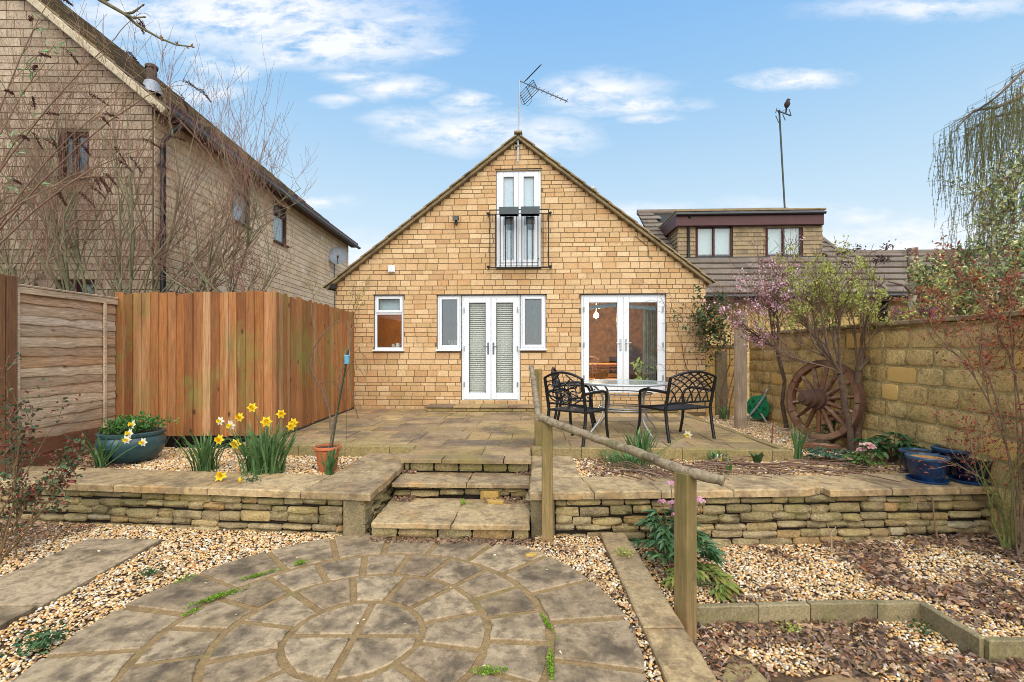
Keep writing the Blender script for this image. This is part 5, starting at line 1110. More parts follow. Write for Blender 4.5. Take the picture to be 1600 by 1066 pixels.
litter('stone_chips', (-3.6, 1, 1.5, 4.2), lambda X, Y: X > -9, lambda X, Y: 0 * X + .012, 4.0, 'pale petals and chips scattered on the paving', (.012, .026), surf('pale chip', ['d8d0be', 'c9b894'], bump=0))
# ================================================================ handrail
hr = thing('handrail', (.3, 4.3, 0), 'rustic handrail of barked round poles on three timber posts running down beside the steps', 'handrail')
def post(par, c, w_, z0, z1, rz_, mat, nm='post'):
    m = MB(); m.box((c.x, c.y, (z0 + z1) / 2), (w_, w_, z1 - z0), Rz(rz_), .006, .003); return m.build(nm, mat, par)
pA = W(855, 845, z=0.0); pB = W(841, 700, z=PZ - .03); pC = W(1071, 983, z=RG)
post(hr, pA, .092, -.2, 1.06, .05, mt_post); post(hr, pB, .085, .3, 1.43, .1, mt_post); post(hr, pC, .105, -.4, .885, TH + .62, mt_post)
def pole(pts, r, nm='rail'):
    m = MB(); P_ = [Vector(p) for p in pts]; Q = []; n = 9
    for a, b in zip(P_, P_[1:]): Q += [a.lerp(b, k / n) + Vector((random.uniform(-1, 1), random.uniform(-1, 1), random.uniform(-1, 1))) * .004 for k in range(n)]
    Q.append(P_[-1]); m.tube(Q, [r * random.uniform(.9, 1.08) for _ in Q], 10); m.build(nm, mt_rail, hr, True)
def cp(px, py, d): return W(px, py, d=d)
pole([cp(830, 573, 5.86), cp(834, 600, 5.4), cp(841, 652, 4.22)], .030)
pole([cp(842, 652, 4.26), cp(905, 676, 3.9), cp(985, 703, 3.5), cp(1065, 735, 3.1), cp(1131, 752, 2.93)], .032)
# ================================================================ table and chairs
T0 = W(975, 597, z=1.20); TC = Vector((T0.x, T0.y, PZ)); t = thing('patio_table', TC, 'round glass topped grey metal table in the middle of the seats on the patio', 'table')
m = MB(); m.lathe([(0, .708), (.60, .708), (.60, .716), (0, .716)], TC, 40); m.build('glass_top', surf('patterned table glass', ['8f9c94'], rough=.14, spec=.6, gs=30, ga=.12, bump=.1, bs=120), t)
m = MB(); n = 40; m.lathe([(.595, .695), (.628, .690), (.636, .705), (.628, .722), (.598, .722), (.595, .695)], TC, n); m.build('rim', mt_silver, t, True)
for k in range(4):
    a = math.radians(28 + 90 * k); dv_ = Vector((math.cos(a), math.sin(a), 0)); Q = []
    pr = [(.56, .695), (.50, .66), (.41, .58), (.37, .48), (.36, .38), (.38, .28), (.45, .16), (.56, .05), (.60, .0)]
    for (r, z) in pr: Q.append(TC + dv_ * r + Vector((0, 0, z)))
    m = MB(); m.tube(Q, .014, 8); m.build('leg', mt_silver, t, True)
for (r, z, rr) in ((.395, .56, .010), (.36, .36, .009), (.37, .33, .009)):
    m = MB(); m.tube([TC + Vector((r * math.cos(k * math.pi / 16), r * math.sin(k * math.pi / 16), z)) for k in range(33)], rr, 6, False); m.build('ring', mt_silver, t, True)
def make_chair(label, w_, style):
    t = thing('patio_chair', (0, 0, 0), label, 'chair', 'black metal seats round the glass table'); h = w_ / 2
    def tb(pts, r, nm, n=8, flat=1.0):
        m = MB(); m.tube(pts, r, n, True, flat); return m.build(nm, mt_black, t, True, local=True)
    yb = lambda z: -.24 - max(0, z - .42) * .22
    for s in (-1, 1):
        tb([(s * h, -.31, 0), (s * h, -.27, .2), (s * h, -.24, .42), (s * h, yb(.65), .65), (s * h, yb(.83), .83)], .021, 'back_post')
        tb([(s * h, yb(.64), .64), (s * (h + .02), -.1, .655), (s * (h + .025), .12, .66), (s * (h + .02), .22, .63), (s * h, .265, .54), (s * h, .25, .42), (s * h, .26, .22), (s * h, .31, 0)], .020, 'arm_and_leg')
        tb([(s * h, -.24, .41), (s * h, .25, .41)], .013, 'seat_side')
    arch = lambda u: .83 + .075 * (1 - u * u)
    tb([(h * u, yb(arch(u)), arch(u)) for u in [x / 6 - 1 for x in range(13)]], .016, 'top_rail')
    tb([(-h, yb(.50), .50), (h, yb(.50), .50)], .013, 'lower_rail')
    for y in (-.235, .25): tb([(-h, y, .412), (h, y, .412)], .012, 'seat_rail')
    n = 9
    for k in range(n):
        y = -.205 + .43 * k / (n - 1); m = MB(); m.tube([(-h, y, .415), (-h * .4, y, .405), (h * .4, y, .405), (h, y, .415)], .017, 6, True, .3); m.build('seat_slat', mt_black, t, local=True)
    m = MB()
    def curve(f, r=.0095):
        Q = []
        for (x, z) in f: Q.append((x, yb(z), z))
        m.tube(Q, r, 5, False)
    if style == 'lattice':
        for k in range(-4, 6):
            for s in (-1, 1):
                pts = []
                for q in range(13):
                    v = q / 12; u = s * (k * .36 - .5 + v * 1.15 - .25 * math.sin(v * math.pi)); z = .50 + v * (arch(min(1, abs(u))) - .50)
                    if abs(u) <= 1: pts.append((u * h, z))
                if len(pts) > 2: curve(pts, .010)
    else:
        for (cx, cz, r) in ((0, .70, .07), (-.13, .62, .055), (.13, .62, .055), (-.12, .77, .05), (.12, .77, .05), (0, .57, .045), (-.21, .70, .045), (.21, .70, .045)):
            curve([(cx + r * math.cos(a * math.pi / 8), cz + r * math.sin(a * math.pi / 8)) for a in range(17)], .008)
        for a in range(8): an = a * math.pi / 4 + .3; curve([(0, .68), (.10 * math.cos(an) - .03 * math.sin(an), .68 + .08 * math.sin(an)), (.20 * math.cos(an), .68 + .14 * math.sin(an))], .009)
        for s in (-1, 1): curve([(s * .02, .50), (s * .10, .58), (s * h * .95, .60)]); curve([(s * .05, .88), (s * .15, .80), (s * h * .97, .78)]); curve([(s * .1, .50), (s * .22, .56), (s * h * .97, .68)])
    m.build('back_tracery', mt_black, t, True, local=True)
    return t
def place(o, cx, d, fx, fd): p = Cw(cx, d, PZ); o.location = p; f = Cw(fx, fd) - Cw(0, 0); o.rotation_euler = (0, 0, math.atan2(f.y, f.x) - math.pi / 2)
ch = make_chair('black chair with leafy pattern back nearest the handrail, left of the table', .56, 'leaf'); place(ch, .85, 6.33, .65, .76)
c2 = copy_tree(ch); c2['label'] = 'black chair with leafy pattern back half hidden behind the nearer left chair'; place(c2, 1.0, 7.75, .96, -.2)
c3 = make_chair('black seat with curved lattice back right of the table', .78, 'lattice'); place(c3, 2.22, 6.62, -.42, .90)
# ================================================================ timber post, hose reel, cart wheel, pots
p = W(1157, 668, z=.37); t = thing('timber_post', (p.x, p.y, .3), 'tall silvery timber post standing in the gravel bed by the hose reel', 'post')
m = MB(); m.box((p.x, p.y, 1.30), (.155, .155, 1.98), Rz(.1), .010, .004); m.build('shaft', mt_grey, t)
m = MB(); q = [Vector((p.x + math.cos(.1 + a * math.pi / 2 + math.pi / 4) * .105, p.y + math.sin(.1 + a * math.pi / 2 + math.pi / 4) * .105, 2.291)) for a in range(4)]; m.add(q + [Vector((p.x, p.y, 2.32))], [(0, 1, 4), (1, 2, 4), (2, 3, 4), (3, 0, 4)]); m.build('weathered_top', mt_grey, t)
hp = W(1188, 657, z=.38); t = thing('hose_reel', (hp.x, hp.y, .37), 'green and grey hose reel with yellow hose beside the timber post', 'hose reel')
mg = surf('green plastic', ['0f7a4a'], rough=.4, spec=.5, gs=10, ga=.1, bump=0); myl = surf('yellow hose', ['b98f2e'], rough=.5, gs=20, ga=.2, bump=0); mgp = surf('grey plastic', ['9ea4a8'], rough=.45, bump=0)
ax = Vector((-.80, -.60, 0)).normalized(); RH = Matrix((Vector((0, 0, 1)).cross(ax), Vector((0, 0, 1)), ax)).transposed(); hc = Vector((hp.x, hp.y, .62))
m = MB(); m.lathe([(0, .10), (.06, .105), (.07, .12), (.19, .105), (.215, .10), (.22, .085), (.20, .08), (.06, .08), (.06, -.08), (.20, -.08), (.22, -.085), (.20, -.1), (0, -.1)], hc, 28, RH); m.build('drum', mg, t, True)
for k in range(6): m = MB(); a = k * math.pi / 3; c_ = hc + RH @ Vector((.135 * math.cos(a), .135 * math.sin(a), .113)); m.lathe([(0, 0), (.03, 0), (.034, .008), (0, .012)], c_, 10, RH); m.build('drum_boss', surf('dark green plastic', ['0a5c38'], rough=.4, bump=0), t, True)
m = MB()
for k in range(9): 
    r = .13 + .006 * (k % 3); zz = -.07 + k * .017; m.tube([hc + RH @ Vector((r * math.cos(a * math.pi / 12), r * math.sin(a * math.pi / 12), zz)) for a in range(25)], .010, 5, False)
m.build('coiled_hose', myl, t, True)
for s in (-.13, .125):
    m = MB(); m.tube([hc + RH @ Vector((-.20, -.24, s)), hc + RH @ Vector((0, .0, s)), hc + RH @ Vector((.13, .20, s)), hc + RH @ Vector((.17, .30, s))], [.017, .024, .018, .014], 8); m.build('frame_arm', mgp, t, True)
    m = MB(); m.tube([hc + RH @ Vector((.18, -.24, s)), hc + RH @ Vector((.05, -.05, s))], .018, 8); m.build('frame_leg', mgp, t, True)
m = MB(); m.tube([hc + RH @ Vector((.17, .30, -.13)), hc + RH @ Vector((.185, .345, -.11)), hc + RH @ Vector((.185, .345, .10)), hc + RH @ Vector((.17, .30, .125))], .012, 8); m.build('carry_handle', mgp, t, True)
m = MB(); m.bar(hc + RH @ Vector((0, 0, .14)), hc + RH @ Vector((.1, -.06, .15)), .035, .02, .004); m.tube([hc + RH @ Vector((.1, -.06, .15)), hc + RH @ Vector((.1, -.06, .22))], .014, 8); m.build('crank', mg, t)
# wheel
n_ = (Cw(-.95, -.31) - Cw(0, 0)).normalized(); n_ = (n_ + Vector((0, 0, .12))).normalized(); tx = Vector((0, 0, 1)).cross(n_).normalized(); ty = n_.cross(tx); RWH = Matrix((tx, ty, n_)).transposed()
R1 = .55; wc = W(1286, 625, d=6.66); t = thing('cart_wheel', Vector((wc.x, wc.y, .36)), 'old brown wooden cart wheel with a big hub leaning on the yellow wall', 'wheel')
mwh = wood('old wheel timber', ['75503c', '82583f', '6a4636', '8c664c'], 'z', .75, ga=.45, patches=[('c0a884', 4, .46, .58, .85, 2, None, (.0, .7)), ('3a2620', 4, .55, .7, .5, 4)])
mir = surf('rusty iron', ['584034', '664a3a'], gs=40, ga=.4, bs=60, bump=.5, rough=.7)
wp_ = lambda x, y, z: wc + RWH @ Vector((x, y, z))
for k in range(7):
    m = MB(); a0 = 2 * math.pi * k / 7 + .012; a1 = 2 * math.pi * (k + 1) / 7 - .012; q = 8; vs = []
    for i in range(q + 1):
        a = a0 + (a1 - a0) * i / q
        for (r, z) in ((R1 - .085, -.04), (R1 - .012, -.042), (R1 - .012, .042), (R1 - .085, .04)): vs.append(wp_(r * math.cos(a), r * math.sin(a), z))
    fs = [(i * 4 + j, i * 4 + (j + 1) % 4, (i + 1) * 4 + (j + 1) % 4, (i + 1) * 4 + j) for i in range(q) for j in range(4)] + [(0, 1, 2, 3), tuple(q * 4 + j for j in range(4))[::-1]]
    m.add(vs, fs); m.rnd = random.random(); m.build('felloe', mwh, t)
m = MB(); m.lathe([(R1 - .013, -.046), (R1, -.046), (R1, .046), (R1 - .013, .046), (R1 - .013, -.046)], wc, 56, RWH); m.build('iron_tyre', mir, t)
for k in range(14):
    a = 2 * math.pi * (k + .4) / 14; m = MB(); m.tube([wp_(.07 * math.cos(a), .07 * math.sin(a), .06), wp_(.25 * math.cos(a), .25 * math.sin(a), .035), wp_((R1 - .08) * math.cos(a), (R1 - .08) * math.sin(a), 0)], [.040, .036, .028], 8, True, .8); m.build('spoke', mwh, t, True)
m = MB(); m.lathe([(r_ * 1.18, z_ * 1.15) for r_, z_ in [(0, -.10), (.07, -.10), (.10, -.02), (.125, .02), (.125, .07), (.11, .08), (.11, .11), (.118, .115), (.118, .135), (.10, .14), (.092, .20), (.10, .205), (.10, .225), (.085, .23), (.078, .27), (.084, .275), (.084, .30), (.05, .31), (.045, .335), (0, .335)]], wc, 24, RWH); m.build('hub', mir, t, True)
m = MB(); q = W(1268, 702, z=.37); m.box((q.x + .1, q.y + .05, .40), (.5, .12, .08), Rz(-.5), .01); o = m.build('timber_chock', mwh, None, base=(q.x, q.y, .36)); tag(o, 'reddish timber offcut wedged under the cart wheel', 'timber')
mcob = surf('cobalt glaze', ['0a1430', '080f24'], rough=.16, spec=.6, gs=12, ga=.35, bump=.1, patches=[('2f5a8a', 3, .5, .7, .5, 2), ('6b5a30', 18, .60, .7, .45, 5)]); mcr = surf('pale blue glaze rim', ['3a5f7c', '30506c'], rough=.2, spec=.6, gs=20, ga=.3, bump=0)
def pot(px, py, d, r, h, label, mats, name='glazed_pot', saucer=False, soil='8a5a30', flute=.0, group='cobalt blue pots on the right coping', z=CZ, prof=None, rim=1.02):
    p = W(px, py, d=d); p.z = z; t = thing(name, p, label, 'plant pot', group); z0 = z
    if saucer:
        m = MB(); m.lathe([(0, 0), (r * .86, 0), (r * .98, .028), (r * .93, .028), (r * .83, .008), (0, .008)], p, 32); m.build('saucer', surf('blue saucer glaze', ['20487a'], rough=.2, spec=.6, gs=10, ga=.2, bump=0), t, True); z0 = z + .010
    pr = prof or [(.66, 0), (.74, .12), (.86, .42), (.93, .70), (.95, .88)]
    m = MB(); n = 48; vs = []
    for (a, b) in pr:
        for k in range(n): an = 2 * math.pi * k / n; rr = r * a * (1 - flute * .5 * (1 + math.cos(an * 16)) * (b < .85)); vs.append((p.x + rr * math.cos(an), p.y + rr * math.sin(an), z0 + h * b))
    m.add(vs, [(i * n + k, i * n + (k + 1) % n, (i + 1) * n + (k + 1) % n, (i + 1) * n + k) for i in range(len(pr) - 1) for k in range(n)] + [tuple(range(n))[::-1]]); m.build('body', mats[0], t, True)
    m = MB(); m.lathe([(r * pr[-1][0] * .99, h * .86), (r, h * .90), (r * 1.01, h * .98), (r * .98, h), (r * .88, h), (r * .86, h * .93), (r * .84, h * .75)], (p.x, p.y, z0), 40); m.build('rim', mats[1], t, True)
    m = MB(); m.lathe([(0, h * rim - .02), (r * .87, h * rim - .025)], (p.x, p.y, z0), 20); m.build('soil', surf('pot compost ' + soil, [soil], gs=50, ga=.5, bump=.6), t)
    return t, p
pot(1436, 735, 5.05, .165, .22, 'pale rimmed blue pot at the back left of the group on the coping', (mcob, mcr), flute=.04, soil='3a2a1c')
pot(1449, 752, 4.68, .170, .235, 'blue fluted pot filled with orange gravel standing in a blue saucer', (mcob, mcr), saucer=True, flute=.05, soil='b8864c')
pot(1491, 735, 4.95, .185, .27, 'largest cobalt blue pot in the middle of the coping group', (mcob, mcr), flute=.05, soil='3a2a1c')
pot(1515, 757, 4.66, .165, .22, 'dark blue pot at the right end of the group under red twigs', (mcob, mcob), saucer=True, flute=.05, soil='3a2a1c')
mteal = surf('teal glaze', ['2f5056', '284448'], rough=.3, spec=.5, gs=8, ga=.35, bump=.15, patches=[('5a6a58', 2, .5, .7, .5, 2), ('223a40', 5, .52, .7, .5, 3)])
tp_, tpp = pot(206, 716, 5.72, .33, .36, 'big round teal glazed bowl pot with green foliage before the orange fence', (mteal, mteal), 'glazed_pot', z=.355, group=None, soil='2e241a', prof=[(.55, 0), (.72, .10), (.93, .34), (1.02, .58), (1.0, .78), (.93, .88)])
mter = surf('terracotta', ['b06440', 'a45c3a'], rough=.8, gs=30, ga=.2, bs=80, bump=.3, patches=[('c08a70', 4, .55, .7, .4, 2)])
tt_, ttp = pot(512, 733, 5.27, .145, .27, 'terracotta pot with a caned climbing rose on the left raised bed', (mter, mter), 'terracotta_pot', z=.355, group=None, soil='4a3022', prof=[(.62, 0), (.70, .3), (.84, .80), (.86, .86)])
# ================================================================ branching plants
class Tree:
    def __init__(s): s.mb = MB(); s.thin = MB(); s.tips = []; s.nodes = []
    def grow(s, p, d, L_, r, lvl, o):
        n = o.get('seg', 6) if lvl < 3 else 4; pts = [Vector(p)]; rad_l = [r]; d = Vector(d).normalized(); up = o['up'][min(lvl, len(o['up']) - 1)]; wb = o.get('wob', .12)
        for i in range(n):
            d = (d + Vector((random.gauss(0, wb), random.gauss(0, wb), random.gauss(0, wb))) + Vector((0, 0, up))).normalized()
            if pts[-1].y + d.y * .3 < o.get('ymin', -99): d.y = abs(d.y)
            if pts[-1].x + d.x * .3 > o.get('xmax', 99): d.x = -abs(d.x)
            if pts[-1].z < o.get('zmin', -99): d.z = abs(d.z)
            pts.append(pts[-1] + d * (L_ / n)); rad_l.append(max(o['rmin'], r * (1 - (1 - o.get('tap', .45)) * (i + 1) / n)))
        last = lvl >= o['lv']; (s.thin if lvl >= o.get('thinfrom', 2) else s.mb).tube(pts, rad_l, 3 if lvl >= 2 else (4 if lvl == 1 else 7), False)
        for i in range(1, n + 1):
            if lvl >= o.get('nodefrom', o['lv']): s.nodes.append((pts[i], (pts[i] - pts[i - 1]).normalized(), lvl))
        if last: s.tips.append((pts[-1], d)); return
        k = o['ch'][lvl]
        for c in range(k):
            f = random.uniform(o.get('st', .3), 1.0) if c else 1.0; i = min(n, max(1, int(round(f * n)))); base = pts[i]; dd = (pts[i] - pts[i - 1]).normalized(); a, b = frame_of(dd)
            an = random.uniform(0, 2 * math.pi); sp_ = o['sp'][min(lvl, len(o['sp']) - 1)] * random.uniform(.6, 1.2) * (.5 if c == 0 else 1)
            nd = dd * math.cos(sp_) + (a * math.cos(an) + b * math.sin(an)) * math.sin(sp_)
            s.grow(base, nd, L_ * o['ll'][min(lvl, len(o['ll']) - 1)] * random.uniform(.7, 1.2), max(o['rmin'], rad_l[i] * .72), lvl + 1, o)
def leaves_on(par, nodes, nm, n, size, mat, wr=.5, spread=.04, droop=0.0, curl=.15, hi=False, along=.5, kind='stuff', fold=.25):
    k = RNG.integers(0, len(nodes), n); P_ = np.array([nodes[i][0][:] for i in k]); D0 = np.array([nodes[i][1][:] for i in k])
    D = rdir(n) + D0 * along; D[:, 2] -= droop; P_ = P_ + RNG.normal(0, spread, (n, 3)); U = rdir(n, .2, 1)
    off = np.array(org(par)[:]); o = link(nm, leafmesh(nm, P_ - off, D, U, RNG.uniform(*size, n), wr, mat, curl=curl, hi=hi, fold=fold)); o.parent = par
    if kind: o['kind'] = kind
    return o
bk_grey = surf('grey green young bark', ['686249', '757055', '5c5742'], gs=30, ga=.4, bs=60, bump=.5, patches=[('8c9468', 4, .52, .7, .5, 2)]); bk_red = surf('red brown twig', ['785444', '866050', '684a3c', '947460'], gs=30, ga=.3, bump=0)
bk_br = surf('brown bark', ['6e5848', '7c6656', '5e4a3c'], gs=40, ga=.4, bs=60, bump=.8, patches=[('a8a294', 8, .56, .68, .6, 2)]); bk_tw = surf('brown twig', ['6a5040', '7a6252'], gs=30, ga=.3, bump=0)
# big bare multi-stemmed tree behind the left fence
b0 = Cw(-5.75, 7.05, .3); t = thing('bare_tree', b0, 'large leafless multi stemmed tree with reddish twigs between the left fence and the stone house', 'tree')
random.seed(21); tr = Tree(); O = dict(lv=3, ch=[11, 5, 4], sp=[.48, .5, .5], ll=[.42, .52, .6], up=[.015, .02, .05, .07], rmin=.0022, seg=8, wob=.055, st=.34, thinfrom=2, nodefrom=2, ymin=6.45, zmin=2.3, xmax=-3.95)
for k in range(15):
    a = random.uniform(-1, 1); q = b0 + Vector(((k / 14 - .5) * 1.7, random.uniform(-.08, .12), 0)); lean = (k / 14 - .5) * 2.1 + random.uniform(-.25, .25)
    dd = (Cw(lean, 0) - Cw(0, 0)) + Vector((0, random.uniform(-.02, .30), 1.9)); tr.grow(q, dd, random.uniform(3.3, 4.5) * (1 - .10 * abs(lean)), random.uniform(.018, .034), 0, O)
tr.mb.build('stems', bk_grey, t, True); tag(tr.thin.build('twigs', bk_red, t), kind='stuff')
leaves_on(t, tr.nodes, 'buds', 2600, (.012, .026), surf('small bud', ['7a3f30', '8a5a3c'], bump=0), .4, .004)
# buddleia with brown seed heads arching in from the left edge
b0 = Cw(-6.1, 5.0, .3); t = thing('buddleia', b0, 'arching shrub with drooping brown seed heads and few pale leaves at the left edge', 'shrub')
random.seed(5); tr = Tree(); O = dict(lv=2, ch=[4, 3], sp=[.5, .6], ll=[.45, .5], up=[-.02, -.05, -.10], rmin=.003, seg=8, wob=.08, st=.5, thinfrom=1, nodefrom=2)
for (px, py) in ((60, 30), (180, 60), (150, 180), (230, 150), (60, 110), (30, 210), (120, 280), (200, 240), (40, 300)):
    e_ = W(px, py, d=5.3); q0 = b0 + Vector((random.uniform(-.2, .2), random.uniform(-.2, .2), 1.6)); c_ = q0.lerp(e_, .5) + Vector((0, 0, .55)); Q = [q0.lerp(c_, k / 6).lerp(c_.lerp(e_, k / 6), k / 6) for k in range(7)]
    tr.mb.tube([b0] + Q, [.02] + [.014 - .0016 * k for k in range(7)], 5, False)
    for k in (4, 5, 6): tr.grow(Q[k], (Q[k] - Q[k - 1]) + Vector((random.uniform(-.1, .1), random.uniform(-.1, .1), .05)), .38, .006, 1, O)
tr.mb.build('stems', bk_tw, t, True); tr.thin.build('twigs', surf('pale straw twig', ['9a8264', '8a7054'], bump=0), t)
msd = surf('brown seed head', ['4a2a20', '5a3426', '3c2420'], gs=60, ga=.4, bump=0); random.shuffle(tr.tips)
for (p, d_) in tr.tips[:38]:
    L_ = random.uniform(.11, .20); n = 240; u = RNG.random(n); ax_ = np.array(d_[:]) * .9 + np.array([.1, 0, -.35]); ax_ /= np.linalg.norm(ax_)
    P_ = np.array((p - org(t))[:]) + ax_ * (u * L_)[:, None] + np.array([0, 0, -.04]) * (u ** 2)[:, None] + RNG.normal(0, 1, (n, 3)) * (.011 * (1.1 - u))[:, None]
    o = link('seed_head', leafmesh('seed_head', P_, rdir(n), rdir(n, .2, 1), RNG.uniform(.009, .016, n), .6, msd, hi=False)); o.parent = t
pl_ = [n_ for n_ in tr.nodes if n_[0].x < -5.3]; leaves_on(t, pl_ or tr.nodes, 'leaves', 70, (.05, .10), surf('sage leaf', ['7f9b6a', '93b07c', 'b4c49a'], trans=.3, bump=0), .3, .02, .1, hi=True)
# overhead branch tip near the camera
pts = [(-40, -150), (40, -80), (110, -30), (160, 2), (195, 22), (215, 40), (250, 60), (275, 70), (298, 73)]; Q = [W(x, y, d=2.0 + .02 * i) for i, (x, y) in enumerate(pts)]
t = thing('branch', Q[0], 'bare grey branch tip with fat buds hanging into the top left of the sky', 'branch')
m = MB(); m.tube(Q, [.016, .013, .010, .008, .0068, .0055, .0045, .0038, .003], 8); m.build('stem', bk_grey, t, True)
bud = surf('tan bud', ['8a6a48', '6b5438'], gs=60, ga=.3, bump=.2)
def budat(p, d_, s_): m = MB(); d_ = d_.normalized(); a, b = frame_of(d_); m.lathe([(0, 0), (s_ * .4, s_ * .5), (s_ * .45, s_ * 1.0), (s_ * .2, s_ * 1.8), (0, s_ * 2.1)], p, 7, Matrix((a, b, d_)).transposed()); m.build('bud', bud, t, True)
for (i0, off) in ((4, (221, 10)), (4, (223, 27)), (3, (178, -10))):
    e_ = W(*off, d=2.06); m = MB(); md = Q[i0].lerp(e_, .5) + Vector((0, 0, -.01)); m.tube([Q[i0], md, e_], [.006, .0045, .003], 6); m.build('side_twig', bk_grey, t, True); budat(e_, e_ - md, .009); budat(md, Vector((.3, 0, 1)), .006); budat(md.lerp(e_, .5), Vector((.2, .1, -1)), .006)
for k, (p, d_) in enumerate([(Q[8], Q[8] - Q[7]), (Q[7], Vector((.5, 0, .8))), (Q[8].lerp(Q[7], .3), Vector((.6, 0, -.7))), (Q[6], Vector((.8, 0, .3))), (Q[6], Vector((.4, 0, .9))), (Q[6], Vector((.5, .2, -.5))), (Q[8], Vector((.5, 0, .7)))]): budat(p, d_, .0085)
# green budding shrub in front of the wheel
mlf = surf('fresh yellow green leaf', ['a4a848', 'b8bc5c', '8a944a', 'c8c878', '98985a'], rough=.6, gs=20, ga=.2, bump=0, trans=.35)
b0 = W(1333, 700, z=.37); t = thing('shrub', b0, 'wide budding shrub with yellow green new leaves in front of the cart wheel', 'shrub')
random.seed(12); tr = Tree()
O = dict(lv=3, ch=[5, 5, 4], sp=[.5, .55, .6], ll=[.62, .6, .6], up=[.02, .06, .05, .03], rmin=.0028, seg=6, wob=.10, st=.35, thinfrom=2, nodefrom=3)
jn = [W(1314, 585, d=6.15), W(1342, 580, d=6.2)]
for q_, r_ in ((jn[0], .044), (jn[1], .046)):
    st0 = b0 + Vector(((q_.x - b0.x) * .3, (q_.y - b0.y) * .5, 0)); Q = [st0.lerp(q_, k / 5) + Vector((random.gauss(0, .012), random.gauss(0, .012), 0)) for k in range(6)]; tr.mb.tube(Q, [r_ * (1 - .03 * k) for k in range(6)], 9, False)
for (px, py, d_, j_, r_) in ((1225, 470, 6.1, 0, .020), (1262, 440, 6.0, 0, .022), (1290, 470, 6.6, 0, .016), (1318, 430, 6.2, 0, .020), (1340, 440, 6.0, 1, .02), (1375, 450, 6.3, 1, .02), (1400, 490, 6.1, 1, .018), (1360, 430, 6.5, 1, .016), (1235, 510, 5.9, 0, .014), (1300, 440, 6.3, 0, .016), (1430, 470, 6.0, 1, .017), (1205, 440, 6.2, 0, .016), (1410, 430, 6.4, 1, .016), (1250, 480, 6.6, 0, .013)):
    e_ = W(px, py, d=d_); dd = e_ - jn[j_]; tr.grow(jn[j_], dd, dd.length * .60, r_, 0, O)
tr.mb.build('stems', bk_br, t, True); tag(tr.thin.build('twigs', bk_tw, t), kind='stuff')
up_n = [n_ for n_ in tr.nodes if n_[0].z > 1.95]; 
k_ = random.sample(up_n, min(len(up_n), 330)); leaves_on(t, k_, 'leaves', 5600, (.024, .05), mlf, .6, .03, hi=False, along=.7)
for (px, py) in ((1318, 395), (1340, 388), (1388, 385), (1382, 405), (1328, 410), (1370, 405)):   # dark withered flower heads on top
    c_ = W(px, py, d=6.2); base = min(tr.nodes, key=lambda n_: (n_[0] - c_).length)[0]; m = MB(); m.tube([base, base.lerp(c_, .6) + Vector((.02, 0, 0)), c_], [.005, .004, .003], 5)
    m.build('flower_stalk', bk_tw, t); n = 46; o = link('withered_head', leafmesh('withered_head', np.array((c_ - org(t))[:]) + RNG.normal(0, .035, (n, 3)) * np.array([1.3, 1, .8]), rdir(n), rdir(n, .2, 1), RNG.uniform(.018, .034, n), .7, surf('withered purple brown flower', ['3c2430', '4f3a34'], bump=0), hi=True, fold=.6)); o.parent = t; o['kind'] = 'stuff'
# pink flowering small tree by the post
mpk = surf('pale pink blossom', ['f0ccd4', 'f6e0e4', 'e4a8ba', 'd890a8'], bump=0, gs=20, ga=.1, trans=.3); mrd = surf('bronze young leaf', ['6e3a34', '8a4a3e', '7c6a3c', '93603c'], bump=0, trans=.25)
b0 = Cw(4.28, 8.0, .36); t = thing('flowering_tree', b0, 'slender tree with scattered pale pink blossom behind the tall timber post', 'tree')
random.seed(33); tr = Tree(); O = dict(lv=3, ch=[5, 5, 3], sp=[.55, .6, .6], ll=[.6, .6, .55], up=[.05, .05, .04, .02], rmin=.0028, seg=6, wob=.12, st=.3, thinfrom=2, nodefrom=3)
Q = [W(1229, 668, d=7.9), W(1222, 630, d=7.85), W(1226, 595, d=7.8), W(1217, 560, d=7.75), W(1214, 545, d=7.7)]; tr.mb.tube(Q, [.034, .030, .028, .030, .026], 8, False)
for (px, py, d_) in ((1110, 460, 7.5), (1150, 420, 7.4), (1180, 400, 7.7), (1205, 420, 7.6), (1235, 430, 7.5), (1260, 470, 7.8), (1140, 500, 7.3), (1190, 450, 7.2), (1175, 540, 7.5)):
    e_ = W(px, py, d=d_); dd = e_ - Q[-1]; tr.grow(Q[-1], dd, dd.length * .62, .015, 0, O)
tr.mb.build('stems', bk_br, t, True); tag(tr.thin.build('twigs', bk_tw, t), kind='stuff')
leaves_on(t, random.sample(tr.nodes, min(260, len(tr.nodes))), 'blossom', 2000, (.018, .036), mpk, .9, .025, hi=False); leaves_on(t, tr.nodes, 'leaves', 900, (.018, .036), mrd, .5, .03)
# evergreen climber at the house corner
mgl = surf('glossy green leaf', ['2f4a24', '3e5c2e', '27401f', '55703c'], rough=.4, spec=.45, gs=20, ga=.25, bump=0, trans=.15)
b0 = Vector((3.5, 9.4, .36)); t = thing('climber', b0, 'glossy green and bronze leaved climber on the right corner of the house', 'climbing plant'); random.seed(8); tr = Tree()
O = dict(lv=2, ch=[5, 4], sp=[.6, .8], ll=[.5, .6], up=[.04, .0, -.05], rmin=.003, seg=7, wob=.18, st=.4, nodefrom=1)
for k in range(6): tr.grow(b0 + Vector((random.uniform(-.05, .15), 0, 0)), (random.uniform(-.25, .35), -.05, 1.6), 2.0, .014, 0, O)
tr.mb.build('stems', bk_tw, t, True); tag(tr.thin.build('twigs', bk_tw, t), kind='stuff')
hn = [n_ for n_ in tr.nodes if n_[0].z > 1.6] or tr.nodes
hn = [(W(1112 + random.gauss(0, 17), 508 + random.gauss(0, 24), Y=9.5 + random.gauss(0, .12)), Vector((0, 0, 1)), 1) for _ in range(160)]
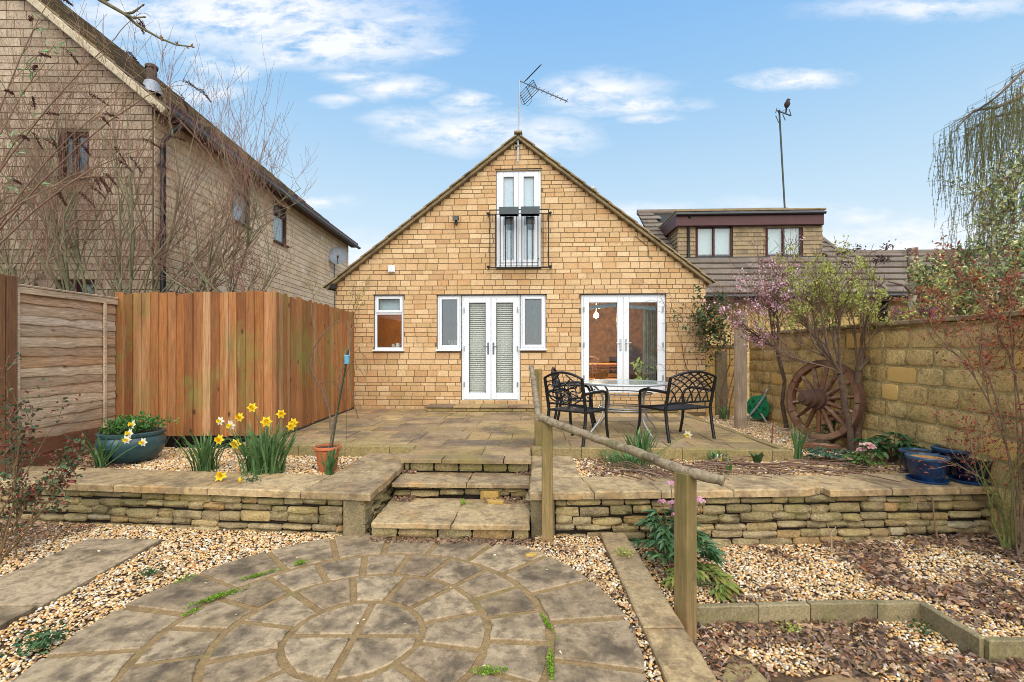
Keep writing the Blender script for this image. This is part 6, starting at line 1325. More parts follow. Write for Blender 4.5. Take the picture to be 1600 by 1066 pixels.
leaves_on(t, hn, 'leaves', 900, (.05, .09), mgl, .6, .04, .3, hi=True); leaves_on(t, hn + [n_ for n_ in tr.nodes if n_[0].z > 1.6][:60], 'young_leaves', 700, (.03, .06), surf('red bronze leaf', ['7a3630', '94463a', '6b4a34'], bump=0, trans=.3), .5, .13)
# holly, willow, red shrub, old trunk on the right
mho = surf('variegated holly leaf', ['566a3c', '6c8048', 'd8d49a', '465c34', 'c0c07c', '8c9c5c'], rough=.35, spec=.5, gs=30, ga=.2, bump=0, trans=.1)
b0 = Cw(6.1, 6.4, 0); t = thing('holly', b0, 'variegated green and cream holly rising behind the right garden wall', 'shrub'); random.seed(4); tr = Tree()
O = dict(lv=2, ch=[7, 6], sp=[.6, .6], ll=[.4, .5], up=[.03, .03, .0], rmin=.004, seg=7, wob=.1, st=.35, nodefrom=1)
for (px, py) in ((1490, 425), (1530, 390), (1560, 330), (1585, 280), (1600, 360), (1550, 430), (1620, 240), (1600, 440), (1515, 450), (1650, 320), (1580, 400), (1470, 420), (1440, 415), (1500, 400), (1450, 440), (1520, 470)):
    e_ = W(px, py, d=6.2 + random.uniform(-.3, .5)); s0 = b0 + Vector((0, 0, 1.2)); tr.mb.tube([b0, s0, s0.lerp(e_, .4)], [.04, .03, .018], 6, False); tr.grow(s0.lerp(e_, .5), e_ - s0, (e_ - s0).length * .36, .012, 0, O)
tr.mb.build('stems', bk_br, t, True); tag(tr.thin.build('twigs', bk_tw, t), kind='stuff'); leaves_on(t, tr.nodes, 'leaves', 5200, (.04, .075), mho, .55, .05, hi=False, fold=.5)
mrl = surf('red spring leaf', ['8e4030', 'a85440', '743228', 'b47a50', '7a6a40'], rough=.5, gs=20, ga=.2, bump=0, trans=.3)
b0 = W(1592, 872, z=-.05); t = thing('red_leaved_shrub', b0, 'tall thin red leaved shrub against the yellow wall at the right edge', 'shrub'); random.seed(14); tr = Tree()
O = dict(lv=3, ch=[3, 5, 3], sp=[.55, .7, .7], ll=[.5, .55, .6], up=[.0, .0, .0, .0], rmin=.002, seg=6, wob=.14, st=.3, nodefrom=2)
for (q0, q1, e_) in (((1588, 850), (1580, 600), (1495, 500)), ((1596, 850), (1590, 600), (1575, 485)), ((1598, 850), (1620, 590), (1535, 470)), ((1602, 850), (1580, 620), (1470, 530))):
    A_, B_, E_ = W(*q0, d=4.15), W(*q1, d=4.1), W(*e_, d=4.35); Q = [A_.lerp(B_, k / 7).lerp(B_.lerp(E_, k / 7), k / 7) for k in range(8)]; tr.mb.tube([b0] + Q, [.009] + [.008 - .0007 * k for k in range(8)], 6, False)
    for k in (4, 5, 6, 7): tr.grow(Q[k], (Q[k] - Q[k - 1]), .33, .006, 1, O)
tr.mb.build('stems', surf('pinkish brown stem', ['7a6450', '6c5848'], gs=30, ga=.3, bump=.3), t, True); tag(tr.thin.build('twigs', bk_red, t), kind='stuff'); hn = [n_ for n_ in tr.nodes if n_[0].z > 1.85]; hn = random.sample(hn, min(170, len(hn))) + [n_ for n_ in tr.nodes if n_[0].z < 1.85][::9]; leaves_on(t, hn or tr.nodes, 'leaves', 1400, (.024, .05), mrl, .38, .03, hi=False, along=.8)
b0 = W(1575, 858, z=-.05); t = thing('rose_bush', b0, 'low red leaved rose with green stems in front of the blue pots', 'shrub'); random.seed(15); tr = Tree()
O = dict(lv=2, ch=[4, 3], sp=[.7, .8], ll=[.45, .6], up=[.0, .02, .0], rmin=.002, seg=6, wob=.14, st=.4, nodefrom=1)
for (e_) in ((1530, 700), (1560, 690), (1500, 720), (1548, 740), (1520, 680), (1585, 720), (1480, 690)):
    E_ = W(*e_, d=4.25); dd = E_ - b0; tr.grow(b0 + Vector((random.uniform(-.05, .05), 0, 0)), dd, dd.length * .95, .009, 0, O)
tr.mb.build('stems', surf('green rose stem', ['5f6a34', '6b6a3a'], bump=0), t, True); tag(tr.thin.build('twigs', bk_red, t), kind='stuff'); hn = [n_ for n_ in tr.nodes if n_[0].z > .42]; leaves_on(t, hn or tr.nodes, 'leaves', 800, (.022, .042), surf('maroon rose leaf', ['7a3430', '8e4038', 'a04c3c', '5e4a32'], bump=0, trans=.2), .4, .03, hi=True, along=.6)
b0 = W(1600, 835, z=-.08); t = thing('red_flowering_weed', b0, 'small bright red leaved plant at the foot of the wall on the right edge', 'plant'); nn_ = [(b0 + Vector((random.gauss(-.05, .1), random.gauss(0, .08), random.uniform(.02, .28))), Vector((0, 0, 1)), 1) for _ in range(50)]
leaves_on(t, nn_, 'leaves', 150, (.025, .05), surf('bright red leaf', ['a8281c', '8a2a20', '4a6a34'], bump=0), .5, .03, hi=True)
for n_ in nn_[:10]: m = MB(); m.tube([b0, n_[0]], .003, 4); m.build('stem', bk_red, t)
# willow
mwl = surf('catkin green willow leaf', ['7c7f4a', '8f9058', '686b3e', '9a9a66'], gs=20, ga=.2, bump=0, trans=.3)
b0 = Cw(17.5, 13.0, 0); t = thing('willow', b0, 'weeping willow with long hanging shoots at the right edge of the sky', 'tree'); random.seed(9)
tm = MB(); tm.tube([b0, b0 + Vector((-.3, 0, 4)), W(1760, 120, d=12.6)], [.35, .28, .2], 10, False); lm = MB(); sh = MB(); nodes = []
arcs = [[(1760, 120), (1680, 60), (1620, 90), (1560, 150), (1530, 170)], [(1700, 90), (1620, 140), (1560, 168), (1520, 172), (1492, 205)], [(1760, 200), (1660, 260), (1600, 268), (1540, 290), (1510, 340)], [(1750, 160), (1650, 160), (1590, 175), (1540, 185), (1505, 215)], [(1760, 260), (1660, 330), (1590, 320), (1540, 345), (1512, 420)], [(1740, 60), (1660, 90), (1600, 130), (1590, 150), (1570, 190)], [(1760, 220), (1670, 240), (1610, 250), (1570, 280), (1545, 330)]]
for ai, A_ in enumerate(arcs):
    dd = 12.0 + .35 * ai; P_ = [W(x, y, d=dd + .3 * math.sin(i * 2 + ai)) for i, (x, y) in enumerate(A_)]; S_ = []
    for a, b in zip(P_, P_[1:]): S_ += [a.lerp(b, k / 5) for k in range(5)]
    S_.append(P_[-1])
    for _ in range(3): S_ = [S_[0]] + [S_[i - 1] * .25 + S_[i] * .5 + S_[i + 1] * .25 for i in range(1, len(S_) - 1)] + [S_[-1]]
    lm.tube(S_, [.06 * (1 - i / len(S_)) + .008 for i in range(len(S_))], 5, False)
    for i, q in enumerate(S_):
        for r_ in range(5):
            L_ = random.uniform(.9, 3.0) * (1.0 if i < len(S_) - 3 else .9); p = q + Vector((random.gauss(0, .16), random.gauss(0, .5), 0)); ln_ = [q, p + Vector((0, 0, -.05))]; n = 9; dx = random.uniform(-.16, .02); sw_ = random.uniform(0, 6)
            for k in range(1, n + 1): ln_.append(p + Vector((dx * k / n + .03 * math.sin(k * .8 + sw_), .02 * math.cos(k + sw_), -L_ * k / n)))
            sh.tube(ln_, .0045, 3, False)
            for k in range(2, n + 1): nodes.append((ln_[k], Vector((0, 0, -1)), 1)); nodes.append((ln_[k].lerp(ln_[k - 1], .5), Vector((0, 0, -1)), 1))
tm.build('trunk', bk_br, t, True); lm.build('limbs', bk_br, t, True); sh.build('hanging_shoots', surf('olive shoot', ['55502e', '6a6238'], bump=0), t); leaves_on(t, nodes, 'leaves', 32000, (.03, .058), mwl, .35, .016, .6, hi=False, along=.9)
p = W(1427, 420, d=8.6); t = thing('tree_stump', Vector((p.x, p.y, 0)), 'upright cut tree trunk patched with bark behind the right wall, below the roof ridge line', 'tree trunk')
m = MB(); zt_ = EYE + (549 - 388) / F * 8.6; m.tube([(p.x + random.gauss(0, .012), p.y, z) for z in np.linspace(0, zt_, 9)], [.088, .088, .084, .088, .084, .087, .083, .085, .082], 14)
m.build('trunk', surf('flaking red brown bark', ['7a5a48', '86685a'], gs=14, ga=.5, bs=20, bump=1, bd=.03, patches=[('5c3a2c', 4, .5, .6, .7, 2), ('b7ab98', 6, .48, .58, .85, 5)]), t, True)
for (sx, sz, lx) in ((.1, .5, .9), (-.1, .8, -.5)): m = MB(); q = Vector((p.x + sx, p.y - .1, zt_ - sz)); m.tube([q, q + Vector((lx * .4, -.1, .12)), q + Vector((lx, -.15, .18))], [.03, .022, .012], 6); m.build('branch_stub', bk_br, t, True)
b0 = W(1425, 505, X=4.6); t = thing('pink_flowering_plant', Vector((b0.x, b0.y, 1.6)), 'low bright pink and purple flowers just behind the coping of the right wall', 'plant')
nn_ = [(W(random.uniform(1385, 1470), random.uniform(482, 503), X=4.6), Vector((0, 0, 1)), 1) for _ in range(60)]; leaves_on(t, nn_, 'flowers', 300, (.02, .035), surf('magenta petal', ['b0307a', 'c45aa0', '7a5aa8', 'd890b8'], bump=0, trans=.3), .8, .02); leaves_on(t, nn_, 'leaves', 160, (.03, .05), mgl, .4, .03)
m = MB()
for n_ in nn_[::6]: m.tube([Vector((b0.x, b0.y, 1.6)), n_[0]], .004, 4)
m.build('stems', bk_tw, t)
# ================================================================ daffodils and bed plants
mbl = surf('blue green daffodil leaf', ['4f6e3a', '5e7f46', '426038', '6e8c58'], rough=.5, spec=.35, gs=10, ga=.2, bump=0, trans=.25); mye = surf('yellow petal', ['e6c61c', 'ecd030'], rough=.6, bump=0, gs=8, ga=.08, trans=.3); mcn = surf('deep yellow trumpet', ['e0b010'], rough=.6, bump=0, trans=.3); mwp = surf('cream white petal', ['e8e2c8', 'eee8d4'], rough=.6, bump=0, gs=8, ga=.05, trans=.3)
def blades(par, b0, n, h, spread, wd=.014, lean=.35, mat=None, nm='leaf_blades'):
    Vs = []; Fs = []; rn = []; seg = 6
    for i in range(n):
        a = random.uniform(0, 2 * math.pi); r = random.uniform(0, spread); q = b0 + Vector((r * math.cos(a), r * math.sin(a), 0)); a2 = a + random.gauss(0, .5); out = Vector((math.cos(a2), math.sin(a2), 0)); sd_v = Vector((-out.y, out.x, 0)); hh = h * random.uniform(.6, 1.1); le = lean * random.uniform(.3, 1.3) * hh; dr = random.choice([0, 0, 0, .45]) ; w_ = wd * random.uniform(.7, 1.2); base = len(Vs); rv_ = random.random(); tw = random.uniform(-.8, .8)
        for k in range(seg + 1):
            u = k / seg; c_ = q + out * (le * u ** 1.7 + dr * hh * max(0, u - .6) * .9) + Vector((0, 0, hh * (u - dr * max(0, u - .6) ** 1.2 * 2.2))); ww = w_ * (1 - .15 * u) * (1 if k < seg else .12); sv = sd_v * math.cos(tw * u) + out * math.sin(tw * u)
            Vs += [c_ - sv * ww / 2, c_ + sv * ww / 2]; rn += [rv_, rv_]
        Fs += [(base + 2 * k, base + 2 * k + 1, base + 2 * k + 3, base + 2 * k + 2) for k in range(seg)]
    o_ = org(par); o = link(nm, nmesh(nm, [(v - o_)[:] for v in Vs], Fs, mat or mbl, rn)); o.parent = par; o['kind'] = 'stuff'; return o
def flower_mesh(pm, cm, s_=.04):
    m = MB(); 
    for k in range(6):
        a = k * math.pi / 3; c, s = math.cos(a), math.sin(a); pts = [(0, 0, 0), (.5, -.34, .05), (.62, 0, .0), (.5, .34, .05), (1.05, 0, -.08 + .1 * (k % 2))]
        m.add([((x * c - y * s) * s_, (x * s + y * c) * s_, z * s_) for x, y, z in pts], [(0, 1, 2), (0, 2, 3), (1, 4, 2), (2, 4, 3)], 0)
    m.cur = 1; n = 10; v = []
    for (r, z) in ((.2, 0), (.25, .35), (.33, .62), (.42, .72)):
        for k in range(n): a = 2 * math.pi * k / n; rr = r * (1 + (.12 * (-1) ** k if z > .7 else 0)); v.append((rr * math.cos(a) * s_, rr * math.sin(a) * s_, z * s_))
    m.add(v, [(i * n + k, i * n + (k + 1) % n, (i + 1) * n + (k + 1) % n, (i + 1) * n + k) for i in range(3) for k in range(n)], 1); return m.mesh('flower', [pm, cm])
FY_, FW_ = flower_mesh(mye, mcn, .056), flower_mesh(mwp, mye, .054)
def flower(par, b0, tip, kind, face=None):
    tip = Vector(tip); m = MB(); md = b0.lerp(tip, .55); md.z += .02; m.tube([b0, md, tip + Vector((0, .012, .004))], [.005, .0045, .004], 5); m.build('flower_stem', mbl, par)
    o = bpy.data.objects.new('flower', FY_ if kind == 'y' else FW_); COL.objects.link(o); o.parent = par; o.location = tip - org(par)
    f = Vector(face or (random.uniform(-.7, .7), -1, random.uniform(-.25, .25))); o.rotation_euler = f.to_track_quat('Z', 'Y').to_euler(); o.scale = [random.uniform(.9, 1.1)] * 3
def clump(px, py, z, n, h, spread, label, flowers=(), name='daffodils', lean=.5, wd=.019):
    b0 = W(px, py, z=z); t = thing(name, b0, label, 'flowers' if flowers else 'plant'); blades(t, b0, n, h, spread, wd, lean); d0 = -b0.x * ST + b0.y * CT
    for (fx, fy, k) in flowers: flower(t, b0 + Vector((random.uniform(-1, 1) * spread * .7, random.uniform(-1, 1) * spread * .7, 0)), W(fx, fy, d=d0 - .05 + random.uniform(-.05, .05)), k)
    return t, b0
random.seed(77)
clump(322, 736, .36, 90, .42, .13, 'left daffodil clump with one yellow flower in front of the fence gap', [(343, 687, 'y')])
clump(412, 742, .36, 190, .50, .22, 'largest daffodil clump with yellow and white flowers in the left raised bed', [(344, 658, 'w'), (361, 664, 'w'), (375, 652, 'y'), (394, 637, 'y'), (416, 659, 'y'), (368, 694, 'y'), (439, 647, 'y'), (455, 666, 'y'), (459, 660, 'y')])
b_ = W(345, 748, z=CZ + .02); t = thing('fallen_flower', b_, 'yellow daffodil head lying on the left coping', 'flower', 'yellow daffodil heads drooping on the left coping'); flower(t, b_ + Vector((-.04, .06, 0)), b_ + Vector((0, 0, .02)), 'y', (0, -.6, .8))
b_ = W(375, 753, z=CZ + .02); t = thing('fallen_flower', b_, 'closed yellow daffodil bud bending onto the left coping', 'flower', 'yellow daffodil heads drooping on the left coping'); m = MB(); m.tube([b_ + Vector((.12, .28, .06)), b_ + Vector((.03, .1, .07)), b_ + Vector((0, 0, .03))], .004, 5); m.build('flower_stem', mbl, t); m = MB(); m.lathe([(0, -.02), (.014, -.01), (.016, .012), (.008, .03), (0, .032)], b_ + Vector((0, 0, .012)), 8); m.build('bud', mye, t, True)
clump(158, 731, .36, 34, .38, .06, 'daffodil clump with four cream flowers beside the teal pot', [(208, 663, 'w'), (203, 677, 'w'), (198, 687, 'w'), (224, 691, 'w')], lean=.5, wd=.024)
clump(513, 742, .36, 34, .30, .06, 'short blue green daffodil leaves in front of the terracotta pot')
clump(1000, 716, .37, 80, .34, .17, 'daffodil leaves with one white flower in the bed behind the handrail', [(1075, 679, 'w')])
clump(985, 728, .37, 260, .15, .34, 'low grassy green foliage in the right bed beside the handrail', name='grassy_plant', lean=.9, wd=.012)
clump(1120, 722, .37, 40, .12, .12, 'small daffodil clump with a drooping white flower in the right bed', [(1124, 716, 'w')], lean=.8)
clump(1247, 718, .37, 22, .42, .05, 'tall narrow daffodil leaves to the left of the hellebores', lean=.4)
clump(1140, 738, .39, 14, .10, .03, 'tiny yellow green grass tuft at the back of the right coping', name='grass_tuft')
clump(1132, 655, .39, 26, .26, .07, 'green spiky leaves in the strip bed beside the patio kerb', name='iris')
p = W(1183, 727, z=.37); t = thing('tulip_leaves', p, 'single broad upright folded green leaf cluster in the right bed', 'plant')
n = 9; P_ = np.zeros((n, 3)); an = np.linspace(0, 2 * np.pi, n, endpoint=False); D = np.stack([.28 * np.cos(an), .28 * np.sin(an), np.ones(n)], 1); U = np.stack([np.cos(an), np.sin(an), 0 * an], 1); o = link('leaves', leafmesh('leaves', P_ + .02 * U, D, -U, RNG.uniform(.13, .19, n), .5, mgl, fold=.2)); o.parent = t
# foliage in the teal pot
nn_ = [(tpp + Vector((random.gauss(0, .15), random.gauss(0, .13), .36 + random.uniform(0, .14))), Vector((0, 0, 1)), 1) for _ in range(120)]
t = thing('potted_plant', tpp + Vector((0, 0, .34)), 'dense bright green foliage growing in the teal pot', 'plant'); leaves_on(t, nn_, 'leaves', 900, (.03, .06), surf('mid green leaf', ['3f6a2e', '4f7c38', '32562a', '6a9048'], rough=.5, bump=0, trans=.25), .5, .03, hi=True)
for k in range(14): m = MB(); m.tube([tpp + Vector((random.gauss(0, .08), random.gauss(0, .08), .30)), nn_[k * 8][0]], .004, 4); m.build('stem', mbl, t)
# hellebores: palmate leathery leaves with nodding pink flowers
mhl = surf('dark hellebore leaf', ['2e4a26', '3c5c32', '4a6c40', '26401f', '5f7c4c'], rough=.38, spec=.45, gs=14, ga=.25, bump=0, trans=.12); mhp = surf('dusky pink sepal', ['b8788c', 'c48e9c', '94566c', 'd0a4ac'], bump=0, gs=10, ga=.15, trans=.25)
def hellebore(b0, r, h, nl, nf, label, ls=.13, mat=None, fl=mhp):
    t = thing('hellebore', b0, label, 'plant'); P_ = []; D = []; U = []; Ln = []; st = MB(); fs_ = []
    for i in range(nl):
        a = random.uniform(0, 2 * math.pi); rr = r * random.uniform(.25, 1); hh = h * random.uniform(.35, .9) * (1 - .4 * rr / r); c_ = Vector((rr * math.cos(a), rr * math.sin(a), hh)); st.tube([(0, 0, 0), c_ * .5 + Vector((0, 0, hh * .2)), c_], .004, 4, False); out = Vector((math.cos(a), math.sin(a), .1))
        for k in range(6):
            b_ = a + (k - 2.5) * .52; P_.append(c_[:]); D.append((math.cos(b_), math.sin(b_), random.uniform(-.35, .15))); U.append((0, 0, 1)); Ln.append(ls * random.uniform(.7, 1.1) * (1 - .08 * abs(k - 2.5)))
    o = link('leaves', leafmesh('leaves', P_, D, U, Ln, .38, mat or mhl, curl=.2)); o.parent = t; o['kind'] = 'stuff'
    for i in range(nf):
        a = random.uniform(0, 2 * math.pi); rr = r * random.uniform(.1, .6); c_ = Vector((rr * math.cos(a), rr * math.sin(a) - r * .2, h * random.uniform(.75, 1.1))); st.tube([(0, 0, 0), c_ * .6, c_], .0035, 4, False); k5 = np.arange(5) * 2 * np.pi / 5 + a
        o = link('flower', leafmesh('flower', np.tile(np.array(c_[:]), (5, 1)), np.stack([np.cos(k5), np.sin(k5) - .3, -.35 + 0 * k5], 1), np.tile([0, -.2, 1.], (5, 1)), .046, .95, fl, curl=.2)); o.parent = t
    st.build('stalks', surf('hellebore stalk', ['5a6a3a', '7a5a50'], bump=0), t, local=True); return t
random.seed(3)
def fc(px, py, z): p = W(px, py, z=z); return p
hellebore(fc(1058, 885, RG), .30, .62, 60, 22, 'pink flowered hellebore growing below the right retaining wall beside the front post')
hellebore(fc(1090, 915, RG), .20, .20, 14, 0, 'low yellowing hellebore leaves at the foot of the front post', .15, surf('yellow green hellebore leaf', ['5a6e30', '6e7c38', '84803c', '3f5a2a'], bump=0, trans=.15))
hellebore(fc(1395, 722, .37), .30, .46, 54, 0, 'large dark green leathery hellebore without flowers beside the blue pots', .17)
hellebore(fc(1352, 735, .37), .15, .30, 26, 12, 'light green hellebore with pale pink flowers at the front of the right bed', .08, surf('light hellebore leaf', ['5a7a34', '4a6a30', '7a9448'], bump=0, trans=.2), surf('pale pink sepal', ['d8a8a4', 'c8908c', 'e0c0b0'], bump=0, trans=.25))
hellebore(fc(1298, 722, .37), .22, .22, 34, 0, 'grey green leafy plant at the foot of the cart wheel', .10, surf('grey green leaf', ['3f5a44', '4c6a50', '34503a'], rough=.5, bump=0, trans=.15))
hellebore(fc(1372, 690, .37), .26, .62, 44, 20, 'taller hellebore with purple flowers behind the shrub trunks', .09, None, surf('purple sepal', ['6a3048', '84445c', '4f2438'], bump=0))
hellebore(fc(1300, 695, .37), .20, .46, 34, 10, 'leafy hellebore with small pink flowers among the wheel spokes', .09)
# rose bushes at the left edge
mrb = surf('rose leaf green and red', ['3c5232', '4a6040', '34482c', '6a2e28', '7c3a2e', '54683c'], rough=.45, bump=0, gs=20, ga=.2, trans=.15)
b0 = W(-5, 880, z=0); t = thing('rose_bush', b0, 'straggly rose bush with red tinged leaves in the bottom left beside the coping', 'shrub'); random.seed(40); tr = Tree()
O = dict(lv=2, ch=[6, 3], sp=[.6, .8], ll=[.28, .5], up=[.01, .0, -.02], rmin=.002, seg=7, wob=.12, st=.3, nodefrom=1)
for e_ in ((60, 650), (100, 690), (20, 660), (95, 620), (-20, 640), (60, 720), (30, 600), (110, 740), (10, 730)):
    E_ = W(*e_, d=3.95 + random.uniform(-.2, .2)); dd = E_ - b0; tr.grow(b0 + Vector((random.uniform(-.1, .1), random.uniform(-.1, .1), 0)), dd, dd.length * .88, .007, 0, O)
tr.mb.build('stems', surf('olive rose stem', ['5a5a34', '6a5238'], bump=0), t, True); tag(tr.thin.build('twigs', bk_tw, t), kind='stuff'); leaves_on(t, tr.nodes, 'leaves', 1700, (.024, .046), mrb, .65, .022, hi=True)
# tangle of dead stems behind the right coping and on it
for k, (cx_, cy_, L_, n_, lb) in enumerate(((1020, 740, .5, 34, 'tangle of dead brown stems hanging over the right coping beside the handrail'), (1215, 735, .8, 40, 'dead brown stems lying along the bed behind the right coping'))):
    b_ = W(cx_, cy_, z=.40); m = MB(); random.seed(50 + k)
    for i in range(n_):
        q = b_ + Vector((random.uniform(-.5, .4) * (1 + k), random.uniform(-.12, .28), random.uniform(0, .05))); a = random.gauss(math.pi * .97 if k else 2.35, .3); l_ = random.uniform(.4, 1) * L_; dv_ = Vector((math.cos(a), math.sin(a), 0)); m.rnd = random.random()
        m.tube([q, q - dv_ * l_ * .5 + Vector((0, 0, random.uniform(0, .04))), q - dv_ * l_ + Vector((random.uniform(-.05, .05), 0, 0))], random.uniform(.003, .007), 5)
    o = m.build('dead_stems', surf('dead stem', ['6b4f40', '7d6452', '5a4034', '8a7464'], gs=30, ga=.3, bump=.2), None, base=b_); tag(o, lb, 'stems', kind='stuff')
for k, (pts, z, lb) in enumerate((([(1299, 866), (1299, 850), (1298, 834), (1292, 818)], RG, 'forked pale dead twig standing upright in the right gravel'), ([(1466, 850), (1461, 820), (1458, 790), (1457, 775)], RG, 'thin bare upright twig in front of the right retaining wall'), ([(1208, 707), (1206, 690), (1207, 668), (1209, 655)], .37, 'thin red stemmed shoot beside the broad tulip leaf'))):
    b_ = W(pts[0][0], pts[0][1], z=z); d0 = -b_.x * ST + b_.y * CT; Q = [b_] + [W(x, y, d=d0) for x, y in pts[1:]]; m = MB(); m.tube(Q, [.008, .007, .005, .003], 6)
    if k == 0: m.tube([Q[2], W(1306, 824, d=d0)], [.006, .003], 6)
    if k: 
        for j in range(6): q = Q[1].lerp(Q[3], j / 6); m.tube([q, q + Vector((random.uniform(-.05, .05), random.uniform(-.03, .03), .03))], .002, 4)
    o = m.build('twig', surf('twig colour ' + str(k), [('a58a6c', '8a6a50', '7a3430')[k]], bump=0), None, base=b_); tag(o, lb, 'twig')
# climbing rose and bird feeder by the fence
d5 = 5.35; t = thing('climbing_rose', ttp + Vector((0, 0, .25)), 'bare caned climbing rose tied to a green cane, rising from the terracotta pot', 'climbing plant'); cp5 = lambda x, y, d=5.35: W(x, y, d=d)
m = MB(); m.tube([ttp + Vector((.03, .02, .2)), cp5(528, 640), cp5(545, 545)], .009, 7); m.build('cane', surf('green cane', ['2e3a24'], rough=.5, bump=0), t)
mst = surf('grey brown rose stem', ['6e5c4a', '5a4a3a', '8a7a68'], gs=30, ga=.3, bump=.2)
for pts, r in (([(516, 695), (520, 665), (533, 620), (528, 590), (540, 565), (548, 530), (542, 500)], .009), ([(515, 695), (528, 640), (538, 600), (541, 560), (560, 546), (573, 560), (575, 585)], .007), ([(500, 600), (512, 594), (524, 600), (531, 612), (541, 640), (541, 690)], .005), ([(533, 600), (545, 575), (552, 562), (570, 590)], .004)):
    m = MB(); m.tube([cp5(x, y, 5.35 + .03 * i) for i, (x, y) in enumerate(pts)], [r * (1 - .08 * i) for i in range(len(pts))], 6); m.build('stem', mst, t, True)
b_ = W(517, 672, z=PZ); t2 = thing('climbing_rose', b_, 'bare twisting climber stem at the foot of the receding orange fence', 'climbing plant'); dd = -b_.x * ST + b_.y * CT
for pts, r in (([(517, 674), (515, 645), (503, 610), (489, 585), (485, 570), (490, 545), (503, 525), (520, 506), (533, 500)], .016), ([(560, 655), (553, 630), (548, 600), (546, 570), (549, 530), (545, 490)], .010), ([(513, 640), (500, 560), (488, 500), (486, 470)], .006), ([(545, 520), (556, 505), (562, 490)], .005)):
    m = MB(); off = 1.2 if pts[0][0] == 560 else 0; m.tube([W(x, y, d=dd + off + .02 * i) for i, (x, y) in enumerate(pts)], [r * (1 - .07 * i) for i in range(len(pts))], 7); m.build('stem', mst, t2, True)
random.seed(6); tr = Tree(); O = dict(lv=2, ch=[5, 4], sp=[.8, .8], ll=[.5, .6], up=[.0, .02, .0], rmin=.0018, seg=5, wob=.2, st=.2, nodefrom=1)
for (px, py) in ((548, 500), (552, 480), (545, 490), (490, 475)): tr.grow(W(px, py, d=dd + 1.1), (random.uniform(-.3, .5), -.1, .6), .35, .004, 0, O)
tag(tr.mb.build('twigs', mst, t2), kind='stuff'); tag(tr.thin.build('side_twigs', mst, t2), kind='stuff'); leaves_on(t2, tr.nodes, 'leaves', 60, (.03, .055), mlf, .5, .02, hi=True)
fp = cp5(542, 562, 5.3); t = thing('bird_feeder', fp, 'small pale blue container tied near the top of the green cane', 'bird feeder')
m = MB(); m.lathe([(0, -.045), (.026, -.045), (.030, .03), (.032, .04), (.02, .05), (0, .05)], fp, 14); m.build('container', surf('pale blue plastic', ['5f9ab0'], rough=.35, bump=0), t, True)
m = MB(); m.tube([fp + Vector((-.03, 0, .04)), fp + Vector((-.015, 0, .10)), fp + Vector((.02, 0, .13)), fp + Vector((.03, 0, .04))], .003, 5); m.build('tie', mt_alu, t)
# small weeds and moss in the joints
mms = surf('bright moss', ['6a8a24', '7c9a2c', '587a24', '8aa83a'], gs=50, ga=.3, bump=0, trans=.2)
def tuft(px, py, n, r, h, lb, nm='weed', mat=None, z=.02, sz=(.010, .022), rx=1.0, ang=0.0):
    b_ = W(px, py, z=z); u = RNG.normal(0, 1, (n, 2)) * r * np.array([rx, 1 / max(1, rx ** .5)]); c, s = math.cos(ang), math.sin(ang)
    P_ = np.stack([u[:, 0] * c - u[:, 1] * s, u[:, 0] * s + u[:, 1] * c, RNG.uniform(0, h, n)], 1); o = link(nm, leafmesh(nm, P_, rdir(n, -.1, 1), rdir(n, .4, 1), RNG.uniform(*sz, n), .6, mat or mms, hi=False), None, b_); tag(o, lb, 'weeds' if nm == 'weed' else 'moss', kind='stuff')
tuft(58, 1012, 160, .05, .05, 'dark green weed rosette in the gravel at the bottom left', mat=mhl, sz=(.02, .045)); tuft(232, 899, 120, .04, .035, 'small green weed in the gravel between the left path and the circle', mat=mgl, sz=(.012, .028))
tuft(290, 906, 60, .03, .02, 'thin grass tuft at the outer edge of the circle'); tuft(342, 934, 300, .022, .018, 'bright moss strip in the outer ring joint at the left', 'moss', rx=3.5, ang=.85); tuft(300, 958, 60, .012, .012, 'small moss dot below the bright moss strip', 'moss', rx=2, ang=1)
tuft(405, 900, 160, .012, .012, 'thin moss line in the outer ring joint', 'moss', rx=5, ang=.75); tuft(470, 882, 120, .022, .028, 'green grass tuft where moss line ends, near the left pier', 'moss')
tuft(861, 1040, 260, .012, .016, 'bright moss in the outer joint at the front right of the circle', 'moss', rx=5, ang=1.57); tuft(855, 975, 120, .008, .010, 'thin moss line in the right outer joint', 'moss', rx=6, ang=1.9); tuft(765, 1050, 140, .02, .012, 'moss cushion in the middle ring joint at the bottom', 'moss', rx=2)
tuft(725, 788, 50, .02, .03, 'little green weed growing in the joint of the lower step', z=.16, sz=(.012, .025)); tuft(975, 868, 130, .035, .05, 'feathery weed at the top end of the raking edging strip', z=.04, mat=mlf, sz=(.012, .03)); tuft(715, 774, 40, .015, .03, 'tiny weed against the lower riser', z=.16)
tuft(1235, 985, 80, .03, .03, 'small green seedling among the brown leaves', z=RL + .02, mat=mlf, sz=(.012, .03)); tuft(1440, 985, 90, .05, .03, 'green seedlings among the leaves near the bend of the edging', z=RL + .02, mat=mgl, sz=(.012, .03)); tuft(1310, 845, 40, .02, .02, 'small green weed in front of the right wall', z=RG + .02); tuft(395, 752, 80, .04, .03, 'small feathery weed on the left coping', z=CZ, mat=mgl, sz=(.012, .03))
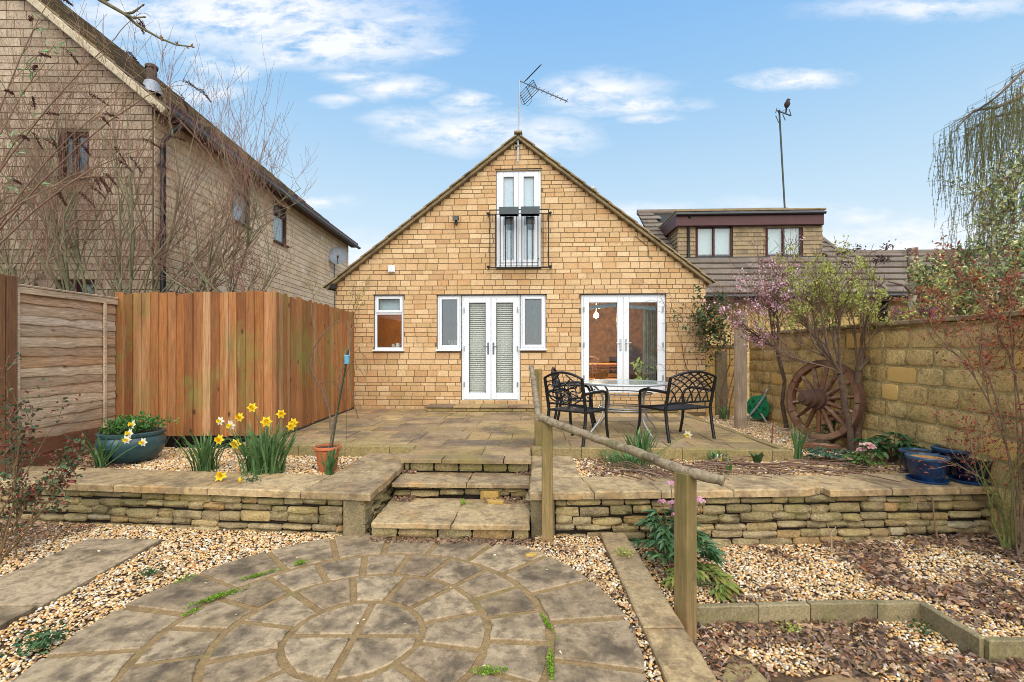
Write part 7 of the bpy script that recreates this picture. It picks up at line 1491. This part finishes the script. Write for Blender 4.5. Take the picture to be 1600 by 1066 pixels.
# house plant inside the right door, and heather behind the lattice chair
p = Vector((2.28, HY + .42, .66)); t = thing('house_plant', p, 'bushy broad leaved house plant inside the right hand glazed doors', 'plant'); nn_ = [(p + Vector((random.gauss(0, .14), random.gauss(0, .1), random.uniform(.25, .75))), Vector((0, 0, 1)), 1) for _ in range(40)]
leaves_on(t, nn_, 'leaves', 110, (.10, .17), surf('pale green house leaf', ['a0b85c', 'b8cc78', '7c9a48'], bump=0, trans=.3), .5, .03, .3, hi=True); m = MB(); m.lathe([(0, 0), (.10, 0), (.13, .2), (.12, .22), (0, .2)], p, 16); m.build('pot', mter, t, True)
for k in range(8): m = MB(); m.tube([p + Vector((0, 0, .2)), nn_[k * 4][0]], .006, 5); m.build('stem', mbl, t)
b_ = W(1102, 640, z=.37); t = thing('heather', b_, 'crimson pink leafy plant behind the lattice backed seat', 'plant'); nn_ = [(b_ + Vector((random.gauss(0, .13), random.gauss(0, .1), random.uniform(.05, .38))), Vector((0, 0, 1)), 1) for _ in range(60)]
leaves_on(t, nn_, 'leaves', 420, (.03, .055), surf('crimson leaf', ['8a3040', 'a84858', '6a3a3a', '5a6a3a'], bump=0, trans=.2), .5, .03, hi=True)
for k in range(6): m = MB(); m.tube([b_, nn_[k * 9][0]], .004, 4); m.build('stem', bk_tw, t)
# window sill things
a, b, c, d = R_kit
for k, (x, r, h, col, lb) in enumerate(((b - .17, .035, .08, 'd8d4cc', 'white mug on the kitchen window sill'), (b - .26, .03, .06, 'b8b4a8', 'small pale jar beside the white mug on the kitchen sill'))):
    m = MB(); m.lathe([(0, 0), (r, 0), (r * 1.05, h), (r * .95, h), (r * .9, .01)], (x, HY + .16, c + .085), 14); 
    if k == 0: m.tube([(x + r, HY + .16, c + .085 + h * .8), (x + r + .025, HY + .16, c + .085 + h * .6), (x + r, HY + .16, c + .085 + h * .25)], .006, 6)
    o = m.build('mug' if k == 0 else 'jar', surf('china ' + str(k), [col], rough=.3, bump=0), None, True, base=(x, HY + .16, c + .085)); tag(o, lb, 'mug' if k == 0 else 'jar')
m = MB(); m.bx(R_kit[0] + .06, R_kit[1] - .06, HY + .15, HY + .152, R_kit[3] - .36, R_kit[3] - .05); m.build('net_blind', net, wk)
m = MB(); m.bx(R_kit[0] + .05, R_kit[1] - .05, HY + .11, HY + .25, R_kit[2] + .06, R_kit[2] + .083); m.build('inner_sill', mt_white, wk)
m = MB(); m.bx(R_sl[0] + .05, R_sl[1] - .05, HY + .11, HY + .25, R_sl[2] + .09, R_sl[2] + .12); m.build('inner_sill', mt_white, ws)
xc_ = (R_sl[0] + R_sl[1]) / 2 + .04; zc_ = R_sl[2] + .121; t = thing('crown_ornament', (xc_, HY + .17, zc_), 'small white crown shaped ornament in the narrow left window', 'ornament')
m = MB(); m.lathe([(.075, 0), (.08, .03), (.074, .03), (.07, 0)], (xc_, HY + .17, zc_), 16); m.build('band', mt_white, t)
for k in range(7): a_ = 2 * math.pi * k / 7; m = MB(); m.tube([(xc_ + .075 * math.cos(a_), HY + .17 + .05 * math.sin(a_), zc_ + .03), (xc_ + .09 * math.cos(a_), HY + .17 + .06 * math.sin(a_), zc_ + .11)], [.012, .008], 6); m.build('point', mt_white, t)
